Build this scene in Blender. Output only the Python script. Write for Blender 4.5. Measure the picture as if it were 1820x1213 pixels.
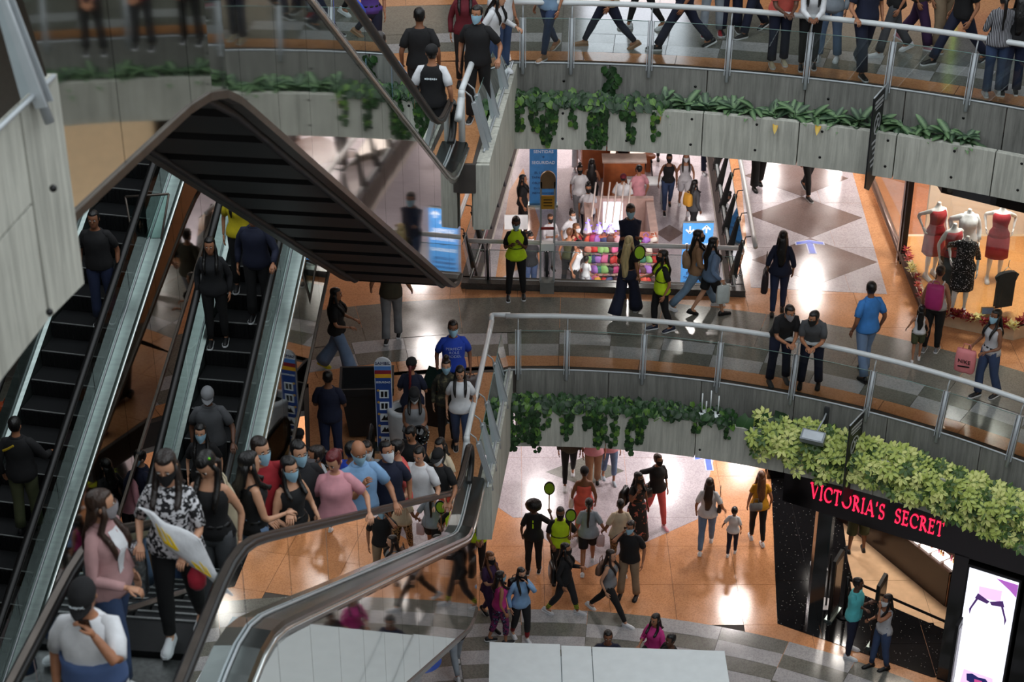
import bpy, bmesh, math, random
from math import sin, cos, pi, radians, sqrt, atan2, hypot
from mathutils import Vector, Matrix, noise
random.seed(7)
for o in list(bpy.data.objects): bpy.data.objects.remove(o)
SC = bpy.context.scene
COL = SC.collection

# ------------------------------------------------------------------ camera
CAM_H, PITCH, FPX = 22.0, radians(30), 3300.0        # camera height, downward tilt, focal length in px of 1820
cd = bpy.data.cameras.new('camera'); cam = bpy.data.objects.new('camera', cd); COL.objects.link(cam)
cam.location = (0, 0, CAM_H); cam.rotation_euler = (pi/2-PITCH, 0, 0)
cd.sensor_width = 36; cd.lens = 36*FPX/1820; cd.clip_end = 200
cd.dof.use_dof = True; cd.dof.focus_distance = 30; cd.dof.aperture_fstop = 2.6
SC.camera = cam
# ------------------------------------------------------------------ world, exposure
w = bpy.data.worlds.new('world'); SC.world = w; w.use_nodes = True
bg = w.node_tree.nodes['Background']; bg.inputs[0].default_value = (.90, .96, 1.0, 1); bg.inputs[1].default_value = 1.65
vs = SC.view_settings; vs.view_transform = 'Standard'; vs.look = 'None'; vs.gamma = 1; vs.use_curve_mapping = False
vs.exposure = 0.0
ZL, ZM, ZU, ZT = 0.0, 5.5, 11.0, 18.0                # lower, middle, upper floor, next level
def area(name, loc, size, energy, color=(1, .95, .88), size_y=None, rot=(0, 0, 0), shape='DISK'):
    l = bpy.data.lights.new(name, 'AREA'); l.energy = energy; l.color = color; l.shape = shape if size_y is None else 'RECTANGLE'
    l.size = size
    if size_y: l.size_y = size_y
    o = bpy.data.objects.new(name, l); COL.objects.link(o); o.location = loc; o.rotation_euler = rot
    return o
def ray(x, y):
    u = (x-910)/FPX; v = (y-606.5)/FPX
    return Vector((u, cos(PITCH)-v*sin(PITCH), -sin(PITCH)-v*cos(PITCH)))
def P(x, y, z):                                      # where the sight line through a measured point meets height z
    r = ray(x, y); t = (z-CAM_H)/r.z
    return Vector((r.x*t, r.y*t, z))
def mirror_up(x, y, zf, zc):                         # ceiling spot that reflects at that floor point
    p = P(x, y, zf); t = (zc-zf)/(CAM_H-zf)
    return Vector((p.x*(1+t), p.y*(1+t), zc))
# hall lamps under the slabs (the round downlights whose reflections show on the floors)
LAMPS_L = [(1305,1082), (1600,1000), (1180,860), (960,890), (1050,330), (1240,420), (1120,480), (1000,280), (1190,300), (930,440), (1320,820), (1480,900), (700,1010), (560,960)]
LAMPS_M = [(1440,497), (1442,518), (1573,505), (1310,465), (1318,440), (1508,362), (1368,320), (1488,318), (1540,430), (1108,545), (760,625), (745,490), (1615,700), (1690,730), (1230,600)]
for i, (x, y) in enumerate(LAMPS_L):
    q = mirror_up(x, y, ZL, 3.9); area('downlight', q, .42, 150, (1, .92, .9))
for i, (x, y) in enumerate(LAMPS_M):
    q = mirror_up(x, y, ZM, 9.4); area('downlight', q, .30, 80, (1, .91, .87))
for X, Y in ((-3, 33.5), (1.5, 33.5), (6, 32.5), (10, 29)):
    area('downlight', (X, Y, 16.6), .4, 60, (1, .93, .85))

# ------------------------------------------------------------------ materials
MATS = {}
def lin(c):
    return tuple((x/255/12.92 if x <= 10 else ((x/255+.055)/1.055)**2.4) for x in c)
def mat(name, rgb=(128, 128, 128), rough=.6, metal=0.0, var=.12, scale=6.0, bump=0.0, bscale=40.0, spec=.5, emit=None, estr=0, trans=0, coat=0, stretch=None, rgb2=None, alpha=None):
    if name in MATS: return MATS[name]
    m = bpy.data.materials.new(name); m.use_nodes = True; nt = m.node_tree; N = nt.nodes; L = nt.links
    b = N['Principled BSDF']; c = lin(rgb)
    tc = N.new('ShaderNodeTexCoord'); mp = N.new('ShaderNodeMapping'); L.new(tc.outputs['Object'], mp.inputs[0])
    if stretch: mp.inputs['Scale'].default_value = stretch
    nz = N.new('ShaderNodeTexNoise'); nz.inputs['Scale'].default_value = scale; nz.inputs['Detail'].default_value = 4
    L.new(mp.outputs[0], nz.inputs['Vector'])
    rp = N.new('ShaderNodeValToRGB'); L.new(nz.outputs[0], rp.inputs[0])
    c2 = lin(rgb2) if rgb2 else c
    rp.color_ramp.elements[0].position = .3; rp.color_ramp.elements[1].position = .7
    rp.color_ramp.elements[0].color = tuple(x*(1-var) for x in c2)+(1,)
    rp.color_ramp.elements[1].color = tuple(min(1, x*(1+var)) for x in c)+(1,)
    L.new(rp.outputs[0], b.inputs['Base Color'])
    b.inputs['Roughness'].default_value = rough; b.inputs['Metallic'].default_value = metal
    b.inputs['Specular IOR Level'].default_value = spec
    if coat: b.inputs['Coat Weight'].default_value = coat; b.inputs['Coat Roughness'].default_value = .05
    if trans: b.inputs['Transmission Weight'].default_value = trans
    if emit: b.inputs['Emission Color'].default_value = lin(emit)+(1,); b.inputs['Emission Strength'].default_value = estr
    if alpha is not None: b.inputs['Alpha'].default_value = alpha
    if bump:
        n2 = N.new('ShaderNodeTexNoise'); n2.inputs['Scale'].default_value = bscale; L.new(mp.outputs[0], n2.inputs['Vector'])
        bp = N.new('ShaderNodeBump'); bp.inputs['Strength'].default_value = bump; bp.inputs['Distance'].default_value = .02
        L.new(n2.outputs[0], bp.inputs['Height']); L.new(bp.outputs[0], b.inputs['Normal'])
    MATS[name] = m; return m
def terrazzo(name, rgb, rgb2, rough=.16):
    if name in MATS: return MATS[name]
    m = mat(name, rgb, rough, var=.10, scale=1.3); nt = m.node_tree; N = nt.nodes; L = nt.links; b = N['Principled BSDF']
    geo = N.new('ShaderNodeNewGeometry')
    sp = N.new('ShaderNodeTexVoronoi'); sp.inputs['Scale'].default_value = 45; L.new(geo.outputs['Position'], sp.inputs['Vector'])
    mx = N.new('ShaderNodeMix'); mx.data_type = 'RGBA'
    rp = N.new('ShaderNodeValToRGB'); rp.color_ramp.elements[0].position = .25; rp.color_ramp.elements[1].position = .6
    rp.color_ramp.elements[0].color = (.42, .42, .42, 1); rp.color_ramp.elements[1].color = (0, 0, 0, 1)
    L.new(sp.outputs['Color'], rp.inputs[0]); L.new(rp.outputs[0], mx.inputs[0])
    mp = [n for n in N if n.type == 'MAPPING'][0]; L.new(geo.outputs['Position'], mp.inputs[0])
    old = b.inputs['Base Color'].links[0].from_socket
    L.new(old, mx.inputs[6]); mx.inputs[7].default_value = lin(rgb2)+(1,); L.new(mx.outputs[2], b.inputs['Base Color'])
    # slightly uneven polish
    n3 = N.new('ShaderNodeTexNoise'); n3.inputs['Scale'].default_value = 2.2; L.new(geo.outputs['Position'], n3.inputs['Vector'])
    mr = N.new('ShaderNodeMapRange'); mr.inputs[3].default_value = rough*.6; mr.inputs[4].default_value = rough*1.5
    L.new(n3.outputs[0], mr.inputs[0]); L.new(mr.outputs[0], b.inputs['Roughness'])
    return m
def board_concrete(name, rgb, dark=.62):
    m = mat(name, rgb, .85, var=.10, scale=1.5); nt = m.node_tree; N = nt.nodes; L = nt.links; b = N['Principled BSDF']
    geo = N.new('ShaderNodeNewGeometry'); mp = N.new('ShaderNodeMapping'); mp.inputs['Scale'].default_value = (9, 9, .55)
    L.new(geo.outputs['Position'], mp.inputs[0])
    n = N.new('ShaderNodeTexNoise'); n.inputs['Scale'].default_value = 1.6; n.inputs['Detail'].default_value = 7; n.inputs['Roughness'].default_value = .7
    L.new(mp.outputs[0], n.inputs['Vector'])
    rp = N.new('ShaderNodeValToRGB'); rp.color_ramp.elements[0].position = .33; rp.color_ramp.elements[1].position = .62
    rp.color_ramp.elements[0].color = (dark,)*3+(1,); rp.color_ramp.elements[1].color = (1.12,)*3+(1,); L.new(n.outputs[0], rp.inputs[0])
    mx = N.new('ShaderNodeMix'); mx.data_type = 'RGBA'; mx.blend_type = 'MULTIPLY'; mx.inputs[0].default_value = 1
    old = b.inputs['Base Color'].links[0].from_socket; L.new(old, mx.inputs[6]); L.new(rp.outputs[0], mx.inputs[7]); L.new(mx.outputs[2], b.inputs['Base Color'])
    bp = N.new('ShaderNodeBump'); bp.inputs['Strength'].default_value = .5; bp.inputs['Distance'].default_value = .02
    L.new(n.outputs[0], bp.inputs['Height']); L.new(bp.outputs[0], b.inputs['Normal'])
    return m
def glass(name, tint=(.86, .93, .91), rough=.0, refl=.10, flat=False):
    if name in MATS: return MATS[name]
    m = bpy.data.materials.new(name); m.use_nodes = True; nt = m.node_tree; N = nt.nodes; L = nt.links
    for n in list(N): N.remove(n)
    o = N.new('ShaderNodeOutputMaterial'); t = N.new('ShaderNodeBsdfTransparent'); t.inputs[0].default_value = tint+(1,)
    g = N.new('ShaderNodeBsdfGlossy'); g.inputs['Roughness'].default_value = rough; g.inputs[0].default_value = (.9, .95, .95, 1)
    f = N.new('ShaderNodeFresnel'); f.inputs[0].default_value = 1.45
    mr = N.new('ShaderNodeMapRange'); mr.inputs[3].default_value = refl*.35; mr.inputs[4].default_value = 1; L.new(f.outputs[0], mr.inputs[0])
    x = N.new('ShaderNodeMixShader'); x.inputs[0].default_value = refl
    if not flat: L.new(mr.outputs[0], x.inputs[0])
    L.new(t.outputs[0], x.inputs[1]); L.new(g.outputs[0], x.inputs[2]); L.new(x.outputs[0], o.inputs[0])
    MATS[name] = m; return m
M_ORANGE = lambda: terrazzo('terrazzo_orange', (206, 148, 104), (164, 108, 72))
M_GREY = lambda: terrazzo('terrazzo_lilac_grey', (186, 178, 184), (138, 130, 136))
M_LIGHT = lambda: terrazzo('terrazzo_light_grey', (168, 168, 170), (128, 128, 130))
M_DARK = lambda: terrazzo('terrazzo_dark_olive', (116, 116, 109), (78, 78, 73))
M_TAUPE = lambda: terrazzo('terrazzo_taupe', (118, 100, 96), (92, 78, 76))
M_CONC_SHADED = board_concrete('shaded_board_concrete', (128, 128, 123))  # upper fascia: its shade is put into a darker concrete colour
M_CONC_LIT = board_concrete('lit_board_concrete', (186, 186, 176), .72)  # same concrete, paler: the light it catches is put into the colour
M_STEEL = mat('satin_grey_paint', (168, 174, 178), .35, .15, .05)
M_RAIL = mat('pale_rail_paint', (208, 213, 215), .35, .05, .04)
M_BRUSH = mat('brushed_steel', (146, 158, 155), .28, .95, .12, 3, stretch=(1, 1, 12))
M_MIRROR = mat('polished_cladding', (198, 198, 194), .035, 1.0, .02, 1, bump=.035, bscale=.9)
M_GLASS = glass('rail_glass', (.80, .86, .84))
M_GLASS2 = glass('escalator_glass', (.78, .88, .86))
M_DECK = mat('dark_stainless', (98, 102, 101), .24, .95, .15, 3, stretch=(1, 1, 12))
M_RUBBER = mat('black_rubber', (14, 14, 15), .42, 0, .1)
M_BLACK = mat('black_metal', (16, 16, 17), .45, .2, .15)
M_DARKM = mat('dark_soffit_metal', (34, 34, 36), .5, .5, .2)
M_SOIL = mat('planter_soil', (38, 30, 24), .95, 0, .3, 20)
M_WHITE = mat('white_paint', (240, 246, 248), .5, 0, .03)
M_PLASTER = mat('plaster', (150, 146, 140), .8, 0, .05)

# ------------------------------------------------------------------ mesh helpers
class MB:
    def __init__(s): s.v = []; s.f = []; s.m = []; s.sm = []
    def add(s, vs, fs, mi=0, smooth=False):
        o = len(s.v); s.v += [tuple(p) for p in vs]
        for f in fs: s.f.append([i+o for i in f]); s.m.append(mi); s.sm.append(smooth)
        return s
    def box(s, a, b, mi=0):
        x0, y0, z0 = a; x1, y1, z1 = b
        vs = [(x0,y0,z0),(x1,y0,z0),(x1,y1,z0),(x0,y1,z0),(x0,y0,z1),(x1,y0,z1),(x1,y1,z1),(x0,y1,z1)]
        return s.add(vs, [(0,3,2,1),(4,5,6,7),(0,1,5,4),(1,2,6,5),(2,3,7,6),(3,0,4,7)], mi)
    def obox(s, c, ax, ay, az, mi=0):                # centre and three half-axis vectors
        c = Vector(c); ax, ay, az = Vector(ax), Vector(ay), Vector(az); vs = []
        for k in (-1, 1):
            for i, j in ((-1,-1),(1,-1),(1,1),(-1,1)): vs.append(c+ax*i+ay*j+az*k)
        return s.add(vs, [(0,3,2,1),(4,5,6,7),(0,1,5,4),(1,2,6,5),(2,3,7,6),(3,0,4,7)], mi)
    def prism(s, poly, z0, z1, mi=0, side=None):     # horizontal polygon (ccw) extruded
        n = len(poly); a = sum(poly[i][0]*poly[(i+1)%n][1]-poly[(i+1)%n][0]*poly[i][1] for i in range(n))
        if a < 0: poly = poly[::-1]
        vs = [(p[0], p[1], z0) for p in poly]+[(p[0], p[1], z1) for p in poly]
        s.add(vs, [list(range(n))[::-1], [n+i for i in range(n)]], mi)
        o = len(s.v)-2*n
        for i in range(n):
            j = (i+1) % n; s.f.append([o+i, o+j, o+n+j, o+n+i]); s.m.append(mi if side is None else side); s.sm.append(False)
        return s
    def loft(s, rings, mi=0, smooth=True, cap=True, closed=True):
        n = len(rings[0]); o = len(s.v)
        for r in rings: s.v += [tuple(p) for p in r]
        for k in range(len(rings)-1):
            for i in range(n if closed else n-1):
                j = (i+1) % n; s.f.append([o+k*n+i, o+k*n+j, o+(k+1)*n+j, o+(k+1)*n+i]); s.m.append(mi); s.sm.append(smooth)
        if cap:
            s.f.append([o+i for i in range(n)][::-1]); s.m.append(mi); s.sm.append(smooth)
            s.f.append([o+(len(rings)-1)*n+i for i in range(n)]); s.m.append(mi); s.sm.append(smooth)
        return s
    def tube(s, pts, r, n=8, mi=0, smooth=True, cap=True, up=None):
        pts = [Vector(p) for p in pts]; R = r if isinstance(r, (list, tuple)) else [r]*len(pts); rings = []; pa = None
        for i, p in enumerate(pts):
            d = (pts[min(i+1, len(pts)-1)]-pts[max(i-1, 0)])
            if d.length < 1e-9: d = Vector((0, 0, 1))
            d.normalize()
            if pa is None:
                a = d.cross(Vector((0, 0, 1)))
                if a.length < .05: a = d.cross(Vector((0, 1, 0)))
                a.normalize()
            else:
                a = pa-d*pa.dot(d); a.normalize()
            pa = a; b = d.cross(a)
            rings.append([p+(a*cos(2*pi*k/n)+b*sin(2*pi*k/n))*R[i] for k in range(n)])
        return s.loft(rings, mi, smooth, cap)
    def sweep(s, pts, prof, side, mi=0, smooth=False, cap=True):   # profile (lateral, up) swept; side = fixed lateral vector
        pts = [Vector(p) for p in pts]; rings = []; S = Vector(side)
        for i, p in enumerate(pts):
            d = (pts[min(i+1, len(pts)-1)]-pts[max(i-1, 0)]).normalized(); u = S.cross(d).normalized()
            if u.z < 0 and abs(u.z) > .3 and False: u = -u
            rings.append([p+S*a+u*b for a, b in prof])
        return s.loft(rings, mi, smooth, cap)
    def ball(s, c, rx, ry=None, rz=None, nu=10, nv=7, mi=0, M=None):
        ry = ry or rx; rz = rz or rx; c = Vector(c); rings = []
        for j in range(nv+1):
            t = -pi/2+pi*j/nv; t = max(-pi/2+.06, min(pi/2-.06, t)); ring = []
            for i in range(nu):
                p = Vector((rx*cos(t)*cos(2*pi*i/nu), ry*cos(t)*sin(2*pi*i/nu), rz*sin(t)))
                ring.append(c+(M @ p if M else p))
            rings.append(ring)
        return s.loft(rings, mi, True, True)
    def quad(s, a, b, c, d, mi=0, smooth=False): return s.add([a, b, c, d], [(0, 1, 2, 3)], mi, smooth)
    def mesh(s, name, mats, off=None):
        me = bpy.data.meshes.new(name); v = s.v
        if off is not None: v = [(p[0]-off[0], p[1]-off[1], p[2]-off[2]) for p in v]
        me.from_pydata(v, [], s.f)
        for m in (mats if isinstance(mats, (list, tuple)) else [mats]): me.materials.append(m)
        me.polygons.foreach_set('material_index', s.m); me.polygons.foreach_set('use_smooth', s.sm); me.update()
        return me
    def build(s, name, mats, parent=None, local=False, loc=None):
        off = None
        if parent is not None and not local:
            off = Vector((0, 0, 0)); q = parent
            while q is not None: off = off+q.location; q = q.parent
        if parent is None and loc is not None: off = loc
        o = bpy.data.objects.new(name, s.mesh(name, mats, off)); COL.objects.link(o)
        if parent is not None: o.parent = parent
        elif loc is not None: o.location = loc
        return o
def inst(name, me, parent=None, loc=(0, 0, 0), rot=None, scale=None, M=None):
    o = bpy.data.objects.new(name, me); COL.objects.link(o)
    if parent: o.parent = parent
    if M is not None: o.matrix_local = M
    else:
        o.location = loc
        if rot: o.rotation_euler = rot
        if scale: o.scale = scale if isinstance(scale, (tuple, list)) else (scale,)*3
    return o
def thing(name, label, cat, loc=(0, 0, 0), rz=0, group=None):
    o = bpy.data.objects.new(name, None); COL.objects.link(o); o.location = loc; o.rotation_euler = (0, 0, rz); o.empty_display_size = .1
    o['label'] = label; o['category'] = cat
    if group: o['group'] = group
    return o
def tag(o, label, cat, group=None):
    o['label'] = label; o['category'] = cat
    if group: o['group'] = group
    return o
def struct(o): o['kind'] = 'structure'; return o
def clip(poly, a, b):                                # keep the part left of line a->b
    out = []; n = len(poly)
    f = lambda p: (b[0]-a[0])*(p[1]-a[1])-(b[1]-a[1])*(p[0]-a[0])
    for i in range(n):
        p, q = poly[i], poly[(i+1) % n]; fp, fq = f(p), f(q)
        if fp >= 0: out.append(p)
        if fp*fq < 0:
            t = fp/(fp-fq); out.append((p[0]+(q[0]-p[0])*t, p[1]+(q[1]-p[1])*t))
    return out
def clip_convex(poly, region):
    n = len(region); ar = sum(region[i][0]*region[(i+1)%n][1]-region[(i+1)%n][0]*region[i][1] for i in range(n))
    if ar < 0: region = region[::-1]
    for i in range(n):
        poly = clip(poly, region[i], region[(i+1) % n])
        if len(poly) < 3: return []
    return poly
def shrink(poly, g):
    cx = sum(p[0] for p in poly)/len(poly); cy = sum(p[1] for p in poly)/len(poly)
    out = []
    for p in poly:
        d = hypot(p[0]-cx, p[1]-cy); k = max(0, 1-g*1.3/max(d, .01)); out.append((cx+(p[0]-cx)*k, cy+(p[1]-cy)*k))
    return out
def parea(p): return abs(sum(p[i][0]*p[(i+1)%len(p)][1]-p[(i+1)%len(p)][0]*p[i][1] for i in range(len(p))))/2
TXT = {}
def text_mesh(txt, size, depth=.004, align='CENTER', sp=1.0):
    if txt in TXT:
        me = TXT[txt].copy()
        for v in me.vertices: v.co = (v.co.x*size, v.co.y*size, v.co.z*depth)
        return me
    c = bpy.data.curves.new('lettering', 'FONT'); c.body = txt; c.size = size; c.extrude = depth; c.align_x = align; c.align_y = 'CENTER'; c.space_character = sp; c.resolution_u = 3
    o = bpy.data.objects.new('lettering', c); COL.objects.link(o)
    dg = bpy.context.evaluated_depsgraph_get(); me = bpy.data.meshes.new_from_object(o.evaluated_get(dg)); bpy.data.objects.remove(o); bpy.data.curves.remove(c)
    me.materials.clear()
    return me
for _t in ('EN', 'SAMBIL', 'SENTIDAS', '+', 'SEGURIDAD', 'EL USO DE', 'TAPABOCAS ES', 'OBLIGATORIO', 'EN NUESTRAS', 'INSTALACIONES', 'PERFECT', 'ROLE', 'MODEL', 'NIKE', 'SOX'): TXT[_t] = text_mesh(_t, 1.0, 1.0)
# ================================================================== the setting
OM, RM = Vector((.31, 15.4)), 12.2                   # centre and radius of the middle floor's edge
OU, RU = Vector((.01, 11.49)), 16.49                 # the same for the upper floor
def on(O, r, a): return (O.x+r*sin(a), O.y+r*cos(a)) # a measured from +y towards +x
def arc(O, r, a0, a1, n): return [on(O, r, a0+(a1-a0)*i/n) for i in range(n+1)]
XB = 19.0
# ---- enclosing walls and slabs
for nm, a, b in (('wall_back', (-XB, 54, 0), (XB, 54.4, 24)), ('wall_left', (-XB-.4, -6, 0), (-XB, 54, 24)), ('wall_right', (XB, -6, 0), (XB+.4, 54, 24)), ('wall_front', (-XB, -6.4, 0), (XB, -6, 24))):
    struct(MB().box(a, b).build(nm, M_PLASTER))
fl = struct(MB().box((-XB, -6, -.3), (XB, 54, 0)).build('floor_lower', mat('screed', (70, 64, 60), .8)))
def slab(name, O, R, z, th, extra=()):
    b = MB()
    a1 = math.acos(max(-1, min(1, (19-O.y)/R))) if R > abs(19-O.y) else 1.2
    A = arc(O, R, -a1, a1, 48)
    return b, A
V2 = [(-.74, 30.75), (4.09, 30.45), (4.45, 42), (.6, 42)]      # second well in the middle floor
b = MB(); A = arc(OM, RM, -1.35, 1.35, 54)
b.prism(A+[(XB, A[-1][1]), (XB, 30.45), (4.09, 30.45), (-.74, 30.75), (-XB, 30.75), (-XB, A[0][1])], ZM-.45, ZM)
b.prism([(-XB, 30.75), (-.74, 30.75), (.6, 42), (-XB, 42)], ZM-.45, ZM)
b.prism([(4.09, 30.45), (XB, 30.45), (XB, 42), (4.45, 42)], ZM-.45, ZM)
b.prism([(-XB, 42), (XB, 42), (XB, 54), (-XB, 54)], ZM-.45, ZM)
b.prism([(-.12, 27.7), (-.52, 24.0), (-3.2, 24.0), (-3.6, 27.4)], ZM-.45, ZM)                     # landing tongue of the escalator
b.prism([(-9, 16.9), (-3.3, 16.9), (-3.9, 11), (-9, 11)], ZM-.45, ZM)
fm = struct(b.build('floor_middle', mat('screed', (70, 64, 60))))
b = MB(); A = arc(OU, RU, -1.05, 1.05, 54)
b.prism(A+[(XB, A[-1][1]), (XB, 54), (-XB, 54), (-XB, A[0][1])], ZU-.45, ZU)
b.prism([(-.05, 28.1), (-.52, 24.05), (-2.6, 24.05), (-3.2, 26.6), (-9, 26.6), (-9, 28)], ZU-.45, ZU)
fu = struct(b.build('floor_upper', mat('screed', (70, 64, 60))))
b = MB(); A = arc(OU, RU+.3, -1.05, 1.05, 40)
b.prism(A+[(XB, A[-1][1]), (XB, 54), (-XB, 54), (-XB, A[0][1])], ZT-1.3, ZT-.9)
struct(b.build('ceiling_upper', M_PLASTER))
for nm, O, R, z, hole in (('ceiling_lower', OM, RM+.1, ZM-.62, 1), ('ceiling_middle', OU, RU+.1, ZU-.62, 0)):
    b = MB(); A = arc(O, R, -1.05, 1.05, 40)
    if hole:
        b.prism(A+[(XB, A[-1][1]), (XB, 30.45), (-XB, 30.75), (-XB, A[0][1])], z, z+.1)
        b.prism([(-XB, 30.75), (-.74, 30.75), (.6, 42), (-XB, 42)], z, z+.1); b.prism([(4.09, 30.45), (XB, 30.45), (XB, 42), (4.45, 42)], z, z+.1)
    else: b.prism(A+[(XB, A[-1][1]), (XB, 54), (-XB, 54), (-XB, A[0][1])], z, z+.1)
    struct(b.build(nm, mat('ceiling_white', (190, 186, 180), .7)))

struct(MB().prism([(-9, 8.4), (-1.9, 8.4), (-2.4, 0), (-9, 0)], 12.45, 12.9).build('floor_near_landing', M_PLASTER))
struct(MB().prism([(-XB, -6), (-9, -6), (-9, 30), (-XB, 30)], 16.7, 18.0).build('shade_slab_left', M_PLASTER))  # unseen slab added to keep sky light off the left escalators
struct(MB().prism([(-9, -6), (-4.5, -6), (-4.5, 6.6), (-9, 6.6)], 16.7, 18.0).build('shade_slab_near', M_PLASTER))  # second unseen slab, added to darken the left side from above
# ---- floor tiles: each slab its own piece
TH = .006
def tile(poly, z, m, par, lift=0, gap=.0035):
    p = shrink(poly, gap)
    if parea(p) < .01: return
    return MB().prism(p, z+.0005, z+TH+lift).build('floor_tile', m, par)
def ring(O, r0, r1, a0, a1, n, z, mf, par, lift=.0):
    for i in range(n):
        p = a0+(a1-a0)*i/n; q = a0+(a1-a0)*(i+1)/n
        tile([on(O, r0, p), on(O, r0, q), on(O, r1, q), on(O, r1, (p+q)/2), on(O, r1, p)][:3]+[on(O, r1, q), on(O, r1, (p+q)/2), on(O, r1, p), on(O, r0, p)][0:3], z, mf(i), par, lift)
def grid(reg, s, z, m, par, x0=0, y0=0, keep=None, lift=0, sy=None):
    sy = sy or s; xs = [p[0] for p in reg]; ys = [p[1] for p in reg]
    i0 = int((min(xs)-x0)//s); i1 = int((max(xs)-x0)//s)+1; j0 = int((min(ys)-y0)//sy); j1 = int((max(ys)-y0)//sy)+1
    for i in range(i0, i1):
        for j in range(j0, j1):
            q = [(x0+i*s, y0+j*sy), (x0+i*s+s, y0+j*sy), (x0+i*s+s, y0+j*sy+sy), (x0+i*s, y0+j*sy+sy)]
            q = clip_convex(q, reg)
            if len(q) < 3 or parea(q) < .02: continue
            if keep and not keep(q): continue
            tile(q, z, m, par, lift)
PX = lambda pts, z: [tuple(P(x, y, z)[:2]) for x, y in pts]
# middle floor
for k, (r0, r1, nseg, ph) in enumerate(((12.2, 12.66, 16, 0), (12.66, 13.07, 26, 0), (13.07, 13.48, 26, 1), (13.48, 14.8, 14, 0))):
    f = {0: lambda i: M_ORANGE(), 1: lambda i: (M_LIGHT, M_DARK)[i % 2](), 2: lambda i: (M_DARK, M_LIGHT)[i % 2](), 3: lambda i: M_DARK()}[k]
    ring(OM, r0+(.12 if k == 0 else 0), r1, -.86, .94, nseg, ZM, f, fm, .003)
far = lambda q: all(hypot(x-OM.x, y-OM.y) > 13.3 for x, y in q) and max(hypot(x-OM.x, y-OM.y) for x, y in q) > 14.82
grid([(-8, 27), (-.86, 27), (-.86, 30.6), (-8, 30.6)], 1.25, ZM, M_ORANGE(), fm, .1, .3, far)
grid([(-8, 30.6), (-.97, 30.6), (.3, 41), (-8, 41)], 1.25, ZM, M_ORANGE(), fm, .1, .3, far)
grid([(-.86, 27.6), (-.86, 30.5), (4.33, 30.19), (4.33, 26)], 1.25, ZM, M_ORANGE(), fm, .1, .3, far)
grid([(4.33, 26), (14, 26), (14, 30.4), (4.33, 30.4)], 1.25, ZM, M_ORANGE(), fm, .1, .3, far)
grid([(-.2, 27.5), (-.56, 24.05), (-3.15, 24.05), (-3.5, 27.3)], 1.25, ZM, M_ORANGE(), fm, .1, .3)
grid([(4.15, 30.4), (11, 30.4), (11, 41), (4.5, 41)], 1.25, ZM, M_ORANGE(), fm, .1, .3)
cor = PX([(1334, 512), (1577, 524), (1515, 306), (1480, 240), (1310, 240)], ZM)
grid(cor, 2.0, ZM, M_GREY(), fm, .3, .2, lift=.003)
for q in ([(1330,383),(1440,424),(1533,388),(1425,350)], [(1336,463),(1455,506),(1560,467),(1440,424)], [(1322,313),(1425,350),(1508,318),(1418,284)]):
    tile(PX(q, ZM), ZM, M_TAUPE(), fm, .006)
# arrow stickers on the floors
def arrow(x, y, z, s, label):
    c = P(x, y, z); b = MB(); zz = z+.014
    for k, (gr, mi) in enumerate(((.04, 0), (0, 1))):
        z0 = zz+k*.003
        for poly in ([(-.09-gr, -.45-gr), (.09+gr, -.45-gr), (.09+gr, .25), (-.09-gr, .25)], [(-.42-gr, .16-gr), (0, .28-gr), (.42+gr, .16-gr), (.42+gr, .30+gr), (0, .45+gr), (-.42-gr, .30+gr)]):
            b.prism([(c.x+p[0]*s, c.y+p[1]*s) for p in poly], z0-.002, z0, mi)
    o = b.build('floor_sticker', [mat('sticker_white', (190, 196, 230), .4), mat('sticker_blue', (58, 92, 214), .4)], loc=(c.x, c.y, z)); tag(o, label, 'floor sticker')
arrow(1441, 440, ZM, .62, 'blue arrow sticker on the taupe diamond of the middle floor')
arrow(1259, 823, ZL, .66, 'blue arrow sticker on the lower floor just under the planter wall')
# upper floor
for k, (r0, r1, nseg) in enumerate(((16.6, 16.98, 18), (16.98, 17.4, 32), (17.4, 17.82, 32), (17.82, 19.2, 16), (19.2, 22.5, 14))):
    f = [lambda i: M_ORANGE(), lambda i: (M_LIGHT, M_DARK)[i % 2](), lambda i: (M_DARK, M_LIGHT)[i % 2](), lambda i: M_DARK(), lambda i: M_ORANGE()][k]
    ring(OU, r0, r1, -.55, 1.04, nseg, ZU, f, fu, .003)
grid([(-.2, 28), (-.56, 24.1), (-2.5, 24.1), (-3.1, 26.7), (-3.1, 28)], 1.25, ZU, M_ORANGE(), fu, .1, .3)
# lower floor
OL = Vector((.31, 15.4))
for k in range(6):
    r1 = 12.52-.39*k; ring(OL, r1-.39, r1, -.62, .80, 14, ZL, (lambda k: (lambda i: (M_LIGHT, M_DARK)[(i+k) % 2]()))(k), fl, .006)
grid([(-7, 14), (9, 14), (9, 25.6), (-7, 25.6)], 1.6, ZL, M_GREY(), fl, 0, 0, lambda q: all(hypot(x-OL.x, y-OL.y) < 10.9 for x, y in q))
grid([(-8, 26), (9.5, 24), (9.5, 36), (-8, 36)], 1.24, ZL, M_ORANGE(), fl, .62, .17, lambda q: all(hypot(x-OL.x, y-OL.y) > 11.2 for x, y in q) and max(hypot(x-OL.x, y-OL.y) for x, y in q) > 12.54 and not all(x > 5.0 and (x-4.96)*.504+(y-27.5)*.864 > 0 for x, y in q))
GR = PX([(894, 909), (1044, 1011), (1240, 924), (1274, 800), (1274, 560), (760, 560), (790, 838)], ZL)
tip = [GR[0], GR[1], GR[2], GR[3], GR[6]]
grid(GR, 2.2, ZL, M_GREY(), fl, .2, .1, lift=.003)
tile(PX([(970, 840), (1042, 812), (1110, 838), (1040, 866)], ZL), ZL, M_DARK(), fl, .006)
grid([(-6, 36), (8, 36), (8, 53), (-6, 53)], 2.4, ZL, M_GREY(), fl)
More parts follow.
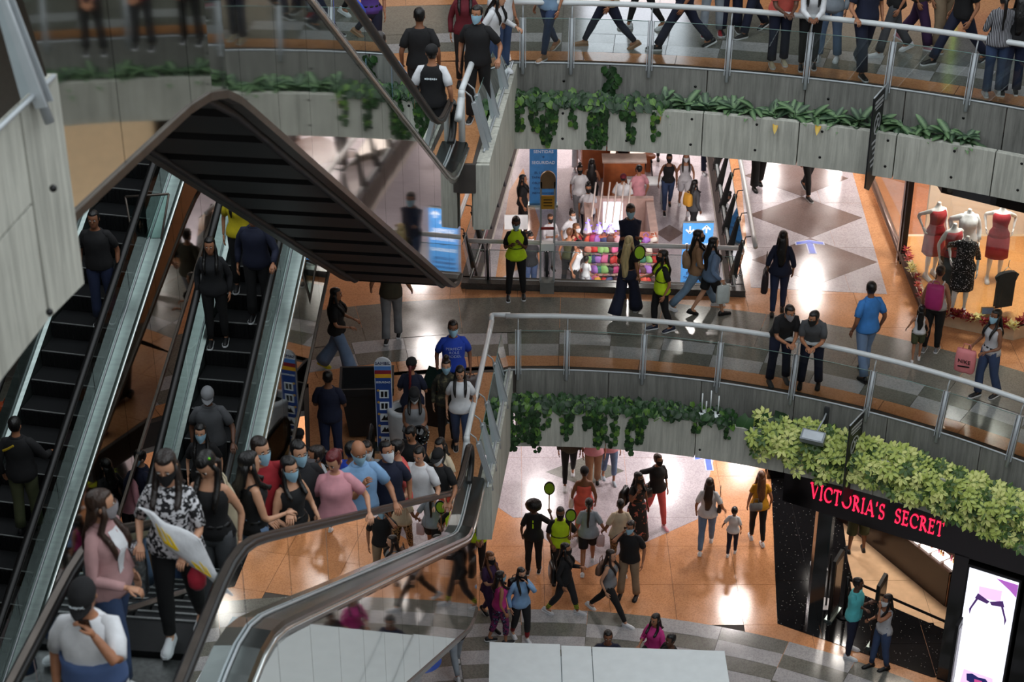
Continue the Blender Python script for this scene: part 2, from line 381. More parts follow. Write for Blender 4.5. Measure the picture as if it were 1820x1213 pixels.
tile(PX([(1165, 415), (1190, 400), (1215, 415), (1190, 431)], ZL), ZL, M_TAUPE(), fl, .004)
tile(PX([(880, 500), (940, 470), (960, 400), (930, 300), (905, 340)], ZL), ZL, M_ORANGE(), fl, .004)

# ---- concrete fascias with planter troughs
def fascia(name, O, R, z, a0, a1, n, parent_label):
    up = MB(); lo = MB()
    A = [(a0+(a1-a0)*i/n) for i in range(n+1)]
    for i in range(n):
        p, q = A[i], A[i+1]; g = .0018
        g = .0006
        up.prism(arc(O, R-.02, p+g, q-g, 5)+arc(O, R+.22, q-g, p+g, 5), z-.80, z-.012)
        lo.prism(arc(O, R-.40, p+g, q-g, 5)+arc(O, R-.28, q-g, p+g, 5), z-1.33, z-.60)
        lo.prism(arc(O, R-.285, p, q, 5)+arc(O, R-.27, q, p, 5), z-1.31, z-.63)
        lo.prism(arc(O, R-.28, p, q, 5)+arc(O, R+.22, q, p, 5), z-1.30, z-1.2)
    f = struct(up.build(name, M_CONC_SHADED)); l = lo.build('planter_wall', M_CONC_LIT, f)
    s = MB()
    s.prism(arc(O, R-.28, a0, a1, 40)+arc(O, R+.02, a1, a0, 40), z-.80, z-.74); s.build('soil', M_SOIL, f)
    return f
FM = fascia('wall_middle_edge', OM, RM, ZM, -.02, 1.30, 10, '')
FU = fascia('wall_upper_edge', OU, RU, ZU, 0.0, 1.04, 11, '')
# formwork tie holes
hole = MB().tube([(0, 0, 0), (0, .012, 0)], .022, 10).mesh('tie_hole', M_BLACK)
def holes(par, O, R, zz, angs):
    for a in angs:
        for z in zz:
            x, y = on(O, R, a); inst('tie_hole', hole, par, (x, y-.006, z), (0, 0, -a))
holes(FM, OM, RM-.40, (ZM-.70, ZM-1.16), [.055+.098*i for i in range(9)])
holes(FU, OU, RU-.40, (ZU-.70, ZU-1.14), [.05+.064*i for i in range(9)])
holes(FU, OU, RU-.02, (ZU-.30,), [.05+.128*i for i in range(5)])
# concrete flanks of the landing tongues
for nm, pts, z in (('wall_middle_tongue', [(-.12, 27.62), (-.46, 24.12)], ZM), ('wall_upper_tongue', [(-.05, 28.0), (-.46, 24.16)], ZU)):
    (x0, y0), (x1, y1) = pts; b = MB()
    nrm = Vector((y0-y1, -(x0-x1), 0)).normalized(); nrm = nrm if nrm.x > 0 else -nrm
    for k in range(3):
        t0, t1 = k/3+.004, (k+1)/3-.004
        a = Vector((x0+(x1-x0)*t0, y0+(y1-y0)*t0, 0)); c = Vector((x0+(x1-x0)*t1, y0+(y1-y0)*t1, 0))
        d0, d1 = 1.33-.28*t0, 1.33-.28*t1
        top = z-.012
        vs = [a+nrm*.14, c+nrm*.14, c-nrm*.12, a-nrm*.12]
        b.add([v+Vector((0, 0, z-d)) for v, d in zip(vs, (d0, d1, d1, d0))]+[v+Vector((0, 0, top)) for v in vs], [(0,3,2,1),(4,5,6,7),(0,1,5,4),(1,2,6,5),(2,3,7,6),(3,0,4,7)])
    # end post block at the escalator side
    e = Vector((x1, y1, 0)); b.box((e.x-.10, e.y-.06, z-1.05), (e.x+.14, e.y+.004, z-.03))
    struct(b.build(nm, M_CONC_LIT))
# kerb line of dark grout below the rails
# ---- railings
def railing(label, pts, z, posts, lean=.25, H=.92, inward=None, group='grey steel and glass balustrades of the balconies', ext=None):
    """pts: plan polyline of the slab edge; inward: function(pt index float)->unit inward vector"""
    pts = [Vector((p[0], p[1], 0)) for p in pts]
    root = thing('balcony_railing', label, 'railing', (pts[0].x, pts[0].y, z), group=None)
    seg = [0]
    for i in range(1, len(pts)): seg.append(seg[-1]+(pts[i]-pts[i-1]).length)
    def at(s):
        for i in range(len(pts)-1):
            if s <= seg[i+1] or i == len(pts)-2:
                t = (s-seg[i])/(seg[i+1]-seg[i]); d = (pts[i+1]-pts[i]).normalized(); n = Vector((-d.y, d.x, 0))
                return pts[i].lerp(pts[i+1], t), d, (n if inward > 0 else -n)
    L = seg[-1]; N = max(2, int(L/.4)); S = [L*i/N for i in range(N+1)]
    hp = [at(s)[0]+at(s)[2]*lean+Vector((0, 0, z+H)) for s in S]
    MB().tube(hp, .045, 12).build('handrail', M_RAIL, root)
    bp_ = [at(s)[0]+at(s)[2]*(-.015)+Vector((0, 0, z+.005)) for s in S]
    MB().tube(bp_, .016, 8).build('bottom_rail', M_STEEL, root)
    if posts is None: posts = [L*(i+.5)/max(1, round(L/1.25)) for i in range(max(1, round(L/1.25)))]
    for s in posts:
        p, d, n = at(s); foot = p-n*.07+Vector((0, 0, z-.17)); top = p+n*.15+Vector((0, 0, z+.70)); b = MB()
        ax = (top-foot); aw = d*.010; m = (foot+top)/2; nn = ax.normalized().cross(d).normalized()
        b.tube([foot, foot.lerp(top, .5), top], .030, 8)
        for k in (-1, 1): b.obox(m.lerp(top, .12)+d*k*.045+nn*.01, d*.006, ax*.44, nn*.035)
        b.build('post', M_STEEL, root)
        MB().tube([top-Vector((0, 0, .04)), top+n*.03+Vector((0, 0, .09)), p+n*lean+Vector((0, 0, z+H-.03))], .012, 6).build('bracket', M_STEEL, root)
    cuts = [0]+list(posts)+[L]
    for i in range(len(cuts)-1):
        if cuts[i+1]-cuts[i] < .25: continue
        a, c = cuts[i]+.05, cuts[i+1]-.05; k = max(1, int((c-a)/.45)); rows = []
        for j in range(k+1):
            p, d, n = at(a+(c-a)*j/k); rows.append((p-n*.0+Vector((0, 0, z+.03)), p+n*.13+Vector((0, 0, z+.70)), n))
        b = MB()
        for j in range(k):
            b.quad(rows[j][0], rows[j+1][0], rows[j+1][1], rows[j][1])
        g = b.build('glass_panel', M_GLASS, root)
        e = MB().tube([r[1] for r in rows], .006, 5); e.build('glass_edge', mat('glass_edge', (120, 150, 145), .2), g)
    return root
def ang(O, p): return atan2(p[0]-O.x, p[1]-O.y)
def arc_posts(O, R, a0, pxs, z, ypx):
    out = []
    for x in pxs:
        # solve for the angle whose foot projects to that column
        lo, hi = -.2, 1.2
        for _ in range(40):
            mid = (lo+hi)/2; q = on(O, R, mid); d = q[1]*cos(PITCH)+(CAM_H-z)*sin(PITCH)
            if 910+FPX*q[0]/d < x: lo = mid
            else: hi = mid
        out.append((lo-a0)*R)
    return out
a0 = ang(OM, (-.10, 27.6)); pm = arc_posts(OM, RM, a0, [921, 1007, 1142, 1275, 1407, 1541, 1668, 1795, 1915], ZM, 0)
railing('grey balcony railing with glass panels along the curved edge of the middle floor', arc(OM, RM, a0, 1.30, 80), ZM, pm+[p_*1.0 for p_ in (14.2, 15.5)], inward=1)
a0 = ang(OU, (-.02, 27.98)); pu = arc_posts(OU, RU, a0, [929, 1015, 1154, 1293, 1433, 1577, 1720, 1860], ZU, 0)
railing('grey balcony railing with glass panels along the curved edge of the upper floor', arc(OU, RU, a0, 1.04, 90), ZU, pu+[10.6, 11.9, 13.2, 14.5, 15.8], inward=1)
def tongue_rail(label, p0, p1, z, fr):
    L = hypot(p1[0]-p0[0], p1[1]-p0[1])
    r = railing(label, [p0, p1], z, [L*f for f in fr], lean=.30, inward=-1)
    d = Vector((p1[0]-p0[0], p1[1]-p0[1], 0)).normalized(); n = Vector((d.y, -d.x, 0)); e = Vector((p1[0], p1[1], 0))
    # the rail turns down at its end and carries a short stub rail
    t = e+n*.30+Vector((0, 0, z+.92))
    MB().tube([t-d*.02, t+Vector((0, 0, -.03)), t+Vector((0, 0, -.86))], .05, 12).build('end_post', M_RAIL, r)
    MB().tube([t+Vector((0, 0, -.10))-d*.02, t+d*.30+Vector((0, 0, -.25)), t+d*.36+Vector((0, 0, -.29))], .055, 12).build('stub_rail', M_RAIL, r)
    MB().tube([t+Vector((0, 0, -.80)), t+d*.25+Vector((0, 0, -.98))], .05, 10).build('stub_rail', M_RAIL, r)
    s0 = Vector((p0[0], p0[1], 0))+n*.30; MB().tube([s0+Vector((0, -.02, z+.92)), s0+Vector((-.005, .215, z+.92)), s0+Vector((.03, .235, z+.92)), s0+Vector((.32, .235, z+.92))], .045, 12).build('corner_rail', M_RAIL, r)
    return r
tongue_rail('grey railing with slanted posts beside the boarding tongue on the middle floor', (-.05, 27.62), (-.40, 24.0), ZM, (.28, .62, .80, .95))
tongue_rail('grey railing with slanted posts beside the boarding tongue on the upper floor', (-.0, 28.0), (-.42, 24.5), ZU, (.30, .62, .88, .96))
# ================================================================== escalators
M_STEP = mat('step_metal', (30, 31, 33), .55, .6, .2, 60, bump=.3, bscale=160)
M_NOSE = mat('step_nosing', (120, 122, 122), .5, .4, .3, 90)
M_FRAME = mat('bronze_edge_trim', (92, 84, 78), .4, .7, .15)
M_RIB = mat('soffit_rib', (26, 26, 28), .45, .4, .25, 3)
ESC = {}
class Esc:
    def __init__(s, label, K, u, z0, rise, slope, L0, L1, hw, bend=0.0, cover='both', soffit=False, steps=True, guards=()):
        s.K = Vector((K[0], K[1], 0)); s.u = Vector((u[0], u[1], 0)).normalized(); s.z0 = z0; s.rise = rise; s.sl = slope; s.run = rise/slope; s.L0 = L0; s.L1 = L1; s.hw = hw
        s.r = Vector((-s.u.y, s.u.x, 0)); s.r = s.r if s.r.x > 0 else -s.r
        s.u2 = Matrix.Rotation(bend, 3, 'Z') @ s.u
        s.label = label; s.build(cover, soffit, steps)
    def plan(s, t):
        if t <= s.run: return s.K+s.u*t
        return s.K+s.u*s.run+s.u2*(t-s.run)
    def h(s, t):                                     # rounded knees
        def f(t): return s.z0+max(0, min(s.rise, s.sl*t))
        w = .55; return (f(t-w)+2*f(t-w/2)+3*f(t)+2*f(t+w/2)+f(t+w))/9
    def pt(s, t, lat, dz): p = s.plan(t)+s.r*lat; return Vector((p.x, p.y, s.h(t)+dz))
    def ts(s, a, b, st=.5):
        n = max(1, int(math.ceil((b-a)/st))); return [a+(b-a)*i/n for i in range(n+1)]
    def build(s, cover, soffit, steps):
        K = s.K; root = thing('escalator', s.label, 'escalator', (K.x, K.y, s.z0)); s.root = root
        T0, T1 = -s.L0, s.run+s.L1; hw = s.hw; ow = hw+.20; TC = -.42
        # truss body
        body = MB(); rings = [[s.pt(t, -ow+.03, -1.52), s.pt(t, ow-.03, -1.52), s.pt(t, ow-.03, -.32), s.pt(t, -ow+.03, -.32)] for t in s.ts(TC, T1, .4)]
        body.loft(rings, 0, False); body.build('truss', M_DARKM, root)
        # landings
        for a, b_ in ((T0, -.15), (s.run+.25, T1)):
            MB().obox((s.pt(a, 0, 0)+s.pt(b_, 0, 0))/2+Vector((0, 0, -.03)), s.r*(hw-.03), (s.pt(b_, 0, 0)-s.pt(a, 0, 0))/2, (0, 0, .03)).build('landing_plate', mat('comb_plate', (92, 94, 94), .4, .8, .2, 30), root)
        # steps
        if steps:
            sw = hw-.08; d = .40; n = int(s.run/d); me = MB()
            U = s.u; R = s.r; rz = d*s.sl
            me.obox(U*(d/2)+Vector((0, 0, -rz/2-.02)), R*sw, U*(d/2-.004), (0, 0, rz/2+.02), 0)
            me.obox(U*.012+Vector((0, 0, .004)), R*(sw-.01), U*.010, (0, 0, .006), 1)
            for k in range(14): me.obox(R*(-sw+sw*2*(k+.5)/14)+Vector((0, 0, -rz/2))-U*.004, R*.012, U*.006, (0, 0, rz/2-.02), 0)
            mesh = me.mesh('step', [M_STEP, M_NOSE])
            for k in range(n+1):
                t = d*k+.1; p = s.K+s.u*t; inst('step', mesh, root, (p.x-K.x, p.y-K.y, s.sl*(t+.2)))
        for sd in (-1, 1):
            # decks: inner skirt, outer steel strip
            dk = MB(); tt = s.ts(T0, T1, .35)
            dk.loft([[s.pt(t, sd*(hw-.07), -.22), s.pt(t, sd*(hw-.07), .14), s.pt(t, sd*(hw-.02), .17), s.pt(t, sd*(ow-.02), .15), s.pt(t, sd*ow, .11), s.pt(t, sd*ow, -.02), s.pt(t, sd*(hw+.02), -.22)] for t in tt], 0, False)
            dk.build('balustrade_deck', M_DECK if soffit or s.rise > 7 else M_BRUSH, root)
            MB().tube([s.pt(t, sd*(hw+.015), .178) for t in tt], .014, 6).build('glazing_bead', M_STEEL, root)
            MB().tube([s.pt(t, sd*(ow+.004), .06) for t in tt], .018, 6).build('bright_trim', mat('bright_trim', (226, 230, 228), .2, .9, .03), root)
            # glass
            g0 = T0+.30; n = max(2, round((T1-g0)/1.45)); cuts = [g0+(T1-.3-g0)*i/n for i in range(n+1)]
            for i in range(n):
                a, b_ = cuts[i]+.008, cuts[i+1]-.008; q = s.ts(a, b_, .3); b = MB()
                for j in range(len(q)-1): b.quad(s.pt(q[j], sd*hw, .17), s.pt(q[j+1], sd*hw, .17), s.pt(q[j+1], sd*hw, .86), s.pt(q[j], sd*hw, .86))
                b.build('glass_panel', M_GLASS2, root)
            # handrail with rounded newels
            pts = []
            for k in range(9):
                a = -pi/2+pi*k/8; pts.append(s.pt(T0+.36-.30*cos(a), sd*hw, .60+.30*sin(a)))
            pts += [s.pt(t, sd*hw, .90) for t in s.ts(T0+.45, T1-.45, .3)]
            for k in range(9):
                a = pi/2-pi*k/8; pts.append(s.pt(T1-.36+.30*cos(a), sd*hw, .60+.30*sin(a)))
            prof = [(-.052, -.022), (-.046, .022), (0, .036), (.046, .022), (.052, -.022), (.036, -.034), (-.036, -.034)]
            hr = MB().sweep(pts, prof, s.r, 0, True).build('handrail', M_RUBBER, root)
            MB().sweep(pts, [(-.024, -.028), (.024, -.028), (.024, -.05), (-.024, -.05)], s.r, 0, False).build('handrail_guide', M_FRAME, hr)
            # polished side cladding in separate sheets
            n = max(3, round((T1-TC)/1.08)); cuts = [TC+(T1-TC)*i/n for i in range(n+1)]
            for i in range(n):
                a, b_ = cuts[i]+.004, cuts[i+1]-.004; q = s.ts(a, b_, .4); b = MB()
                b.loft([[s.pt(t, sd*(ow-.012), .0), s.pt(t, sd*(ow+.0), .0), s.pt(t, sd*(ow+.0), -1.56), s.pt(t, sd*(ow-.012), -1.56)] for t in q], 0, False)
                b.build('cladding_sheet', M_MIRROR, root)
            MB().sweep([s.pt(t, sd*(ow-.03), -1.58) for t in s.ts(TC, T1, .35)], [(-.05, -.03), (.05, -.03), (.05, .03), (-.05, .03)], s.r).build('edge_trim', M_FRAME, root)
        if soffit:
            q = s.ts(TC, T1, .92)
            for i in range(len(q)-1):
                t0 = q[i]+.13; t1 = q[i+1]-.13; a, c = s.pt(t0, 0, -1.56), s.pt(t1, 0, -1.56)
                MB().obox((a+c)/2, s.r*(ow-.06), (c-a)/2, (0, 0, .045)).build('soffit_panel', M_RIB, root)
            for sd in (-1, 1):
                MB().tube([s.pt(t, sd*(ow-.14), -1.60) for t in q], .045, 8).build('soffit_pipe', M_DARKM, root)
        ESC[s.label] = s
def esc_from_handrail(label, kn, u, z0, rise, slope, hw, side, **kw):
    u = Vector((u[0], u[1], 0)).normalized(); r = Vector((-u.y, u.x, 0)); r = r if r.x > 0 else -r
    K = Vector((kn[0], kn[1], 0))-r*hw*side
    return Esc(label, K, u, z0, rise, slope, kw.pop('L0', 1.3), kw.pop('L1', 1.6), hw, **kw)
EA = esc_from_handrail('crowded escalator with black handrails rising from the middle floor towards the viewer', (-.79, 22.57), (-.11, -1), ZM, 7.4, .645, .56, 1, L0=1.5, L1=3.0)
EC = esc_from_handrail('escalator with mirror-clad flank and dark ribbed underside above the crowded one', (-.98, 23.28), (-.125, -1), ZU, 7.5, .695, .56, 1, L0=1.25, L1=2.6, bend=radians(-8), soffit=True)
_k = lambda Y: -3.98-.155*(22.1-Y)
EB = Esc('narrow dark escalator descending towards the viewer behind the crowd', (_k(17.3), 17.3), (.155, 1), ZM, 5.5, .6, 1.3, 1.6, .50)
_d = lambda Y: -5.70-.22*(22.05-Y)-.56
ED = Esc('escalator at the far left with wide steel deck beside a concrete block', (_d(17.3), 17.3), (.22, 1), ZM, 5.5, .6, 1.3, 1.6, .56)
# triangular glass guards where the handrails pass under the other escalator
for E, px in ((ED, [(223, 350), (262, 572), (300, 345)]), (EB, [(512, 448), (531, 645), (562, 470)])):
    y0 = 24.4; pts = []
    for x, y in px:
        r = ray(x, y); t = 24.0/r.y; pts.append(Vector((r.x*t, r.y*t, CAM_H+r.z*t)))
    b = MB()
    for i in range(3): b.tube([pts[i], pts[(i+1) % 3]], .018, 6)
    g = b.build('safety_guard', M_FRAME, E.root)
    b = MB(); nrm = (pts[1]-pts[0]).cross(pts[2]-pts[0]).normalized()*.004
    b.add([p+nrm for p in pts]+[p-nrm for p in pts], [(0, 1, 2), (5, 4, 3), (0, 3, 4, 1), (1, 4, 5, 2), (2, 5, 3, 0)]); b.build('glass_pane', M_GLASS2, g)
# a second newel beside the boarding point
b = MB(); c = P(660, 790, ZM+.55); pts = []
for k in range(13):
    a = -pi/2+2*pi*k/16; pts.append((c.x, c.y+.30*cos(a)-.1, c.z+.06+.33*sin(a)))
nw = thing('handrail_newel', 'rounded black handrail end standing left of the blue pillar sign', 'handrail', (c.x, c.y, ZM))
MB().sweep([(c.x, c.y-1.1, ZM+.92)]+[(c.x, c.y-.1-.3*sin(pi*k/8)*0+.32*sin(pi*k/8), ZM+.60+.32*cos(pi*k/8)) for k in range(9)]+[(c.x, c.y-.6, ZM+.27)], [(-.042, -.02), (0, .03), (.042, -.02)], (1, 0, 0), 0, True).build('handrail', M_RUBBER, nw)
MB().box((c.x-.01, c.y-1.1, ZM+.02), (c.x+.01, c.y+.12, ZM+.86)).build('glass_panel', M_GLASS2, nw)
MB().box((c.x-.06, c.y-1.2, ZM), (c.x+.06, c.y+.2, ZM+.06)).build('base', M_BRUSH, nw)
# ---- nearby concrete edge of the next level, at the far left
b = MB()
for poly in ([(-2.60, 9.95), (-2.715, 9.53), (-8, 9.53), (-8, 9.95)], ): b.prism(poly, 16.66, 18.02)
for z0_, z1_ in ((16.66, 17.40), (17.42, 18.02)): b.prism([(-2.722, 9.505), (-3.2, 6.6), (-8, 6.6), (-8, 9.505)], z0_, z1_)
pier = struct(b.build('wall_near_edge', M_CONC_LIT))
for x, y in ((30, 410), (88, 335), (82, 555)):
    r = ray(x, y); t = 9.4/r.y; p = Vector((r.x*t+.02, r.y*t, CAM_H+r.z*t)); MB().ball(p, .022).build('tie_hole', M_BLACK, pier)
railing('blurred grey railing on top of the near concrete edge', [(-2.62, 9.9), (-3.2, 6.7)], 18.02, [.25, 1.1, 2.2], inward=-1, lean=.28)
# ================================================================== second well: rails, kerb
M_POST2 = mat('dark_grey_post', (70, 72, 74), .4, .5, .1)
kb = MB()
kb.prism([(-.95, 30.52), (4.32, 30.20), (4.32, 30.48), (-.95, 30.80)], ZM+.007, ZM+.13); kb.prism([(4.10, 30.45), (4.32, 30.45), (4.68, 41.5), (4.46, 41.5)], ZM+.007, ZM+.13); kb.prism([(-.95, 30.75), (-.74, 30.75), (.58, 41.5), (.36, 41.5)], ZM+.007, ZM+.13)
struct(kb.build('trim_well_kerb', terrazzo('kerb_stone', (64, 66, 66), (40, 40, 40))))
def well_rail(label, pts, posts, lean, inward):
    r = railing(label, pts, ZM+.12, posts, lean=lean, H=.84, inward=inward)
    for c in r.children:
        if c.name.startswith(('post', 'bracket')): c.data.materials[0] = M_POST2
    return r
well_rail('low glass railing with round steel top rail on the near side of the second well', [(-.80, 30.68), (4.15, 30.38)], [.35, 1.45, 3.08, 4.6], .06, -1)
well_rail('railing with slanted dark posts on the right side of the second well', [(4.15, 30.38), (4.50, 41)], [.5, 1.5, 2.5, 3.5, 4.5, 5.5, 6.5], .32, -1)
well_rail('railing with slanted dark posts on the left side of the second well', [(-.80, 30.68), (.55, 41)], [.5, 1.5, 2.5, 3.5, 4.5, 5.5, 6.5], .32, 1)
# queue totem in front of the rail
c = P(972, 519, ZM); T = thing('sign_totem', 'slim steel totem with round golden top in front of the well railing', 'sign', c)
MB().box((c.x-.13, c.y-.10, ZM+.007), (c.x+.13, c.y+.14, ZM+.24)).build('base', mat('cast_base', (120, 122, 120), .6), T)
for k in (-1, 1): MB().box((c.x+k*.125-.018, c.y, ZM+.2), (c.x+k*.125+.018, c.y+.04, ZM+2.25)).build('upright', M_STEEL, T)
MB().prism([(c.x-.13, 0), (c.x+.13, 0), (c.x+.13, .12)]+[(c.x+.13*cos(a), .12+.13*sin(a)) for a in [pi*k/10 for k in range(1, 10)]]+[(c.x-.13, .12)], 0, .03)
hd = MB(); poly = [(-.13, 2.12), (.13, 2.12)]+[(.14*cos(pi*k/10), 2.3+.16*sin(pi*k/10)) for k in range(11)]
hd.add([(c.x+p[0], c.y, ZM+p[1]) for p in poly]+[(c.x+p[0], c.y+.05, ZM+p[1]) for p in poly], [list(range(len(poly))), [2*len(poly)-1-i for i in range(len(poly))]]+[(i, i+len(poly), (i+1) % len(poly)+len(poly), (i+1) % len(poly)) for i in range(len(poly))])
hd.build('rounded_top', mat('bronze_plate', (150, 124, 92), .35, .5), T)
MB().box((c.x-.12, c.y-.02, ZM+1.72), (c.x+.12, c.y+.02, ZM+1.98)).build('notice_plate', mat('yellow_notice', (196, 146, 40), .5), T)
for k in range(3): MB().box((c.x-.08, c.y-.026, ZM+1.78+.06*k), (c.x+.08, c.y-.02, ZM+1.795+.06*k)).build('notice_line', M_BLACK, T)
MB().box((c.x-.12, c.y-.02, ZM+1.30), (c.x+.12, c.y+.02, ZM+1.34)).build('red_band', mat('red_band', (150, 40, 40), .5), T)
MB().box((c.x-.12, c.y-.05, ZM+.88), (c.x+.12, c.y+.08, ZM+1.02)).build('dispenser', M_WHITE, T)
# ------------------------------------------------------------------ roll-up banners on the lower floor
M_BBLUE = mat('banner_blue', (62, 132, 196), .6); M_LT = mat('banner_white', (226, 236, 244), .6); M_NAVY = mat('banner_navy', (30, 44, 90), .6)
def plane_text(txt, size, parent, M, m, nm='lettering'):
    me = text_mesh(txt, size, .003); me.materials.append(m); o = inst(nm, me, parent); o.matrix_local = M; return o
FACE = Matrix.Rotation(pi/2, 4, 'X')                 # text reading towards -y
def banner(label, x0, x1, yb, lines, w, h, arrows=False):
    c = P((x0+x1)/2, yb, ZL); B = thing('roll_up_banner', label, 'banner', c)
    MB().box((-w/2, 0, .06), (w/2, .015, h)).build('fabric', M_BBLUE, B, local=True)
    MB().box((-w/2-.03, -.12, 0), (w/2+.03, .12, .07)).build('foot', M_BRUSH, B, local=True)
    MB().box((-w/2, -.01, h-.02), (w/2, .03, h+.02)).build('top_rail', M_BRUSH, B, local=True)
    for t, z, s, m in lines: plane_text(t, s, B, Matrix.Translation((0, -.005, z)) @ FACE, m)
    if arrows:
        for sx, up in ((-.2, -1), (.2, 1)):
            a = MB(); zc = h-.2
            a.box((sx-.02, -.008, zc-.09), (sx+.02, -.001, zc+.09))
            for k in (-1, 1): a.obox((sx+k*.045, -.005, zc+up*.05), (k*.05, 0, -up*.05), (.014, 0, .014*k*up), (0, .003, 0))
            a.build('arrow', M_LT, B, local=True)
banner('blue roll-up banner with white and navy lettering behind the sign totem', 941, 989, 366, [('EN', 2.02, .13, M_LT), ('SAMBIL', 1.80, .19, M_LT), ('SENTIDAS', 1.60, .12, M_LT), ('+', 1.44, .16, M_NAVY), ('SEGURIDAD', 1.28, .115, M_LT), ('EL USO DE', .98, .10, M_NAVY), ('TAPABOCAS ES', .84, .09, M_NAVY), ('OBLIGATORIO', .68, .09, M_NAVY), ('EN NUESTRAS', .52, .08, M_NAVY), ('INSTALACIONES', .38, .08, M_NAVY)], .74, 2.2)
banner('blue roll-up banner with two white arrows at the right end of the well railing', 1207, 1262, 524, [('EN', 1.60, .15, M_LT), ('SAMBIL', 1.36, .19, M_LT), ('SENTIDAS', 1.14, .13, M_LT), ('+', .98, .16, M_NAVY), ('SEGURIDAD', .84, .12, M_LT), ('EL USO DE', .60, .10, M_NAVY), ('TAPABOCAS ES', .48, .09, M_NAVY), ('OBLIGATORIO', .35, .09, M_NAVY)], .74, 2.0, True)
# ------------------------------------------------------------------ bag stall on the lower floor beyond the well
S = thing('market_stall', 'taupe stall with lit screen and rows of rods beyond the second well', 'stall', (2.75, 42.3, 0))
Mst = mat('stall_taupe', (176, 146, 136), .6); Mwood = mat('orange_wood', (178, 98, 52), .5, var=.2, scale=4)
for a, b_, nm in (((1.85, 41.35, 0), (3.65, 41.5, 1.12), 'front_panel'), ((1.85, 43.3, 0), (3.65, 43.45, 1.25), 'back_panel'), ((1.85, 41.5, 0), (2.05, 43.3, 1.2), 'side_panel'), ((3.45, 41.5, 0), (3.65, 43.3, 1.2), 'side_panel')):
    MB().box(a, b_).build(nm, Mst, S)
MB().box((1.9, 41.28, 1.12), (3.6, 41.55, 1.17)).build('counter_ledge', mat('copper_ledge', (176, 96, 70), .5), S)
MB().box((2.06, 41.55, .02), (3.44, 43.28, .06)).build('floor_mat', mat('stall_mat', (120, 110, 108), .7), S)
MB().box((2.35, 43.10, .45), (2.85, 43.2, 1.2)).build('screen', mat('lit_screen', (235, 240, 255), .4, emit=(225, 235, 255), estr=1.6), S)
for k in range(6): MB().tube([(2.15+.18*k, 43.2, 1.75), (2.0+.18*k, 42.2, 1.1)], .022, 6).build('rod', mat('pale_rod', (222, 206, 198), .5), S)
BAGC = [(206, 52, 48), (226, 96, 70), (176, 120, 210), (120, 130, 220), (236, 190, 200), (240, 232, 220), (54, 120, 96), (230, 170, 60), (40, 40, 46), (190, 60, 120), (222, 150, 130), (96, 60, 60), (150, 200, 120), (60, 70, 120), (230, 110, 160)]
BAGN = 'red,orange-red,lilac,periwinkle,pale pink,cream,dark green,golden,black,magenta,peach,maroon,light green,navy,rose pink'.split(',')
BAGC = [tuple(int(v*.86) for v in c_) for c_ in BAGC]
bag = MB(); rings = []
for k, (z, w_, d_) in enumerate(((0, .10, .045), (.04, .12, .06), (.12, .105, .05), (.17, .07, .02))): rings.append([(w_*cos(2*pi*i/10), d_*sin(2*pi*i/10), z) for i in range(10)])
bag.loft(rings, 0); bagstrap = MB().tube([(-.06, 0, .16), (-.05, 0, .24), (.05, 0, .24), (.06, 0, .16)], .008, 5)
bags = [bag.mesh('bag_body', mat('bag_cloth_%d' % i, c_, .6)) for i, c_ in enumerate(BAGC)]; straps = [bagstrap.mesh('strap', mat('bag_cloth_%d' % i, c_, .6)) for i, c_ in enumerate(BAGC)]
rnd = random.Random(3)
tr = MB()
for k in range(5): tr.box((1.80, 40.70+.13*k, .08+.22*k), (3.62, 40.86+.13*k, .12+.22*k))
tag(tr.build('display_rack', Mst, loc=(2.7, 41, 0)), 'stepped rack in front of the taupe stall holding colourful bags', 'rack')
for r_ in range(5):
    for k in range(13):
        i = rnd.randrange(len(BAGC)); o = thing('small_bag', 'small %s bag heaped on the stepped rack of the stall' % BAGN[i], 'bag', (1.88+.138*k+rnd.uniform(-.04, .04), 40.77+.13*r_, .135+.22*r_), rnd.uniform(-.9, .9), BAGN[i]+' bags on the stall rack'); o.rotation_euler = (rnd.uniform(-.35, .15), rnd.uniform(-.3, .3), rnd.uniform(-.9, .9))
        inst('bag_body', bags[i], o, scale=rnd.uniform(.85, 1.15)); inst('strap', straps[i], o)
# glittering white cone trees at the stall corner
for k, (x, y, h) in enumerate(((1043, 443, .95), (1062, 440, .7), (1082, 436, .55))):
    c = Vector((1.78+.28*k+.1, 41.44, 0)); t = thing('cone_tree', ('tallest', 'middle', 'smallest')[k]+' of three glittering white cone trees at the stall corner', 'decoration', (c.x, c.y, 1.175))
    h *= .42; b = MB(); b.loft([[(.12*(1-j/5)*cos(2*pi*i/12)*(1+.1*(i % 2))+0, .12*(1-j/5)*sin(2*pi*i/12)*(1+.1*(i % 2)), .05+h*j/5) for i in range(12)] for j in range(5)]+[[(.01*cos(2*pi*i/12), .01*sin(2*pi*i/12), .05+h) for i in range(12)]], 0, False); b.build('cone', mat('glitter_white', (224, 220, 232), .25, .3, .2, 60, bump=.6, bscale=60), t, local=True)
    MB().tube([(0, 0, 0), (0, 0, .05)], .1, 12).build('foot', Mst, t, local=True)
    for j in range(7): MB().ball((.15*(1-j/8)*cos(j*2.1), .15*(1-j/8)*sin(j*2.1)-.03, .08+h*j/8), .018, nu=6, nv=4).build('fairy_light', mat('violet_light', (120, 90, 255), .4, emit=(110, 80, 255), estr=2), t, local=True)
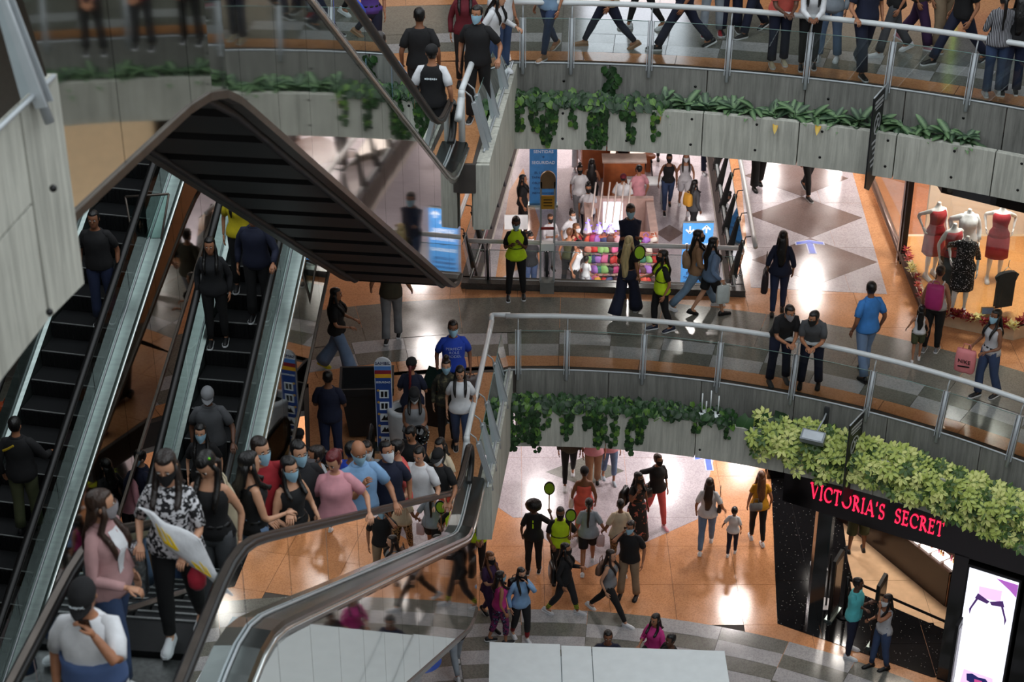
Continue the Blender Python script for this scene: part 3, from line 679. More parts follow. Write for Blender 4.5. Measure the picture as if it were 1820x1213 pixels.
# ------------------------------------------------------------------ coffee bar farther back
JN = ['brown', 'pale yellow', 'dark green', 'red', 'cream', 'black']
K = thing('coffee_bar', 'orange wooden coffee bar with lit shelves at the far end', 'bar', (3.0, 46.6, 0))
MB().box((1.95, 47.2, 0), (2.62, 47.9, 2.6)).build('wood_cabinet', Mwood, K)
MB().box((2.62, 47.6, 0), (2.75, 47.9, 2.8)).build('wood_post', Mwood, K); MB().box((3.75, 47.6, 0), (3.9, 47.9, 2.8)).build('wood_post', Mwood, K)
MB().box((2.75, 47.85, .2), (3.75, 47.95, 2.8)).build('shelf_back', mat('lit_shelf_back', (240, 232, 224), .5, emit=(255, 236, 222), estr=1.2), K)
for k in range(5):
    MB().box((2.76, 47.5, .9+.36*k), (3.74, 47.86, .93+.36*k)).build('shelf', mat('pale_shelf', (226, 220, 214), .5), K)
    for j in range(6):
        q = tag(MB().loft([[(.06*w_*cos(2*pi*i/8), .06*w_*sin(2*pi*i/8), z_) for i in range(8)] for z_, w_ in ((0, 1), (.14, 1), (.18, .5), (.22, .45))]).build('jar', mat('jar_%d' % ((k*5+j) % 6), [(90, 60, 40), (200, 190, 120), (60, 70, 60), (170, 60, 50), (230, 220, 200), (50, 50, 60)][(k*5+j) % 6], .3), loc=(0, 0, 0)), 'small %s jar standing on the lit shelves of the coffee bar' % JN[(k*5+j) % 6], 'jar', JN[(k*5+j) % 6]+' jars on the coffee bar shelves'); q.location = (2.85+.155*j, 47.62, .931+.36*k)
MB().box((2.5, 45.95, 0), (3.6, 46.4, 1.05)).build('counter', Mwood, K); MB().box((2.45, 45.9, 1.05), (3.65, 46.45, 1.10)).build('counter_top', mat('counter_top', (214, 190, 176), .4), K)
q = tag(MB().box((3.1, 45.2, .72), (4.1, 45.7, .76)).build('cafe_table', M_WHITE, loc=(3.6, 45.4, 0)), 'low white table beside the coffee bar counter', 'table')
for k in ((3.15, 45.25), (4.05, 45.25), (3.15, 45.65), (4.05, 45.65)): MB().box((k[0]-.02, k[1]-.02, 0), (k[0]+.02, k[1]+.02, .72)).build('leg', M_STEEL, q)
st = thing('bar_stool', 'orange seated bar stool right of the coffee bar', 'stool', P(1151, 322, ZL))
MB().tube([(0, 0, .74), (0, 0, .78)], .2, 14).build('seat', Mwood, st, local=True)
for k in range(4): MB().tube([(.08*cos(k*pi/2+.8), .08*sin(k*pi/2+.8), .74), (.2*cos(k*pi/2+.8), .2*sin(k*pi/2+.8), 0)], .014, 6).build('leg', M_BLACK, st, local=True)
# shop fronts closing the far ends of the halls
def shopfront(nm, x0, x1, y, z, h, glow, es):
    b = MB(); b.box((x0, y, z+.1), (x1, y+.1, z+h)); return struct(b.build(nm, mat(nm+'_glass', glow, .3, emit=glow, estr=es)))
shopfront('window_1', 1.5, 3.7, 37.5, ZU+.3, 3.6, (236, 242, 255), 4.5)
shopfront('window_2', -6.5, -1.5, 38.5, ZU+.3, 3.2, (255, 226, 200), .5)
shopfront('window_3', 6.5, 13, 36.5, ZU+.3, 3.0, (255, 226, 200), .35)
shopfront('window_4', -9.5, -2, 42.5, ZM+.3, 3.2, (255, 226, 210), .9)
shopfront('window_5', -8, .2, 52.5, .3, 3.4, (255, 232, 220), 1.2)
struct(MB().box((13.4, 17, ZM+.3), (13.5, 29, 9.2)).build('window_14', mat('beige_shop_glow', (226, 204, 170), .5, emit=(226, 204, 170), estr=.45)))
shopfront('window_6', 1, 9, 53, .3, 3.4, (255, 232, 226), 1.0)
# ------------------------------------------------------------------ dress shop on the middle floor
M_SILL = mat('bronze_sill', (112, 92, 84), .3, .6); M_SHOPW = mat('shop_cream_wall', (226, 208, 190), .7, 0, .03)
D = MB(); D.box((7.3, 37.4, ZM), (13, 37.6, 9.3)); D.box((11.6, 28.6, ZM), (11.8, 37.4, 9.3)); D.box((8.0, 32.2, ZM), (11.6, 32.3, 9.3)); struct(D.build('wall_dress_shop', M_SHOPW))
MB().prism([(7.5, 29.35), (7.7, 29.22), (8.9, 28.66), (9.5, 28.95), (11.6, 28.95), (11.6, 32.2), (7.5, 32.2)], ZM, ZM+.30)
pl = MB(); pl.prism([(7.5, 31.6), (7.5, 29.45), (7.62, 29.18), (8.9, 28.58), (9.6, 28.9), (11.6, 28.9), (11.6, 32.2), (7.5, 32.2)], ZM+.01, ZM+.30)
pl = struct(pl.build('floor_display', mat('display_plinth', (200, 178, 150), .45)))
MB().prism([(7.56, 31.6), (7.56, 29.5), (7.66, 29.24), (8.88, 28.66), (9.55, 28.96), (11.6, 28.96), (11.6, 32.1), (7.56, 32.1)], ZM+.30, ZM+.306).build('display_floor', terrazzo('display_floor', (206, 148, 88), (180, 120, 66)), pl)
W = MB()
struct(MB().tube([(7.46, 36.5, ZM+.16), (7.46, 29.5, ZM+.16)], .07, 10).build('trim_1', M_SILL))
struct(MB().box((7.42, 31.52, ZM), (7.52, 31.64, 9.4)).build('trim_2', M_BLACK))
struct(MB().box((7.40, 31.66, ZM), (7.50, 31.78, 9.4)).build('trim_3', M_SILL))
gx = struct(MB().box((7.455, 31.8, ZM+.25), (7.465, 36.6, 9.3)).build('window_7', glass('shop_glass_side', (.9, .94, .93), refl=.16, flat=True)))
gx = struct(MB().box((7.495, 29.45, ZM+.3), (7.505, 31.5, 9.3)).build('window_8', glass('shop_glass', (.95, .97, .96), refl=.05, flat=True)))
for k, (a, c_) in enumerate((((7.5, 29.45), (7.64, 29.2)), ((7.64, 29.2), (8.3, 28.88)), ((8.3, 28.88), (8.9, 28.6)), ((8.9, 28.6), (9.6, 28.9)))):
    struct(MB().add([(a[0], a[1], ZM+.3), (c_[0], c_[1], ZM+.3), (c_[0], c_[1], 9.3), (a[0], a[1], 9.3), (a[0]+.01, a[1]+.01, ZM+.3), (c_[0]+.01, c_[1]+.01, ZM+.3), (c_[0]+.01, c_[1]+.01, 9.3), (a[0]+.01, a[1]+.01, 9.3)], [(0,1,2,3),(7,6,5,4),(0,4,5,1),(3,2,6,7),(0,3,7,4),(1,5,6,2)]).build('window_%d' % (9+k), glass('shop_glass', (.95, .97, .96), refl=.05, flat=True)))
    struct(MB().tube([(a[0], a[1], ZM+.30), (c_[0], c_[1], ZM+.30)], .035, 8).build('trim_%d' % (4+k), M_BLACK))
struct(MB().prism([(7.4, 31.5), (7.5, 29.4), (8.9, 28.5), (9.6, 28.8), (11.6, 28.8), (11.6, 29.2), (9, 29.0), (7.9, 29.6), (7.8, 31.5)], 8.02, 9.3).build('trim_9', M_BLACK))
area('shop_light', (8.9, 30.4, 9.1), 1.6, 170, (1, .93, .84), 1.6); area('shop_light', (9.6, 34.5, 9.1), 2.5, 120, (1, .86, .84), 3)
struct(MB().box((7.6, 32.4, ZM), (11.6, 37.3, ZM+.012)).build('floor_dress_shop', terrazzo('shop_brown_floor', (150, 92, 58), (120, 70, 44))))
# hanging black top, price stand and poinsettias in the display
h = thing('hanging_top', 'black sleeveless top on a wire hanger inside the display window', 'clothing', P(1780, 555, ZM+.31)); h.rotation_euler = (0, 0, .3)
pf = [(-.17, .0), (.17, .0), (.17, .5), (.24, .62), (.16, .68), (.07, .70), (-.07, .70), (-.16, .68), (-.24, .62), (-.17, .5)]; b = MB(); n = len(pf)
for d_ in (-.04, .04): b.v += [(x, d_*(1 if abs(x) < .2 else .3), z+.12) for x, z in pf]
b.f += [list(range(n)), [2*n-1-i for i in range(n)]]+[[i, i+n, (i+1) % n+n, (i+1) % n] for i in range(n)]; b.m = [0]*len(b.f); b.sm = [False]*len(b.f)
b.build('blouse', mat('black_cloth', (16, 16, 18), .9, 0, .2), h, local=True)
MB().tube([(-.12, 0, .80), (0, 0, .92), (.12, 0, .80), (-.12, 0, .80)], .006, 5).build('hanger', M_BRUSH, h, local=True); MB().tube([(0, 0, .92), (0, 0, 1.02), (.02, 0, 1.05)], .006, 5).build('hook', M_BRUSH, h, local=True)
MB().tube([(0, .03, 0), (0, .03, .8)], .008, 5).build('stand', M_BRUSH, h, local=True)
c = P(1753, 566, ZM+.31); t = tag(MB().box((-.12, -.02, .08), (.12, .0, .24)).box((-.14, -.01, 0), (.14, .05, .08)).build('price_stand', [mat('pale_frame', (170, 130, 84), .5)], loc=None), 'small framed blue price card among the poinsettias', 'sign'); t.location = c
MB().box((-.10, -.026, .10), (.10, -.02, .22)).build('card', mat('card_blue', (110, 140, 180), .5), t, local=True)
pet = MB(); pet.add([(0, 0, 0), (.05, -.025, .01), (.11, 0, 0), (.05, .025, .01)], [(0, 1, 2, 3)], 0)
def poin(x, y, col, s):
    c = P(x, y, ZM+.34); t = thing('poinsettia', '', 'flower', c)
    me = pet_m[col]
    for k in range(14):
        a = k*2*pi/7+.2*(k > 6); inst('petal', me, t, (0, 0, .05*(k > 6)), (rnd.uniform(-.3, .3), rnd.uniform(-.7, .1)-(.3 if k > 6 else 0), a), s)
    MB().ball((0, 0, .06), .02, nu=6, nv=4).build('centre', mat('gold_bead', (220, 180, 70), .3, .5), t, local=True)
    return t
pet_m = {'red': pet.mesh('petal', mat('poinsettia_red', (142, 26, 34), .6)), 'cream': pet.mesh('petal', mat('poinsettia_cream', (226, 216, 150), .6)), 'pink': pet.mesh('petal', mat('poinsettia_rose', (190, 84, 76), .6))}
for i in range(30):
    if i < 22: x = 1664+i*7.6; y = 563+i*1.55 if i < 18 else 590-(i-18)*3; col = 'cream' if i in (1, 9, 10, 17, 18) else 'red'
    else: x = 1612+(i-22)*4.2; y = 458+(i-22)*12; col = 'cream' if i in (24, 25) else ('pink' if i % 2 else 'red')
    t = poin(x+rnd.uniform(-3, 3), y-6+rnd.uniform(-5, 3), col, rnd.uniform(.9, 1.3)); t['label'] = {'red': 'dark red poinsettia in the row at the foot of the display window', 'cream': 'cream poinsettia among red ones at the foot of the display window', 'pink': 'rose coloured poinsettia along the side pane of the display window'}[col]; t['group'] = 'poinsettias in the dress shop window ('+col+')'
# ------------------------------------------------------------------ beauty shop on the lower floor
F0 = Vector((4.96, 27.5, 0)); FE = Vector((.864, -.504, 0)); FN = Vector((.504, .864, 0))
def fp(s, d, z): return F0+FE*s+FN*d+Vector((0, 0, z))
M_GLOSSB = mat('gloss_black', (9, 9, 10), .12, 0, .1, spec=.6)
b = MB(); b.obox(fp(2.4, .14, 3.33), FE*2.5, FN*.14, (0, 0, .56)); b.obox(fp(3.24, .2, 1.4), FE*.13, FN*.2, (0, 0, 1.4)); b.obox(fp(4.75, .2, 1.9), FE*.38, FN*.2, (0, 0, 1.9)); b.obox(fp(3.85, .34, 1.4), FE*.6, FN*.04, (0, 0, 1.4))
vf = struct(b.build('wall_beauty_front', M_GLOSSB))
b = MB(); b.box((5.35, 32.4, 0), (12, 32.6, 4.4)); b.box((5.35, 32.3, 0), (5.95, 33, 4.4)); b.box((11.5, 26, 0), (11.7, 32.4, 4.4)); struct(b.build('wall_beauty_back', M_GLOSSB))
gran = mat('black_granite', (14, 14, 15), .10, 0, .2)
N = gran.node_tree.nodes; L_ = gran.node_tree.links; vo = N.new('ShaderNodeTexVoronoi'); vo.inputs['Scale'].default_value = 16; ge = N.new('ShaderNodeNewGeometry'); L_.new(ge.outputs['Position'], vo.inputs['Vector'])
rp = N.new('ShaderNodeValToRGB'); rp.color_ramp.elements[0].position = .05; rp.color_ramp.elements[0].color = (.55, .55, .52, 1); rp.color_ramp.elements[1].position = .12; rp.color_ramp.elements[1].color = (0.006, 0.006, .007, 1); L_.new(vo.outputs['Distance'], rp.inputs[0]); L_.new(rp.outputs[0], N['Principled BSDF'].inputs['Base Color'])
grid([(5.44, 32.35), (4.97, 27.49), (8.6, 25.35), (11.4, 27), (11.4, 32.3)], .95, ZL, gran, fl, .05, .3, lift=.009)
grid(PX([(1495, 905), (1513, 1050), (1691, 1126), (1720, 1000), (1560, 880)], ZL), 1.3, ZL, mat('pale_shop_floor', (222, 186, 150), .22, 0, .08), fl, .1, .2, lift=.013)
Mdb = mat('dark_brown_lacquer', (52, 36, 30), .25, 0, .1)
a, c_ = P(1551, 975, 0), P(1678, 1080, 0); dv = (c_-a).normalized(); nv = Vector((dv.y, -dv.x, 0)); nv = nv if nv.x > 0 else -nv
a = a-dv*1.2; L0_ = (c_-a).length
CT = thing('sales_counter', 'long dark brown sales counter inside the beauty shop', 'counter', (a+c_)/2)
MB().obox((a+c_)/2+nv*.45+Vector((0, 0, .40)), dv*L0_/2, nv*.45, (0, 0, .38)).build('body', Mdb, CT)
MB().obox((a+c_)/2+nv*.45+Vector((0, 0, .80)), dv*(L0_/2+.01), nv*.46, (0, 0, .02)).build('top', mat('counter_top_brown', (64, 46, 38), .2), CT)
MB().obox(c_+nv*.45+dv*.02+Vector((0, 0, .40)), dv*.012, nv*.44, (0, 0, .38)).build('end_panel', mat('bronze_panel', (120, 84, 62), .3, .4), CT)
for k in range(5):
    q = P((1694, 1672, 1652, 1632, 1612)[k], (1003, 988, 973, 958, 944)[k], .84); t = thing('tester_tray', ('nearest', 'second nearest', 'middle', 'second farthest', 'farthest')[k]+' glowing tester tray with perfume bottles on the dark counter', 'tray', (q.x, q.y, .82), atan2(dv.y, dv.x))
    MB().box((-.12, -.12, 0), (.12, .12, .05)).build('light_base', mat('tray_glow', (255, 240, 236), .4, emit=(255, 238, 230), estr=3.0), t, local=True)
    for j in range(3):
        bx_ = MB().loft([[(.022*w_*cos(2*pi*i/8), .022*w_*sin(2*pi*i/8), z_) for i in range(8)] for z_, w_ in ((0, 1), (.08, 1), (.09, .5), (.13, .5))]).build('bottle', mat(('perfume_pink', 'perfume_gold', 'perfume_amber')[j], ((220, 110, 140), (210, 160, 80), (150, 80, 40))[j], .15, 0, .05), loc=(0, 0, 0)); bx_.location = (q.x+.06*(j-1)*dv.x, q.y+.06*(j-1)*dv.y, .871); tag(bx_, ('pink', 'gold', 'amber')[j]+' perfume bottle standing on a glowing tester tray', 'bottle', ('pink', 'gold', 'amber')[j]+' perfume testers')
area('shop_spot', (7.9, 29.3, 3.7), .9, 95, (1, .86, .72), .9); area('shop_spot', (6.9, 31.2, 3.7), .5, 60, (1, .92, .84), .5)
# light box poster
lb = thing('light_box', 'tall glowing white poster box with violet perfume picture at the shop corner', 'light box', fp(3.85, 0, 0))
MB().obox(fp(3.85, -.02, 1.36), FE*.47, FN*.06, (0, 0, 1.36)).build('frame', M_BLACK, lb)
MB().obox(fp(3.85, -.088, 1.37), FE*.43, FN*.008, (0, 0, 1.29)).build('lit_panel', mat('poster_glow', (244, 244, 250), .4, emit=(238, 240, 255), estr=1.35), lb)
def poster(pts, m, d=.1):
    n = len(pts); b = MB(); b.add([fp(3.85+x, -d, z) for x, z in pts]+[fp(3.85+x, -d+.004, z) for x, z in pts], [list(range(n)), [2*n-1-i for i in range(n)]]+[(i, i+n, (i+1) % n+n, (i+1) % n) for i in range(n)]); b.build('poster_print', m, lb)
Mv1 = mat('print_violet', (196, 120, 214), .4, emit=(196, 110, 214), estr=.7); Mv2 = mat('print_plum', (96, 60, 130), .4, emit=(96, 60, 130), estr=.4); Mv3 = mat('print_blush', (240, 206, 240), .4, emit=(240, 200, 240), estr=1.0); Mv4 = mat('print_navy', (40, 46, 120), .4, emit=(40, 46, 120), estr=.4)
poster([(.05, 2.62), (.43, 2.62), (.43, 2.35), (.30, 2.46)], Mv1); poster([(-.22, 2.35), (.18, 2.40), (.18, 2.16), (-.20, 2.12)], Mv3)
for sg in (-1, 1):
    poster([(0, 2.10), (.22*sg, 2.20), (.26*sg, 2.08), (.04*sg, 2.04)], Mv2, .104); poster([(.20*sg, 2.08), (.24*sg, 2.08), (.33*sg, 1.82), (.31*sg, 1.70), (.29*sg, 1.84)], Mv2, .104)
poster([(-.26, .50), (.26, .50), (.34, .16), (-.30, .12)], Mv3); poster([(-.20, .42), (-.1, .46), (.02, .42), (.14, .44), (.22, .36), (.18, .26), (.06, .28), (-.06, .24), (-.18, .28)], Mv4, .104); poster([(-.05, .36), (.09, .37), (.09, .30), (-.04, .30)], mat('print_pink', (226, 90, 160), .4, emit=(226, 90, 160), estr=.6), .107)
# illuminated serif lettering
M_NEON = mat('neon_pink', (255, 60, 96), .4, emit=(255, 40, 80), estr=1.5)
GL = {}
def gl(ch):
    S = []; t, n = .10, .05
    ln = lambda x0, y0, x1, y1, w: S.append(((x0, y0), (x1, y1), w))
    ser = lambda x, y, h=.11: ln(x-h, y, x+h, y, .045)
    def arcp(cx, cy, rx, ry, a0, a1, w0, w1, k=12):
        for i in range(k):
            p, q = radians(a0+(a1-a0)*i/k), radians(a0+(a1-a0)*(i+1)/k); m_ = (p+q)/2; w_ = w0+(w1-w0)*abs(cos(m_)); S.append(((cx+rx*cos(p), cy+ry*sin(p)), (cx+rx*cos(q), cy+ry*sin(q)), w_))
    wd = .7
    if ch == 'V': ln(.06, 1, .42, 0, t); ln(.42, 0, .76, 1, n); ser(.06, .98); ser(.76, .98); wd = .82
    elif ch == 'I': ln(.16, 0, .16, 1, t); ser(.16, .98); ser(.16, .02); wd = .32
    elif ch == 'C': arcp(.48, .5, .42, .48, 48, 312, n, t); ln(.78, .84, .78, .66, .05); wd = .84
    elif ch == 'T': ln(.36, 0, .36, 1, t); ln(.02, .97, .70, .97, n); ln(.02, .99, .02, .80, .045); ln(.70, .99, .70, .80, .045); ser(.36, .02); wd = .72
    elif ch == 'O': arcp(.5, .5, .44, .48, 0, 360, n, t, 20); wd = 1.0
    elif ch == 'R': ln(.16, 0, .16, 1, t); arcp(.20, .74, .32, .24, -90, 90, n, t, 8); ln(.16, .98, .22, .98, n); ln(.16, .5, .22, .5, n); ln(.30, .5, .72, .02, t); ser(.16, .02); ser(.04, .98, .06); wd = .74
    elif ch == 'A': ln(.06, 0, .40, 1, n); ln(.40, 1, .78, 0, t); ln(.18, .34, .62, .34, n*.9); ser(.06, .02); ser(.78, .02); wd = .84
    elif ch == "'": ln(.10, 1, .08, .78, .09); wd = .2
    elif ch == 'S': arcp(.30, .74, .22, .24, 30, 270, n, t*.8, 9); arcp(.30, .26, .24, .26, 90, -150, n, t*.8, 9); ln(.49, .97, .49, .80, .045); ln(.08, .2, .08, .03, .045); wd = .6
    elif ch == 'E': ln(.14, 0, .14, 1, t); ln(.14, .97, .54, .97, n); ln(.14, .52, .46, .52, n); ln(.14, .03, .58, .03, n); ln(.54, .99, .54, .84, .045); ln(.58, .16, .58, .01, .045); ln(.46, .6, .46, .44, .04); ser(.06, .98, .06); ser(.06, .02, .06); wd = .64
    return S, wd
def word(txt, s0, s1, z0, h, par):
    tot = sum(gl(c_)[1] for c_ in txt)+.16*(len(txt)-1); kx = (s1-s0)/tot; x = s0
    for c_ in txt:
        S, wd = gl(c_); b = MB()
        for (p, q, w_) in S:
            d_ = Vector((q[0]-p[0], q[1]-p[1])); l_ = d_.length or 1e-6; e_ = d_/l_*.02; nn = Vector((-d_.y, d_.x))/l_*w_/2
            pts = [(p[0]-e_.x-nn.x, p[1]-e_.y-nn.y), (q[0]+e_.x-nn.x, q[1]+e_.y-nn.y), (q[0]+e_.x+nn.x, q[1]+e_.y+nn.y), (p[0]-e_.x+nn.x, p[1]-e_.y+nn.y)]
            b.add([fp(x+X*kx, -.035, z0+Y*h) for X, Y in pts]+[fp(x+X*kx, -.002, z0+Y*h) for X, Y in pts], [(0, 1, 2, 3), (7, 6, 5, 4), (0, 4, 5, 1), (1, 5, 6, 2), (2, 6, 7, 3), (3, 7, 4, 0)])
        b.build('letter', M_NEON, par); x += (wd+.16)*kx
sg = thing('shop_sign', "glowing pink serif lettering VICTORIA'S SECRET on the black shop front", 'sign', fp(1.6, 0, 3.0))
word("VICTORIA'S", .42, 1.80, 3.04, .31, sg); word('SECRET', 1.99, 2.86, 3.06, .29, sg)
# security gates, belt barrier, glossy pillar
for k, (x, y, h_, lab) in enumerate(((1480, 1094, 1.45, 'leftmost black security gate beside the glossy pillar'), (1555, 1142, 1.5, 'black security gate behind the two people at the shop entrance'), (1690, 1222, 1.6, 'black security gate next to the glowing poster box'))):
    p = P(x, y, .016); t = thing('security_gate', lab, 'security gate', p, atan2(FN.y, FN.x)); w_ = .22
    b = MB(); pr = [(-w_, 0), (w_, 0), (w_, h_-.1), (w_-.08, h_), (-w_, h_-.06)]; b.add([(x_, -.03, z_) for x_, z_ in pr]+[(x_, .03, z_) for x_, z_ in pr], [(0, 1, 2, 3, 4), (9, 8, 7, 6, 5)]+[(i, i+5, (i+1) % 5+5, (i+1) % 5) for i in range(5)]); b.build('frame', M_BLACK, t, local=True)
    MB().box((-w_+.05, -.036, .2), (w_-.05, .036, h_-.16)).build('panel', mat('gate_panel', (64, 44, 38), .25), t, local=True)
    MB().box((-w_-.03, -.08, 0), (w_+.03, .08, .04)).build('foot', M_BRUSH, t, local=True)
pa, pb = P(1500, 1095, .016), P(1700, 1185, .016)
bb = thing('belt_barrier', 'black belt barrier stretched across the shop entrance', 'barrier', pa)
for q in (pa, pb):
    MB().tube([(q.x, q.y, .03), (q.x, q.y, .92)], .03, 10).build('post', M_BLACK, bb); MB().tube([(q.x, q.y, .016), (q.x, q.y, .04)], .15, 14).build('foot', M_BLACK, bb)
MB().obox((pa+pb)/2+Vector((0, 0, .86)), (pb-pa)/2, (0, .004, 0), (0, 0, .03)).build('belt', mat('belt_black', (14, 14, 15), .7), bb)
q = P(1448, 1104, 0); pil = struct(MB().box((q.x-.13, q.y, .0), (q.x+.13, q.y+.26, 4.4)).build('trim_10', M_GLOSSB))
for k, (x, y) in enumerate(((1470, 1086), (1457, 1016))):
    q = P(x, y, .016); t = thing('floor_spot', ('front', 'rear')[k]+' pale rounded stand plate beside the glossy shop pillar', 'stand', q)
    MB().prism([(-.16, 0), (.16, 0), (.16, .22)]+[(.16*cos(pi*j/8), .22+.16*sin(pi*j/8)) for j in range(1, 8)]+[(-.16, .22)], .0, .02).build('plate', mat('pale_plate', (176, 176, 180), .4), t, local=True); MB().tube([(0, .15, .02), (0, .15, 1.2)], .02, 8).build('stem', M_BLACK, t, local=True)
# ------------------------------------------------------------------ white kiosk at the bottom
kx = thing('kiosk', 'white flat-roofed kiosk at the bottom edge of the lower floor', 'kiosk', (1.5, 22, 0))
zr = 2.4
for a, c_, y1 in ((-.37, .79, 24.02), (.81, 1.30, 23.93), (1.315, 3.48, 23.90)):
    MB().prism([(a, y1), (c_, y1-.10*(c_-a)/2), (c_, 19.6), (a, 19.6)], zr-.05, zr).build('roof_panel', M_WHITE, kx)
MB().box((-.28, 19.7, zr-.25), (3.38, 23.72, zr-.052)).build('roof_frame', mat('pale_steel', (180, 186, 190), .4), kx)
for x, y in ((-.2, 23.6), (3.3, 23.5), (-.2, 19.9), (3.3, 19.9)): MB().box((x-.05, y-.05, 0), (x+.05, y+.05, zr-.24)).build('post', M_STEEL, kx)
MB().box((-.2, 23.3, 0), (3.3, 23.6, 1.0)).build('counter', M_WHITE, kx)
q = P(1077, 1158, 1.6); MB().box((1.02, 23.95, 1.75), (2.05, 24.10, 1.87)).build('dark_shelf', M_BLACK, kx); MB().box((1.1, 23.6, 1.2), (1.2, 24.0, 1.8)).build('shelf_bracket', M_BLACK, kx); MB().box((1.9, 23.6, 1.2), (2.0, 24.0, 1.8)).build('shelf_bracket', M_BLACK, kx)
# round floor sticker, bin, little pillar sign near the kiosk
c = P(750, 1176, ZL); t = thing('floor_sticker', 'round blue floor sticker with white emblem beside the kiosk', 'floor sticker', (c.x, c.y, .012))
MB().tube([(0, 0, 0), (0, 0, .003)], .36, 32).build('disc', mat('sticker_disc_blue', (72, 112, 222), .4), t, local=True)
MB().tube([(.02, -.12, .003), (.02, -.12, .006)], .17, 24).build('emblem', M_LT, t, local=True)
for k in range(3): MB().box((-.2, .12+.06*k, .003), (.2, .14+.06*k, .006)).build('line', M_NAVY, t, local=True)
MB().box((-.06, -.10, .006), (.10, -.06, .009)).build('line', mat('red_mark', (190, 50, 70), .5), t, local=True)
for k in (-1, 1): MB().box((.02+k*.10-.02, -.2, .006), (.02+k*.10+.02, -.08, .009)).build('line', mat('red_mark', (190, 50, 70), .5), t, local=True)
def round_bin(loc, label, r=.24, h=.72):
    t = thing('round_bin', label, 'bin', loc)
    MB().loft([[(r_*cos(2*pi*i/20), r_*sin(2*pi*i/20), z_) for i in range(20)] for z_, r_ in ((0, r*.85), (h-.05, r), (h, r), (h, r*.62), (h-.1, r*.58))], cap=False).build('body', mat('bin_white', (196, 200, 204), .4), t, local=True)
    MB().tube([(0, 0, h-.12), (0, 0, h-.08)], r*.6, 18).build('opening', M_BLACK, t, local=True)
round_bin(P(727, 1252, ZL), 'grey round litter bin beside the round floor sticker'); round_bin(P(718, 800, ZM), 'white round litter bin behind the blue pillar sign', .25, .8)
def pillar_sign(loc, label, h, w, full=True):
    t = thing('pillar_sign', label, 'sign', loc)
    poly = [(-w/2, .05), (w/2, .05), (w/2, h-w/2)]+[(w/2*cos(pi*k/10), h-w/2+w/2*sin(pi*k/10)) for k in range(1, 10)]+[(-w/2, h-w/2)]
    def plate(nm, poly, y0, y1, m):
        n = len(poly); MB().add([(x, y0, z) for x, z in poly]+[(x, y1, z) for x, z in poly], [list(range(n)), [2*n-1-i for i in range(n)]]+[(i, i+n, (i+1) % n+n, (i+1) % n) for i in range(n)]).build(nm, m, t, local=True)
    plate('board', poly, 0, .04, mat('pillar_white', (206, 212, 220), .5))
    plate('blue_field', [(-w/2+.012, .06), (w/2-.012, .06), (w/2-.012, h-.36), (-w/2+.012, h-.36)], -.006, -.001, mat('pillar_blue', (38, 70, 140), .5))
    for k, cc in enumerate(((80, 130, 200), (140, 40, 50), (222, 166, 40))): plate('stripe', [(-w/2+.004, h-.36+.07*(2-k)), (w/2-.004, h-.36+.07*(2-k)), (w/2-.004, h-.29+.07*(2-k)), (-w/2+.004, h-.29+.07*(2-k))], -.006, -.001, mat('stripe_%d' % k, cc, .5))
    plane_text('SAMBIL', .075, t, Matrix.Translation((0, -.004, h-.10)) @ FACE, M_NAVY); plane_text('SEGURIDAD', .042, t, Matrix.Translation((0, -.012, h-.44)) @ FACE, M_LT)
    for k in range(6):
        z = h-.66-.22*k
        if z < .15: break
        plate('pictogram_tile', [(-.07, z-.075), (.08, z-.075), (.08, z+.075), (-.07, z+.075)], -.010, -.006, M_LT)
        plate('pictogram_dot', [(-.085+.022*cos(a), z+.07+.022*sin(a)) for a in [2*pi*i/10 for i in range(10)]], -.013, -.010, mat('dot_gold', (200, 160, 80), .5))
        if k < 2:
            for s_ in (-1, 1): plate('pictogram', [(.005+s_*.03-.02, z-.05), (.005+s_*.03+.02, z-.05), (.005+s_*.03+.024, z+.05), (.005+s_*.03-.018, z+.05)], -.013, -.010, M_BLACK)
        else: plate('pictogram', [(-.06, z-.05), (.07, z-.05), (.045, z+.03), (.02, z), (.0, z+.05), (-.03, z-.01)], -.013, -.010, M_BLACK)
    MB().box((-w/2-.05, -.12, 0), (w/2+.05, .16, .05)).build('foot', M_BRUSH, t, local=True)
pillar_sign(P(686, 800, ZM), 'slim blue pillar sign with pictogram tiles at the escalator entrance', 1.72, .27)
pillar_sign(P(716, 1248, ZL), 'dark blue pillar sign cut off at the bottom beside the grey bin', .95, .2)
# big black wheeled bin
c = P(655, 775, ZM); t = thing('wheeled_bin', 'large black wheeled litter bin left of the blue pillar sign', 'bin', (c.x, c.y+.15, ZM), .05)
Mbin = mat('black_plastic', (26, 27, 29), .55, 0, .1)
MB().loft([[(x*sx, y*sy, z) for x, y in ((-.5, -.5), (.5, -.5), (.5, .5), (-.5, .5))] for z, sx, sy in ((.06, .62, .50), (.86, .80, .66), (.88, .86, .72), (1.02, .88, .74), (1.02, .80, .66), (.72, .76, .60))], 0, False).build('body', Mbin, t, local=True)
MB().tube([(-.40, -.34, .95), (.40, -.34, .95)], .02, 8).build('rim_handle', Mbin, t, local=True)
for s_ in (-1, 1): MB().tube([(s_*.30, .22, .08), (s_*.35, .22, .08)], .08, 12).build('wheel', M_RUBBER, t, local=True)
# litter chute box with a glass lid, behind the woman with the red braid
c = P(778, 752, ZM); t = thing('litter_box', 'low black box with tilted glossy lid behind the woman with the grey top', 'box', c, -.3)
MB().box((-.16, -.14, 0), (.16, .14, .72)).build('body', Mbin, t, local=True); MB().obox((.04, 0, .82), (.24, 0, -.04), (0, .2, .08), (0, -.008, .016)).build('lid', mat('gloss_lid', (20, 34, 30), .1), t, local=True)
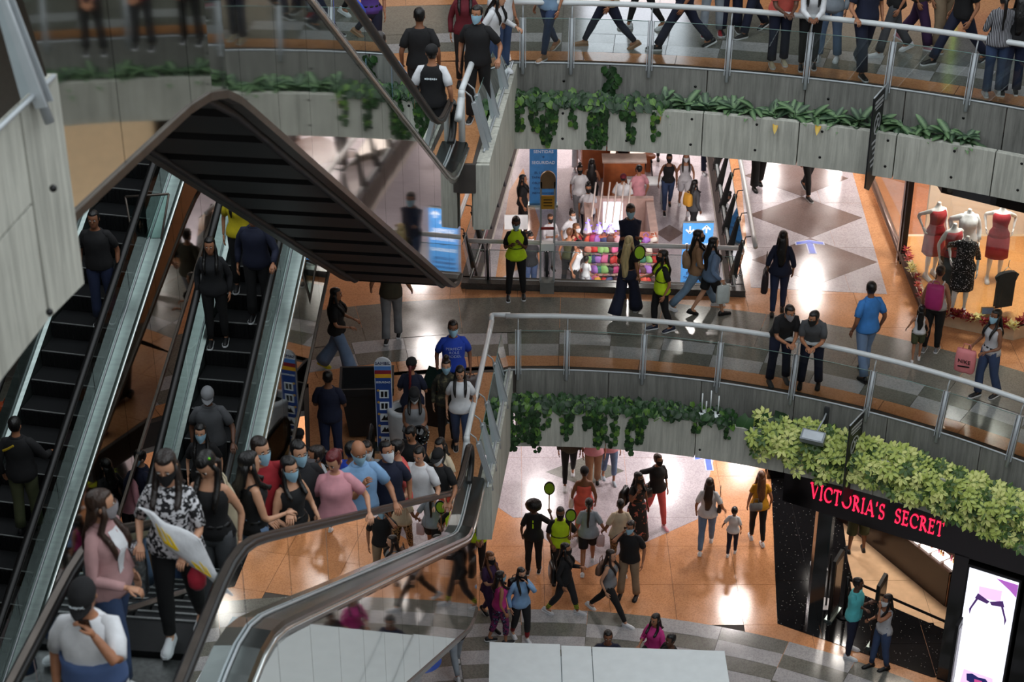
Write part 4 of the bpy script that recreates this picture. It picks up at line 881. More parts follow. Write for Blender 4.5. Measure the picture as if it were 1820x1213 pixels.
# ------------------------------------------------------------------ hanging black pennant signs, antenna, floodlight
def pennant(label, O, R, px, z, zt, h_):
    lo, hi = 0, 1.0
    for _ in range(40):
        m_ = (lo+hi)/2; q = on(O, R, m_); d = q[1]*cos(PITCH)+(CAM_H-z)*sin(PITCH)
        if 910+FPX*q[0]/d < px: lo = m_
        else: hi = m_
    q = on(O, R-.06, lo); er = Vector((sin(lo+.13), cos(lo+.13), 0)); c = Vector((q[0], q[1], z)); t = thing('pennant_sign', label, 'sign', c)
    out = -er; w_ = .52; et = Vector((er.y, -er.x, 0))
    def pp(s_, z_, k=0): return c+out*(s_)+Vector((0, 0, z_))+et*k
    poly = [(.10, zt), (.10+w_, zt), (.10+w_, zt-h_+.12), (.10+w_*.6, zt-h_), (.10, zt-h_+.14)]
    b = MB(); b.add([pp(s_, z_, -.012) for s_, z_ in poly]+[pp(s_, z_, .012) for s_, z_ in poly], [(0, 1, 2, 3, 4), (9, 8, 7, 6, 5)]+[(i, i+5, (i+1) % 5+5, (i+1) % 5) for i in range(5)]); b.build('board', mat('pennant_black', (22, 22, 25), .5), t)
    MB().tube([pp(-.05, zt+.03), pp(.10+w_, zt+.01)], .014, 6).build('rod', M_STEEL, t)
    mw = mat('pennant_white', (170, 172, 176), .5)
    for k in (-1, 1):
        def bar(s0, z0, s1, z1, w2): d_ = (pp(s1, z1)-pp(s0, z0)); b2 = MB(); b2.obox((pp(s0, z0)+pp(s1, z1))/2+et*k*.014, d_/2, et*.002, d_.normalized().cross(et)*w2); b2.build('emblem_stroke', mw, t)
        bar(.16, zt-.10, .56, zt-.10, .02); bar(.16, zt-.17, .56, zt-.17, .02); bar(.20, zt-.23, .5, zt-.23, .01)
        prev = None
        for i in range(13):
            a = 2*pi*i/12; s_, z_ = .36+.14*cos(a), zt-.50+.17*sin(a)
            if prev: bar(prev[0], prev[1], s_, z_, .014)
            prev = (s_, z_)
        bar(.30, zt-.42, .44, zt-.60, .022); bar(.28, zt-.58, .40, zt-.40, .016)
        for i in range(5): bar(.16+.03*(i % 2), zt-.78-.10*i, .54-.05*(i % 3), zt-.78-.10*i, .018)
pennant('black pennant sign with white emblem hanging from the upper railing', OU, RU, 1577, ZU, .06, 1.62)
pennant('black pennant sign with white emblem hanging from the middle railing', OM, RM, 1541, ZM, .06, 1.62)
def aM(px): 
    lo, hi = -.3, 1.2
    for _ in range(40):
        m_ = (lo+hi)/2; q = on(OM, RM, m_); d = q[1]*cos(PITCH)+(CAM_H-ZM)*sin(PITCH)
        if 910+FPX*q[0]/d < px: lo = m_
        else: hi = m_
    return lo
a = aM(1268); q = on(OM, RM-.1, a); t = thing('antenna_box', 'white antenna box with upright rods on the middle planter wall', 'antenna', (q[0], q[1], ZM-.55), -a)
MB().loft([[(.19*cos(2*pi*i/16)*k_, -.14+.13*sin(2*pi*i/16)*k_, z_) for i in range(16)] for z_, k_ in ((0, .9), (.02, 1), (.05, 1), (.06, .9))]).build('body', M_WHITE, t, local=True)
for x, y in ((-.14, -.16), (-.05, -.05), (.06, -.05), (.14, -.14), (.0, -.2)): MB().tube([(x, y, .06), (x, y, .10)], .018, 8).build('socket', M_BLACK, t, local=True)
for x, y, h_ in ((-.14, -.12, .42), (.0, -.06, .46), (.14, -.1, .40), (-.06, -.16, .3)): MB().tube([(x, y, .1), (x, y, h_)], .012, 6).build('antenna_rod', M_WHITE, t, local=True)
MB().box((-.05, -.06, .0), (.05, .06, .05)).build('wall_bracket', M_STEEL, t, local=True)
a = aM(1466); q = on(OM, RM-.1, a); t = thing('floodlight', 'grey box floodlight on a bracket above the variegated shrubs', 'light', (q[0], q[1], ZM-.42), -a)
MB().obox((-.02, -.42, .0), (.20, 0, 0), (0, .09, .05), (0, -.03, .055)).build('housing', mat('flood_grey', (128, 134, 140), .4, .3), t, local=True)
MB().obox((-.02, -.45, .055), (.17, 0, 0), (0, .07, .04), (0, -.004, .006)).build('lens', mat('flood_lens', (190, 198, 206), .2), t, local=True)
MB().tube([(.06, .08, .25), (.06, -.1, .2), (.0, -.36, .03)], .016, 6).build('bracket', M_STEEL, t, local=True); MB().box((.02, .02, .0), (.1, .08, .34)).build('back_plate', M_POST2, t, local=True)
# coloured lit screen seen on the upper floor at the right
c = P(1800, 34, ZU+.4); t = tag(MB().box((7.9, 31.4, ZU+.1), (9.2, 31.5, ZU+2.3)).build('display_screen', mat('screen_blue', (14, 24, 70), .3, emit=(20, 34, 110), estr=.3), loc=(8.5, 31.4, ZU)), 'dark blue display wall behind the people on the upper floor', 'screen')
MB().box((7.84, 31.34, ZU+.1), (7.9, 31.42, ZU+2.3)).build('lit_edge', mat('lime_edge', (190, 230, 90), .4, emit=(190, 235, 90), estr=1.2), t); MB().box((7.7, 31.2, ZU), (9.4, 31.38, ZU+.35)).build('plinth', mat('pale_plinth', (190, 186, 170), .5), t)
# ================================================================== plants
prnd = random.Random(11)
ORD = 'first second third fourth fifth sixth seventh eighth ninth tenth eleventh twelfth thirteenth fourteenth fifteenth sixteenth seventeenth eighteenth nineteenth twentieth'.split()
def leaf_mat(name, c1, c2, w=.35, rough=.45):
    m = mat(name, c1, rough, 0, .15, 9); N = m.node_tree.nodes; L = m.node_tree.links; b = N['Principled BSDF']
    tc = [n for n in N if n.type == 'TEX_COORD'][0]; sx = N.new('ShaderNodeSeparateXYZ'); L.new(tc.outputs['Object'], sx.inputs[0])
    ab = N.new('ShaderNodeMath'); ab.operation = 'ABSOLUTE'; L.new(sx.outputs[0], ab.inputs[0])
    nz = [n for n in N if n.type == 'TEX_NOISE'][0]; nz.inputs['Scale'].default_value = 60
    ad = N.new('ShaderNodeMath'); ad.operation = 'MULTIPLY_ADD'; L.new(nz.outputs[0], ad.inputs[0]); ad.inputs[1].default_value = .03; L.new(ab.outputs[0], ad.inputs[2])
    rp = N.new('ShaderNodeValToRGB'); rp.color_ramp.elements[0].position = w*.05; rp.color_ramp.elements[1].position = w*.12
    rp.color_ramp.elements[0].color = lin(c2)+(1,); rp.color_ramp.elements[1].color = lin(c1)+(1,); L.new(ad.outputs[0], rp.inputs[0]); L.new(rp.outputs[0], b.inputs['Base Color'])
    return m
def leaf_mesh(name, L, W, m, heart=False, curl=.25, n=6):
    b = MB(); rows = []
    for i in range(n+1):
        t = i/n; w = W*(sin(pi*min(1, t*.94+.04))**.8) if not heart else W*(1.15*sin(pi*(t*.80+.18))**.9)*(1-.9*max(0, t-.75)/.25 if t > .75 else 1)
        if i == n: w = .002
        if i == 0 and not heart: w = W*.12
        z = -curl*L*t*t; y = L*t-(0.18*L if heart and i == 0 else 0)*0
        rows.append([(-w/2, y-(.14*L if heart and i == 0 else 0), z+.14*w), (0, y, z), (w/2, y-(.14*L if heart and i == 0 else 0), z+.14*w)])
    for r in rows: b.v += r
    for i in range(n):
        for j in range(2): b.f.append([i*3+j, i*3+j+1, i*3+j+4, i*3+j+3]); b.m.append(0); b.sm.append(True)
    return b.mesh(name, m)
MG1 = leaf_mat('leaf_dark_green', (26, 54, 26), (44, 78, 40), .2); MG2 = leaf_mat('leaf_mid_green', (40, 76, 34), (70, 104, 52), .2); MG3 = leaf_mat('leaf_fresh_green', (84, 122, 46), (120, 150, 66), .2)
MDC = leaf_mat('leaf_dumb_cane', (30, 62, 34), (112, 142, 100), .45); MDC2 = leaf_mat('leaf_dumb_cane_dull', (38, 62, 42), (96, 122, 92), .4); MYL = leaf_mat('leaf_yellow', (196, 150, 46), (206, 176, 84), .4)
MSC = leaf_mat('leaf_schefflera_edge', (176, 190, 96), (62, 92, 40), .30); MSC2 = leaf_mat('leaf_schefflera_green', (70, 98, 44), (44, 72, 34), .3); MSC3 = leaf_mat('leaf_schefflera_pale', (212, 216, 132), (120, 146, 62), .25)
POTH = [leaf_mesh('leaf', .125, .10, m, True) for m in (MG1, MG1, MG2, MG2, MG3)]
CANE = [leaf_mesh('leaf', .24, .105, MDC, curl=.5), leaf_mesh('leaf', .22, .11, MDC2, curl=.35), leaf_mesh('leaf', .23, .10, MDC, curl=.8)]; CANEY = leaf_mesh('leaf', .2, .08, MYL, curl=.6)
def palmate(m):
    b = MB()
    for k in range(7):
        a = 2*pi*k/7; ca, sa = cos(a), sin(a)
        pts = [(0, .014, 0), (-.019, .04, .004), (-.022, .07, .0), (0, .100, -.012), (.022, .07, .0), (.019, .04, .004)]
        b.add([(x*ca-y*sa, x*sa+y*ca, z-.25*y*y*4) for x, y, z in pts], [(0, 5, 4, 3, 2, 1)], 0, False)
    return b.mesh('leaf', m)
SCHE = [palmate(MSC), palmate(MSC), palmate(MSC2), palmate(MSC3)]
def orient(n, t, p, s):
    n = Vector(n).normalized(); t = Vector(t); t = (t-n*t.dot(n)); t = t.normalized() if t.length > 1e-4 else Vector((1, 0, 0)); x = t.cross(n)
    M = Matrix(((x.x, t.x, n.x, p[0]), (x.y, t.y, n.y, p[1]), (x.z, t.z, n.z, p[2]), (0, 0, 0, 1)))
    return M @ Matrix.Scale(s, 4)
def ang_px(O, R, z, px):
    lo, hi = -.4, 1.3
    for _ in range(40):
        m_ = (lo+hi)/2; q = on(O, R, m_); d = q[1]*cos(PITCH)+(CAM_H-z)*sin(PITCH)
        if 910+FPX*q[0]/d < px: lo = m_
        else: hi = m_
    return lo
def where(px, a, b, names): return names[min(len(names)-1, int((px-a)/(b-a)*len(names)))]
def pothos(O, R, z, px, label, nl, trail, w=.22, hump=.16, group=None):
    a = ang_px(O, R-.2, z, px); q = on(O, R-.16, a); er = Vector((sin(a), cos(a), 0)); et = Vector((er.y, -er.x, 0)); base = Vector((q[0], q[1], z-.74)); t = thing('pothos_plant', label, 'plant', base, group=group)
    stem = MB()
    for i in range(nl):
        s_ = prnd.gauss(0, w*.55); d_ = prnd.uniform(-.26, .10); up = .12+hump*prnd.random()*(1-abs(s_)/w*.5)+.05; p = et*s_+er*d_+Vector((0, 0, max(.1, up)))
        n = (-er*.75+Vector((0, 0, 1))*.7+et*prnd.uniform(-.5, .5)); tip = (-er*.6-Vector((0, 0, 1))*.5+et*prnd.uniform(-1, 1))
        inst('leaf', prnd.choice(POTH), t, M=orient(n, tip, p, prnd.uniform(.8, 1.25)))
        if i % 4 == 0: stem.tube([(s_*.3*et.x, s_*.3*et.y, .02), tuple(p*.98)], .004, 4)
    for (off, ln) in trail:
        x0 = et*off-er*.255; prev = x0+Vector((0, 0, .15)); pts = [prev]; k = 0; drift = 0
        while k*.055 < ln:
            drift += prnd.uniform(-.018, .018); p = x0+et*drift+Vector((0, 0, .12-k*.055))-er*(.0+prnd.uniform(0, .02)); pts.append(p)
            for s2 in ((-1, 1) if prnd.random() < .55 else (prnd.choice((-1, 1)),)):
                inst('leaf', prnd.choice(POTH), t, M=orient(-er+Vector((0, 0, .25))+et*s2*.3, et*s2*.8-Vector((0, 0, 1)), p+et*s2*.015-er*.012, prnd.uniform(.55, .95)))
            k += 1
        stem.tube(pts, .004, 4)
    stem.build('stem', MG2, t, local=True)
def run(lst, O, R, z, nm, grp):
    n = len(lst)
    for i, (px, nl, tr) in enumerate(lst):
        pothos(O, R, z, px, '%s pothos plant, %s' % (nm[0], nm[1] % (('leftmost' if i == 0 else 'rightmost' if i == n-1 else '%s from the left' % ORD[i]))), nl, tr)
PU = [(916, 62, [(-.08, .5), (.06, .35)]), (945, 66, [(.04, .35)]), (978, 62, [(-.06, .62), (.08, .55)]), (1010, 60, [(.1, .3)]), (1042, 62, []), (1066, 60, [(-.08, .62), (.0, .66), (.09, .6)]), (1100, 52, [(.1, .15)]), (1128, 34, [(-.02, .55)]), (1166, 24, [(.05, .48)])]
run(PU, OU, RU, ZU, ('dark green', '%s in the upper planter row'), '')
PM = [(916, 66, [(-.12, .75), (-.02, .68), (.1, .6)]), (944, 70, [(-.1, .6), (.0, .78), (.1, .5)]), (976, 64, [(-.05, .3)]), (1008, 64, [(-.03, .5), (.06, .42)]), (1040, 62, [(.08, .3)]), (1068, 64, [(-.08, .6), (.0, .7), (.05, .5)]), (1100, 62, [(-.04, .66)]), (1132, 60, [(-.04, .74), (.08, .5), (.14, .3)]), (1166, 62, []), (1200, 56, []), (1234, 46, [(.1, .15)]), (1268, 40, []), (1300, 26, [(.02, .2)])]
run(PM, OM, RM, ZM, ('dark green', '%s in the middle planter row'), '')
for s_, (px, zz) in enumerate(((1062, .55), (1080, .36))): pass
# climbing strand on the upper fascia
a = ang_px(OU, RU, ZU, 1088); q = on(OU, RU-.05, a); t = thing('climbing_vine', 'dark vine climbing the upper fascia above the pothos row', 'plant', (q[0], q[1], ZU-.75))
er = Vector((sin(a), cos(a), 0)); et = Vector((er.y, -er.x, 0)); pts = []
for k in range(13):
    p = et*(.05*sin(k*.9))+Vector((0, 0, .05+.055*k)); pts.append(p)
    for s2 in (-1, 1): inst('leaf', prnd.choice(POTH[:3]), t, M=orient(-er+et*s2*.3+Vector((0, 0, .2)), et*s2-Vector((0, 0, .8)), p+et*s2*.03-er*.03, prnd.uniform(.8, 1.2)))
MB().tube(pts, .006, 4).build('stem', MG2, t, local=True)
# dumb canes
px = 1184; i = 0
while px < 2330:
    a = ang_px(OU, RU-.2, ZU, px); q = on(OU, RU-.15, a); er = Vector((sin(a), cos(a), 0)); et = Vector((er.y, -er.x, 0))
    lab = 'striped dumb cane, %s in the upper planter' % ('next to the pothos' if i == 0 else '%s after the pothos' % ORD[i]) if px < 1760 else 'striped dumb cane of the upper planter seen only in the mirror cladding'; t = thing('dumb_cane', lab, 'plant', (q[0], q[1], ZU-.74), group=None if px < 1760 else 'dumb canes reflected in the mirror cladding')
    n = prnd.randint(18, 24); st_ = MB()
    for k in range(n):
        az = prnd.uniform(0, 2*pi); el = prnd.uniform(.15, 1.1); d = et*cos(az)*cos(el)+er*sin(az)*cos(el)*.7+Vector((0, 0, sin(el))); p0 = et*prnd.uniform(-.06, .06)+Vector((0, 0, .05+.16*prnd.random()))
        d = d-er*.25; nn = d.cross(et*sin(az)-er*cos(az)); nn = nn if nn.z > 0 else -nn
        me = CANEY if (i in (0, 5, 7, 12) and k < 1) else prnd.choice(CANE)
        dd = d if me is not CANEY else (-er*.5-Vector((0, 0, .8)))
        inst('leaf', me, t, M=orient(nn-er*.3, dd, p0+(er*-.16 if me is CANEY else Vector((0, 0, 0))), prnd.uniform(.85, 1.3)))
    st_.tube([(0, 0, 0), (0, 0, .2)], .014, 6); st_.build('stem', MG2, t, local=True); px += prnd.uniform(34, 44)*(1 if px < 1720 else 1.35); i += 1
    if 1735 < px < 1850: px = 1880
# big-leaved philodendron between pothos and shrubs
BIG = leaf_mesh('leaf', .40, .34, MG1, True, .3, 8); BIG2 = leaf_mesh('leaf', .36, .30, MG2, True, .3, 8)
for k, (px, ups, lab) in enumerate(((1335, [(-.05, .05, -.9, .2), (.0, .25, -.3, .6)], 'large-leaved philodendron drooping over the middle planter wall'), (1378, [(.0, .30, .4, .5), (-.08, .25, -.2, .4)], 'large-leaved philodendron rising left of the variegated shrubs'))):
    a = ang_px(OM, RM-.2, ZM, px); q = on(OM, RM-.16, a); er = Vector((sin(a), cos(a), 0)); et = Vector((er.y, -er.x, 0)); t = thing('philodendron', lab, 'plant', (q[0], q[1], ZM-.74)); st_ = MB()
    for j, (s_, h_, tx, nz_) in enumerate(ups):
        p = et*s_-er*(.12 if k == 0 else .02)+Vector((0, 0, h_+.05)); inst('leaf', (BIG, BIG2)[j], t, M=orient(-er*.8+Vector((0, 0, nz_)), et*tx-Vector((0, 0, .8 if k == 0 else .1))-er*.3, p, .9)); st_.tube([(0, 0, 0), tuple(p)], .008, 5)
    st_.build('stem', MG2, t, local=True)
# variegated schefflera hedge on the right
px = 1372; i = 0
while px < 1840:
    f = (px-1372)/460; a = ang_px(OM, RM-.2, ZM, px); q = on(OM, RM-.2, a); er = Vector((sin(a), cos(a), 0)); et = Vector((er.y, -er.x, 0))
    t = thing('variegated_schefflera', 'variegated yellow-green shrub, %s' % ('leftmost in the hedge' if i == 0 else '%s from the left in the hedge' % ORD[i]), 'shrub', (q[0], q[1], ZM-.74)); st_ = MB()
    hang = .22+.30*f+(.14 if i in (2, 3) else 0)*1.0; top = .38-.12*f
    for k in range(int(54+26*f)):
        s_ = prnd.uniform(-.24, .24); out = prnd.uniform(-.05, .42)**1.0; z_ = prnd.uniform(-hang*min(1, max(0, out-.12)/.15), top*(1-.6*max(0, out)/.42)) if out > .12 else prnd.uniform(.05, top)
        p = et*s_-er*out+Vector((0, 0, z_)); n = -er*prnd.uniform(.4, 1)+Vector((0, 0, prnd.uniform(.3, 1)))+et*prnd.uniform(-.5, .5)
        inst('leaf', prnd.choice(SCHE), t, M=orient(n, et*prnd.uniform(-1, 1)-Vector((0, 0, .4)), p, prnd.uniform(1.1, 1.65)))
        if k % 6 == 0: st_.tube([(0, 0, .02), tuple(p*.6+Vector((0, 0, .05))), tuple(p)], .006, 4)
    st_.build('stem', MG2, t, local=True); px += 33; i += 1
# ================================================================== people
SKIN = {'a': (196, 146, 116), 'b': (164, 112, 82), 'c': (128, 84, 60), 'd': (92, 60, 44), 'w': (226, 226, 226)}
HAIR = {'k': (16, 14, 14), 'b': (52, 34, 24), 'n': (34, 24, 20), 'r': (96, 26, 30), 'y': (196, 176, 128), 'g': (96, 92, 88), 'l': (104, 66, 40)}
CLO = {'k': (18, 18, 21), 'K': (28, 29, 33), 'w': (218, 220, 224), 'W': (192, 192, 196), 'g': (120, 122, 126), 'G': (76, 78, 82), 'n': (22, 28, 52), 'N': (30, 40, 70), 'j': (52, 70, 104), 'J': (104, 128, 160), 'l': (146, 156, 166), 'b': (32, 66, 176), 'B': (58, 124, 196), 's': (128, 166, 206), 'r': (150, 28, 38), 'R': (214, 92, 88), 'm': (96, 20, 34), 'p': (214, 150, 160), 'P': (196, 52, 130), 'v': (84, 58, 140), 'V': (58, 34, 70), 'y': (208, 150, 30), 'Y': (214, 196, 36), 'e': (196, 232, 30), 'o': (62, 58, 44), 'O': (70, 74, 48), 't': (154, 118, 88), 'T': (138, 120, 98), 'c': (206, 190, 164), 'a': (88, 190, 196), 'x': (182, 142, 142), 'z': (226, 104, 92), 'd': (120, 148, 176)}
def cloth(k):
    if k in PAT: return PAT[k]()
    return mat('fabric_'+k, CLO[k], .85, 0, .14, 7, bump=.35, bscale=9)
def patmat(name, c1, c2, scale, kind='noise', c3=None):
    if name in MATS: return MATS[name]
    m = mat(name, c1, .85); N = m.node_tree.nodes; L = m.node_tree.links; b = N['Principled BSDF']; rp = [n for n in N if n.type == 'VALTORGB'][0]
    rp.color_ramp.interpolation = 'CONSTANT'; rp.color_ramp.elements[0].position = 0; rp.color_ramp.elements[1].position = .5
    rp.color_ramp.elements[0].color = lin(c2)+(1,); rp.color_ramp.elements[1].color = lin(c1)+(1,)
    if c3: e = rp.color_ramp.elements.new(.62); e.color = lin(c3)+(1,)
    mp = [n for n in N if n.type == 'MAPPING'][0]
    if kind == 'noise': nz = [n for n in N if n.type == 'TEX_NOISE'][0]; nz.inputs['Scale'].default_value = scale
    else:
        wv = N.new('ShaderNodeTexWave'); wv.bands_direction = kind; wv.inputs['Scale'].default_value = scale; L.new(mp.outputs[0], wv.inputs['Vector']); L.new(wv.outputs['Fac'], rp.inputs[0])
    return m
PAT = {'floral_bw': lambda: patmat('floral_black_white', (214, 214, 218), (20, 20, 24), 30), 'floral_d': lambda: patmat('floral_dark', (24, 26, 28), (24, 26, 28), 12, c3=(176, 96, 80)),
       'camo': lambda: patmat('camouflage', (60, 58, 44), (34, 34, 30), 14, c3=(104, 98, 74)), 'leo': lambda: patmat('leopard', (166, 134, 92), (44, 34, 26), 34), 'psy': lambda: patmat('patterned_leggings', (30, 30, 60), (120, 40, 90), 18, c3=(150, 170, 210)),
       'stripe': lambda: patmat('pinstripe', (20, 20, 26), (150, 150, 156), 14, 'X'), 'sock': lambda: patmat('striped_sock', (24, 24, 26), (196, 216, 40), 9, 'Z'), 'rag': lambda: mat('fabric_k', CLO['k'], .85), 'dots': lambda: patmat('white_speckle', (18, 18, 20), (18, 18, 20), 40, c3=(200, 200, 204))}
SKM = {k: mat('skin_'+k, c, .5 if k != 'w' else .35, 0, .05, 12) for k, c in SKIN.items()}
HRM = {k: mat('hair_'+k, c, .38, 0, .3, 30, bump=.5, bscale=60, stretch=(1, 1, .15)) for k, c in HAIR.items()}
M_EYEW = mat('eye_white', (224, 220, 214), .3); M_EYED = mat('eye_dark', (20, 14, 12), .3); M_LIP = mat('lip', (130, 66, 60), .5)
def msk(k): return mat('mask_'+k, {'b': (158, 200, 222), 'w': (224, 228, 232), 'k': (18, 18, 20), 'g': (150, 146, 150)}[k], .8, 0, .05, bump=.2, bscale=40)
def shoem(k): return mat('shoe_'+k, CLO[k], .5)
HEAD = [(-.118, .030, .026, -.050), (-.100, .046, .050, -.034), (-.070, .060, .072, -.018), (-.035, .069, .086, -.008), (.0, .074, .095, -.002), (.035, .076, .099, .002), (.068, .072, .094, .006), (.095, .056, .074, .008), (.112, .034, .046, .008), (.119, .010, .014, .008)]
def head_r(z):
    for i in range(len(HEAD)-1):
        if HEAD[i][0] <= z <= HEAD[i+1][0]:
            t = (z-HEAD[i][0])/(HEAD[i+1][0]-HEAD[i][0]); return [HEAD[i][k]+(HEAD[i+1][k]-HEAD[i][k])*t for k in (1, 2, 3)]
    return HEAD[0][1:] if z < 0 else HEAD[-1][1:]
TOR = {'m': [(-.13, .120, .085, .012), (-.06, .162, .110, .012), (.03, .160, .110, .004), (.13, .146, .100, -.002), (.24, .160, .112, -.006), (.34, .172, .120, -.006), (.40, .170, .106, .0), (.44, .142, .088, .006), (.475, .092, .070, .010), (.52, .056, .056, .008), (.58, .054, .056, -.004)],
       'f': [(-.13, .118, .085, .014), (-.06, .172, .118, .016), (.03, .158, .108, .008), (.13, .120, .088, .0), (.24, .135, .098, -.006), (.33, .146, .124, -.018), (.39, .146, .098, -.004), (.435, .122, .080, .006), (.475, .076, .060, .010), (.52, .046, .047, .008), (.58, .045, .048, -.004)]}
class Person:
    def __init__(s, label, at, hd=0, H=1.68, sex='f', skin='b', hair=('long', 'k'), top=('tee', 'k'), bot=('slim', 'j'), shoe='w', sole='w', mask=None, cap=None, R='down', L='down', leg='stand', lean=0, yaw=0, nod=0, fat=1.0, vox=.021, head=True, group=None, off=None, name='person', cat='person', sock=None, twist=0):
        s.__dict__.update(locals()); s.k = H/1.70; s.pose(); PEOPLE.append(s)
    def pose(s):
        k = s.k; sx = 'm' if s.sex == 'm' else 'f'; s.T = TOR[sx]; s.sh = {'m': .172, 'f': .146, 'c': .15}[s.sex]
        st = {'stand': ((3, 4), (-2, 5)), 'wide': ((2, 3), (-2, 3)), 'walk': ((19, 6), (-15, 18)), 'walk2': ((-15, 18), (19, 6)), 'stride': ((30, 4), (-26, 14)), 'stride2': ((-26, 14), (30, 4)), 'step': ((12, 14), (-8, 12)), 'step2': ((-8, 12), (12, 14)), 'sit': ((84, 84), (80, 82)), 'cross': ((10, 4), (-4, 6)), 'climb': ((40, 50), (0, 4))}[s.leg]
        ab = {'wide': .07, 'stand': .02}.get(s.leg, .005)
        s.legs = []
        for i, (sd, (th, kb)) in enumerate(zip((-1, 1), st)):
            th, kb = radians(th), radians(kb); hip = Vector((sd*.088, 0, .90)); d1 = Vector((sd*ab, -sin(th), -cos(th))); kn = hip+d1.normalized()*.43
            a2 = th-kb; d2 = Vector((sd*ab, -sin(a2), -cos(a2))); an = kn+d2.normalized()*.405; s.legs.append([hip, kn, an, a2])
        mz = min(l[2].z-(.085 if l[3] > -.3 else .085+.05*min(1, -l[3]*1.2)) for l in s.legs); s.drop = Vector((0, 0, -mz))
        s.legs = [[(p+s.drop)*k for p in l[:3]]+[l[3]] for l in s.legs]
        ln = radians(s.lean); s.R0 = Matrix.Rotation(ln, 3, 'X'); s.R0 = s.R0 @ Matrix.Rotation(radians(s.twist), 3, 'Z'); s.pel = Vector((0, 0, .92))+s.drop
        s.tw = lambda p: (s.pel+s.R0 @ Vector(p))*k      # torso frame -> local
        hc = s.tw((0, -.006, .655)); s.hm = Matrix.Translation(hc) @ (Matrix.Rotation(radians(s.yaw), 4, 'Z') @ Matrix.Rotation(radians(s.nod)+ln*.35, 4, 'X')) @ Matrix.Scale(k*(1.0 if s.sex != 'c' else 1.22), 4)
        s.hw = lambda p: s.hm @ Vector(p)
        s.arms = []
        for sd, spec in ((-1, s.R), (1, s.L)):
            S = s.tw((sd*s.sh, .006, .412)); sh = s.sh
            pre = {'down': (sd*(sh+.085), -.03, .84), 'swF': (sd*(sh+.04), -.24, .90), 'swB': (sd*(sh+.07), .20, .88), 'phone': (sd*.07, -.29, 1.16), 'ear': (sd*.115, -.11, 1.50), 'cross': (-sd*.10, -.20, 1.15), 'hold': (sd*.15, -.27, 1.02), 'belly': (sd*.06, -.23, 1.00), 'up': (sd*.22, -.22, 1.38), 'rail': (sd*.30, -.30, 1.0), 'lean': (sd*.05, -.50, 1.0), 'face': (sd*.04, -.17, 1.46), 'out': (sd*.34, -.04, .93), 'bag': (sd*(sh+.12), -.02, .82), 'shoulder': (sd*.12, -.17, 1.34), 'hip': (sd*.24, .06, 1.0), 'pocket': (sd*.21, -.06, .92)}
            W = Vector(pre[spec]) if isinstance(spec, str) else Vector(spec)
            if isinstance(spec, str):
                W = Vector((W.x, W.y, W.z))+s.drop*.9
                if s.lean and spec not in ('lean', 'rail'): W = s.pel+s.R0 @ (W-s.pel)
            W = W*k; a, b = .285*k, .255*k; d = W-S; D = min(d.length, (a+b)*.995); d = d.normalized() if d.length else Vector((0, 0, -1)); W = S+d*D
            pole = Vector((sd*.45, .75, -.5)) if W.z < S.z+.02 else Vector((sd*.7, -.25, -1)); pole = (pole-d*pole.dot(d)).normalized(); x = (a*a-b*b+D*D)/(2*D); h_ = sqrt(max(0, a*a-x*x)); E = S+d*x+pole*h_; s.arms.append((S, E, W))
    # --- ring helpers
    def ell(s, c, ax, ay, n): return [c+ax*cos(2*pi*i/n)+ay*sin(2*pi*i/n) for i in range(n)]
    def torso_rings(s, h0, h1, g=0.0, n=16, flare=0, hip_=0.0):
        T = s.T; hs = [h0]+[t[0] for t in T if h0+.015 < t[0] < h1-.015]+[h1]; out = []
        for h in hs:
            h = max(T[0][0], min(T[-1][0], h))
            for i in range(len(T)-1):
                if T[i][0] <= h <= T[i+1][0]+1e-6:
                    t = (h-T[i][0])/(T[i+1][0]-T[i][0]); w, d, y = [T[i][q]+(T[i+1][q]-T[i][q])*t for q in (1, 2, 3)]; break
            f = 1+(s.fat-1)*max(0, 1-abs(h-.12)/.36); fl_ = flare*max(0, (.2-h)/.3)+(hip_ if h < .04 else hip_*max(0, (.14-h)/.10))
            out.append([s.tw((0, y, h))+(s.R0 @ Vector(((w*f+g+fl_)*cos(2*pi*i/n), (d*f+g+fl_)*sin(2*pi*i/n), 0)))*s.k for i in range(n)])
        return out
    def limb(s, pts, rad, n=10, g=0.0):
        m = MB(); m.tube(pts, [(r+g)*s.k for r in rad], n); return m
    def leg_pts(s, i, f0, f1, rads, n):
        hip, kn, an, _ = s.legs[i]; P0 = []; Rr = []; prof = [(0, .088), (.15, .085), (.35, .070), (.5, .056), (.56, .055), (.68, .056), (.82, .044), (1, .036)]
        for f in [f0]+[q[0] for q in prof if f0 < q[0] < f1]+[f1]:
            p = hip.lerp(kn, f/.5) if f <= .5 else kn.lerp(an, (f-.5)/.5); P0.append(p)
            for a in range(len(prof)-1):
                if prof[a][0] <= f <= prof[a+1][0]: t = (f-prof[a][0])/(prof[a+1][0]-prof[a][0]); Rr.append(prof[a][1]+(prof[a+1][1]-prof[a][1])*t); break
        ft = 1+(s.fat-1)*.6
        return P0, [rads(f, r*ft) for f, r in zip([f0]+[q[0] for q in prof if f0 < q[0] < f1]+[f1], Rr)]
    def arm_pts(s, i, f0, f1, g):
        S, E, W = s.arms[i]; prof = [(0, .054), (.2, .050), (.45, .041), (.55, .039), (.75, .034), (1, .025)]; P0, Rr = [], []
        for f in [f0]+[q[0] for q in prof if f0 < q[0] < f1]+[f1]:
            P0.append(S.lerp(E, f/.5) if f <= .5 else E.lerp(W, (f-.5)/.5))
            for a in range(len(prof)-1):
                if prof[a][0] <= f <= prof[a+1][0]: t = (f-prof[a][0])/(prof[a+1][0]-prof[a][0]); Rr.append(prof[a][1]+(prof[a+1][1]-prof[a][1])*t); break
        km = 1.0 if s.sex == 'm' else .86
